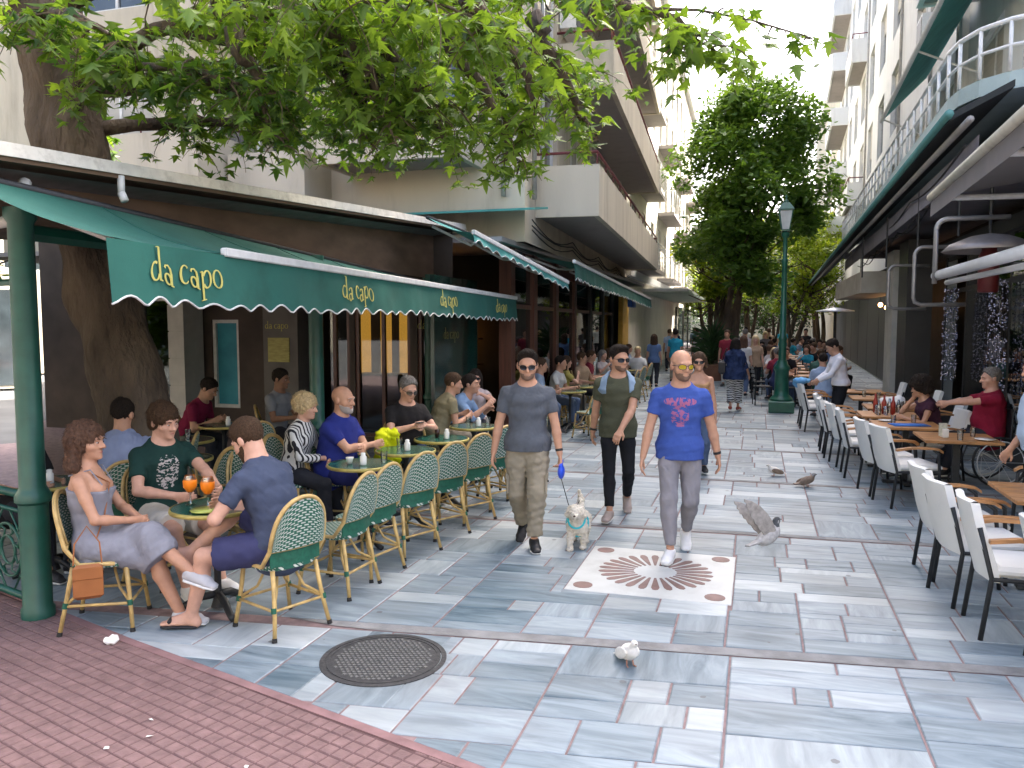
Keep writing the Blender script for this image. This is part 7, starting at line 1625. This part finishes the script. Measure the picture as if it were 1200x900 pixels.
for sx in (-1, 1):
    b = MB(); b.tube([(sx * .29, -.06 + .3 * math.cos(2 * math.pi * i / 28), .31 + .3 * math.sin(2 * math.pi * i / 28)) for i in range(28)], .015, 6, closed=True); wl = b.build('wheel', DKM, wc, smooth=True)
    b = MB(); b.tube([(sx * .315, -.06 + .26 * math.cos(2 * math.pi * i / 28), .31 + .26 * math.sin(2 * math.pi * i / 28)) for i in range(28)], .008, 5, closed=True); b.build('push_rim', ALU, wl, smooth=True)
    b = MB()
    for i in range(12): b.tube([(sx * .29, -.06, .31), (sx * .29, -.06 + .3 * math.cos(i * .5236), .31 + .3 * math.sin(i * .5236))], .003, 4)
    b.build('spokes', ALU, wl, kind='stuff')
    b = MB(); b.tube([(sx * .22, .42 + .07 * math.cos(2 * math.pi * i / 12), .085 + .07 * math.sin(2 * math.pi * i / 12)) for i in range(12)], .014, 5, closed=True); b.build('caster', DKM, wc)
    b = MB(); b.tube([(sx * .25, -.24, .98), (sx * .25, -.2, .9), (sx * .25, -.18, .5), (sx * .25, .3, .5), (sx * .22, .42, .1)], .013, 6); b.build('side_frame', DKM, wc, smooth=True)
b = MB(); b.box((0, .06, .51), (.46, .44, .04), bev=.012); b.build('seat', BLKS, wc); b = MB(); b.box((0, -.2, .74), (.46, .03, .42), bev=.012); b.build('backrest', BLKS, wc); b = MB(); b.box((0, .5, .07), (.36, .12, .015)); b.build('footplate', DKM, wc)
person('person', (1.42, 15.15, 0), 100, dict(h=1.74, skin='olive', top=dict(m=cloth('white_shirt', (.66, .66, .70)), sleeve=1.95, ease=.02, hem=-.02, tuck=1), pants=dict(m=cloth('black_jeans', (.014, .015, .018)), ease=.014), shoe=BLKS, hair=dict(m=HAIRB, th=.012), lean=8, head=(0, 26, 0), handR=(.12, .38, .98), handL=(-.08, .40, .98), elbR=(1, -1, -.3), elbL=(-1, -1, -.3), seed=35), 'waiter in white shirt and black trousers clearing a terrace table', vox=.010)
person('person', (2.36, 7.75, 0), 96, dict(h=1.76, skin='tan', top=dict(m=cloth('ice_blue_shirt', (.42, .52, .66)), sleeve=1.5, ease=.025, hem=-.02, tuck=1), pants=dict(m=cloth('black_jeans', (.014, .015, .018)), ease=.014), shoe=BLKS, hair=dict(m=HAIRG, th=.01), lean=4, head=(0, 10, 0), handR=(.2, .2, .9), handL=(-.24, .12, .86), belly=.04, girth=1.1, seed=36), 'man in ice blue shirt and black trousers standing by the near wooden table', vox=.009)
# --- crowd: a few prototypes, copied with other clothes
CR = []
cs = cloth('crowd_base', (.3, .3, .3)); SITP = dict(sit=True, eyes=False, adapt=.06)
for i, q in enumerate([dict(h=1.76, skin='tan', hair=dict(m=HAIRD), lean=10, handR=(.15, .4, .76), handL=(-.15, .4, .76), **SITP), dict(h=1.66, fem=True, skin='fair', hair=dict(kind='long', m=HAIRD, len=-.2), lean=4, handR=(.1, .3, .95), handL=(-.1, .36, .76), **SITP), dict(h=1.7, skin='olive', hair=dict(m=HAIRG), lean=-4, head=(25, 0, 0), handR=(.2, .3, .72), handL=(-.2, .3, .72), girth=1.12, **SITP)]):
    q.update(top=dict(m=cs, sleeve=.62), pants=dict(m=dkt), shoe=BLKS, seed=40 + i); CR.append(person('person', (-3.75, 16.3 + i, 0), -90, q, 'x', vox=.016)[0])
for i, q in enumerate([dict(h=1.78, skin='tan', hair=dict(m=HAIRB), footR=(.07, .18, .085), footL=(-.07, -.16, .12)), dict(h=1.66, fem=True, skin='fair', hair=dict(kind='long', m=HAIRD, len=-.2), footR=(.07, -.16, .12), footL=(-.07, .16, .085)), dict(h=1.74, skin='olive', hair=dict(m=HAIRD), footR=(.1, .02, .085), footL=(-.1, 0, .085), handR=(.15, .3, 1.05))]):
    q.update(top=dict(m=cs, sleeve=.62), pants=dict(m=dkt), shoe=BLKS, eyes=False, adapt=.06, seed=50 + i); CR.append(person('person', (0, 26 + i, 0), 0, q, 'x', vox=.016)[0])
kids_index()
TOPS = [cloth('c%d' % i, c) for i, c in enumerate([(.6, .6, .58), (.03, .04, .1), (.25, .03, .05), (.1, .16, .3), (.02, .02, .022), (.3, .38, .5), (.42, .3, .2), (.05, .12, .1), (.5, .42, .12), (.16, .15, .16), (.55, .5, .5), (.03, .3, .42)])]; BOTS = [dkt, khaki, cloth('blue_jeans', (.09, .13, .22)), cloth('black_jeans', (.014, .015, .018)), cream]; HRS = [HAIRB, HAIRD, HAIRA, HAIRBL, HAIRG, HAIRB, HAIRD]
COLN = ['white', 'navy', 'wine red', 'denim blue', 'black', 'light blue', 'sand', 'dark green', 'mustard', 'charcoal', 'pale pink', 'turquoise']
rc = random.Random(12); usedp = set()
def crowd(k, x, y, yaw, ti, where, group):
    p = CR[k]; lab = '%s in %s top %s %s' % (('man', 'woman', 'older man', 'man', 'woman', 'man')[k], COLN[ti], 'sitting' if k < 3 else 'standing', where)
    if k not in usedp: usedp.add(k); o = p; o.location = (x, y, 0); o.rotation_euler = (0, 0, R(yaw)); tag(o, lab, 'person', group); ch = KIDS[p.name]
    else:
        o = copy_tree(p, None, (x, y, 0), R(yaw)); tag(o, lab, 'person', group); ch = [c for c in bpy.data.objects if c.parent == o]
    for c in ch:
        nm = c.name.split('.')[0]; m = {'shirt': TOPS[ti], 'trousers': rc.choice(BOTS), 'hair': rc.choice(HRS)}.get(nm)
        if m and c.material_slots: c.material_slots[0].link = 'OBJECT'; c.material_slots[0].material = m
W2 = 'at the second cafe under the plain green awning'
for k, x, y, yaw, ti in [(0, -3.72, 14.9, -95, 0), (1, -3.78, 15.9, -60, 8), (2, -3.65, 17.2, -110, 6), (0, -3.8, 18.2, -80, 2), (1, -3.7, 19.6, -120, 10), (2, -3.1, 21.8, 170, 0), (0, -3.85, 13.9, -70, 5), (1, -3.8, 21.0, -90, 9), (0, -3.9, 23, -90, 2), (1, -3.9, 25, -90, 5)]: crowd(k, x, y, yaw, ti, W2, 'guests of the second cafe')
W3 = 'among the tables beyond the lamp post'
lst = [(0, 1.32, 17.6, 5, 5), (0, .45, 20.4, -70, 1), (1, .4, 21.6, -80, 4)]
for i in range(24): lst.append((rc.randrange(3), rc.choice([.3, .55, 1.55, 1.85, 2.2]) + rc.uniform(-.2, .2), 20.6 + i * .75, rc.uniform(-180, 180), rc.randrange(12)))
for k, x, y, yaw, ti in lst: crowd(k, x, y, yaw, ti, W3, 'guests beyond the lamp post')
W4 = 'in the crowd up the street'
for i, (x, y) in enumerate([(-.35, 22.3), (-.05, 23.0), (-2.6, 27), (-2.95, 30), (-3.4, 33), (-2.3, 34), (-.4, 29), (.3, 33), (-.9, 26), (-3.0, 24.6), (-3.6, 37), (-2.8, 40), (-1.9, 42), (.5, 38), (1.2, 42), (-.6, 45), (-3.3, 45), (2.0, 37), (-2.0, 29.5), (-1.0, 38)]):
    crowd(3 + (i + rc.randrange(2)) % 3, x, y, rc.choice([0, 10, -10, 180, 170, 190]), (0, 6, 11, 0, 5, 4, 10, 9, 2, 3, 1, 7)[i % 12], W4, 'walkers up the street')
# --- dog
DOGW = mat('white_fur', (.66, .61, .52), .95, .12, 25, bump=.8, bscale=120)
dg = empty('dog', (-1.5, 6.95, 0), R(186), 'small white shaggy dog in a turquoise harness walking on the lead', 'dog')
F = Field(); h = A
F.add(Loft((0, -.16, .26), (0, .12, .27), (1, 0, 0), (0, 0, 1), .085, .095, .095, .115, .04), Ell((0, .13, .25), (.085, .08, .105), k=.04), Cap((0, .15, .30), (0, .22, .385), .07, .062, .04), Ell((0, .25, .41), (.072, .075, .068), k=.03), Ell((0, .325, .385), (.036, .05, .034), k=.02),
      Cap((.06, .22, .44), (.085, .235, .37), .02, .026, .02), Cap((-.06, .22, .44), (-.085, .235, .37), .02, .026, .02), Cap((0, -.23, .31), (.01, -.33, .40), .028, .03, .03), Cap((.01, -.33, .40), (.03, -.34, .50), .03, .014, .03))
for sx, fy, by in ((1, .20, -.22), (-1, .10, -.14)):
    F.add(Cap((sx * .06, .13, .22), (sx * .062, .11 + (fy - .1) * .6, .13), .042, .032, .03), Cap((sx * .062, .11 + (fy - .1) * .6, .13), (sx * .06, fy, .035), .03, .026, .02), Ell((sx * .06, fy + .018, .022), (.03, .042, .022), k=.015))
    F.add(Cap((sx * .06, -.15, .25), (sx * .068, -.08, .16), .06, .042, .03), Cap((sx * .068, -.08, .16), (sx * .066, by, .095), .038, .026, .02), Cap((sx * .066, by, .095), (sx * .062, by + .02, .03), .026, .024, .015), Ell((sx * .062, by + .04, .022), (.03, .042, .022), k=.015))
F.noise = [(.007, 70, 3), (.006, 160, 7)]; dg.scale = (.88, .88, .88)
do_ = link('body', F.mesh('body', DOGW, .0062), dg); strands(do_, DOGW, 9000, .028, (0, 0, 0), .45, (0, -.55, -.8), .0016)
b = MB(); b.lathe([(.001, -.011), (.012, -.006), (.014, 0), (.01, .008), (.001, .011)], (0, .372, .392), 8); b.build('nose', EYE_D, dg, smooth=True)
for sx in (-1, 1): b = MB(); b.lathe([(.001, -.009), (.007, -.005), (.009, 0), (.007, .005), (.001, .009)], (sx * .03, .31, .425), 8); b.build('eye', EYE_D, dg, smooth=True)
HN = mat('turquoise_webbing', (.03, .42, .5), .7, .1)
b = MB(); b.tube([(.108 * math.cos(2 * math.pi * i / 20), .10 - .04 * math.sin(2 * math.pi * i / 20), .265 + .132 * math.sin(2 * math.pi * i / 20)) for i in range(20)], .011, 6, closed=True); b.tube([(.085 * math.cos(2 * math.pi * i / 20), .175 - .05 * math.sin(2 * math.pi * i / 20), .32 + .085 * math.sin(2 * math.pi * i / 20)) for i in range(20)], .011, 6, closed=True); b.build('harness', HN, dg, smooth=True)
# lead and handle
hand = G1.matrix_basis @ Vector(GB1.arm['L'][2]); hand = Vector(hand) + Vector((.02, -.02, -.10))
ld = empty('dog_lead', tuple(hand), 0, 'blue retractable dog lead in the hand of the man in charcoal', 'dog lead'); F = Field(); F.add(Ell((0, 0, -.06), (.03, .055, .065)), Cap((0, -.03, .0), (0, .03, .03), .014, .014)); link('handle', F.mesh('handle', mat('blue_plastic', (.02, .07, .55), .35), .006), ld)
e = Vector((-1.5, 7.0, .40)) - hand; b = MB(); b.tube([(0, 0, -.12), tuple(Vector((0, 0, -.12)).lerp(e, .4) + Vector((0, 0, -.16))), tuple(Vector((0, 0, -.12)).lerp(e, .75) + Vector((0, 0, -.12))), tuple(e)], .004, 5); b.build('cord', BLKS, ld)
# --- pigeons
def pigeon(loc, rz, cb, cw, ch_, label, wings=0, pitch=0, sc=1.0):
    p = empty('pigeon', loc, R(rz), label, 'pigeon'); p.scale = (sc, sc, sc); up = .10 if not wings else 0
    F = Field(); F.add(Ell((0, -.01, .075 + up * .2), (.055, .10, .058), rotm(0, -18), .03), Cap((0, .06, .11), (0, .085, .165), .035, .024, .03), Ell((0, .098, .178), (.021, .026, .022), k=.015), Loft((0, -.09, .06), (0, -.19, .045), (1, 0, 0), (0, 0, 1), .04, .02, .045, .008, .02)); F.noise = [(.002, 90, 2)]
    link('body', F.mesh('body', cb, .005), p)
    b = MB(); b.lathe([(.006, 0), (.004, .012), (.0008, .022)], n=6); b.v = [(v[0], .118 + v[2], .176 + v[1]) for v in b.v]; b.build('beak', EYE_D, p)
    if ch_: F = Field(); F.add(Cap((0, .062, .115), (0, .085, .165), .036, .0255, .02), Ell((0, .098, .179), (.022, .027, .023), k=.015)); link('hood', F.mesh('hood', ch_, .005), p)
    for sx in (-1, 1):
        if wings:
            sp = nrm(A(sx * .16, -.42, .88)); cd = nrm(A(sx * .1, .88, .46)) * .60; nn = nrm(np.cross(sp, cd)); b = MB()
            out = [(0, .05), (.07, .075), (.14, .08), (.22, .06), (.29, .01), (.335, -.05), (.315, -.07), (.30, -.06), (.285, -.095), (.265, -.085), (.245, -.115), (.225, -.10), (.20, -.125), (.18, -.11), (.15, -.13), (.125, -.115), (.09, -.13), (.06, -.115), (.03, -.12), (0, -.09)]
            q = lambda s_, c_, t: tuple(A(sx * .035, .02, .10) + sp * s_ + cd * c_ + nn * (t + .10 * s_ * s_ * 3 - .25 * c_ * c_))
            n_ = len(out); vs = [q(s_, c_, .006) for s_, c_ in out] + [q(s_, c_, -.006) for s_, c_ in out] + [q(min(s_, .27), .01, .012) for s_, c_ in out] + [q(min(s_, .27), .01, -.012) for s_, c_ in out]
            fs = []
            for i in range(n_):
                j = (i + 1) % n_; fs += [(i, j, n_ + j, n_ + i), (i, 2 * n_ + i, 2 * n_ + j, j), (n_ + i, n_ + j, 3 * n_ + j, 3 * n_ + i)]
            b.add(vs, fs); b.build('wing', cw, p, smooth=50)
        else:
            F = Field(); F.add(Ell((sx * .05, -.04, .085), (.012, .105, .042), rotm(0, -14), .01)); link('wing', F.mesh('wing', cw, .005), p)
            b = MB(); b.tube([(sx * .022, .0, .05), (sx * .024, .005, .006)], .005, 6); b.tube([(sx * .024, .005, .005), (sx * .03, .04, .004)], .004, 5); b.build('leg', mat('pink_leg', (.4, .2, .14), .7), p)
    if pitch: p.rotation_euler[0] = R(pitch)
    return p
WF = mat('white_feather', (.68, .66, .62), .9, .08, 40); GF = mat('grey_feather', (.22, .22, .23), .85, .2, 40); BF = mat('brown_feather', (.20, .15, .115), .85, .25, 30); DF = mat('dark_hood', (.05, .055, .06), .7)
pigeon((-.67, 4.55, 0), 212, WF, WF, None, 'white pigeon standing on the marble paving', sc=.84, pitch=8)
fp = pigeon((.13, 5.95, .40), -62, mat('pale_grey_feather', (.36, .35, .34), .85, .2, 40), mat('dun_feather', (.26, .24, .22), .85, .3, 25), DF, 'brown and grey pigeon taking off with wings spread', wings=1.0, pitch=10, sc=.95)
fp.rotation_euler[1] = R(-14)
pigeon((.62, 10.3, 0), -70, BF, BF, GF, 'brown pigeon pecking near the white chairs', sc=.85); pigeon((.25, 10.9, 0), 110, WF, BF, None, 'pale spotted pigeon walking on the paving', sc=.8)
pigeon((-2.92, 4.95, 0), 120, GF, GF, DF, 'grey pigeon under the bistro chairs') if False else None
# litter
rl = random.Random(4)
for k in range(14):
    x, y = rl.uniform(-4.3, -1.5), rl.uniform(2.7, 3.9)
    if y > red_y(x) - .1: continue
    b = MB(); s = rl.uniform(.008, .018); b.add([(-s, -s * .6, .003), (s, -s * .5, .003), (s * .8, s * .7, .006), (-s * .6, s * .5, .009)], [(0, 1, 2, 3)]); b.build('litter_scrap', (mat('paper_white', (.78, .77, .74)), mat('dry_leaf', (.42, .28, .08), .8))[k % 2], None, (x, y, .003), rl.uniform(0, 6), False, ('scrap of pale paper dropped on the red paving', 'dry yellow leaf lying on the red paving')[k % 2], ('litter', 'leaf')[k % 2], ('paper scraps on the red paving', 'dry leaves on the red paving')[k % 2])
F = Field(); F.add(Ell((0, 0, .02), (.045, .035, .022)), Ell((.02, .01, .035), (.025, .02, .02))); F.noise = [(.006, 90, 2)]
tag(link('crumpled_tissue', F.mesh('crumpled_tissue', mat('paper_white', (.78, .77, .74)), .006), None, (-3.82, 3.93, 0)), 'crumpled white tissue on the ground by the auburn haired woman\'s chair', 'tissue')
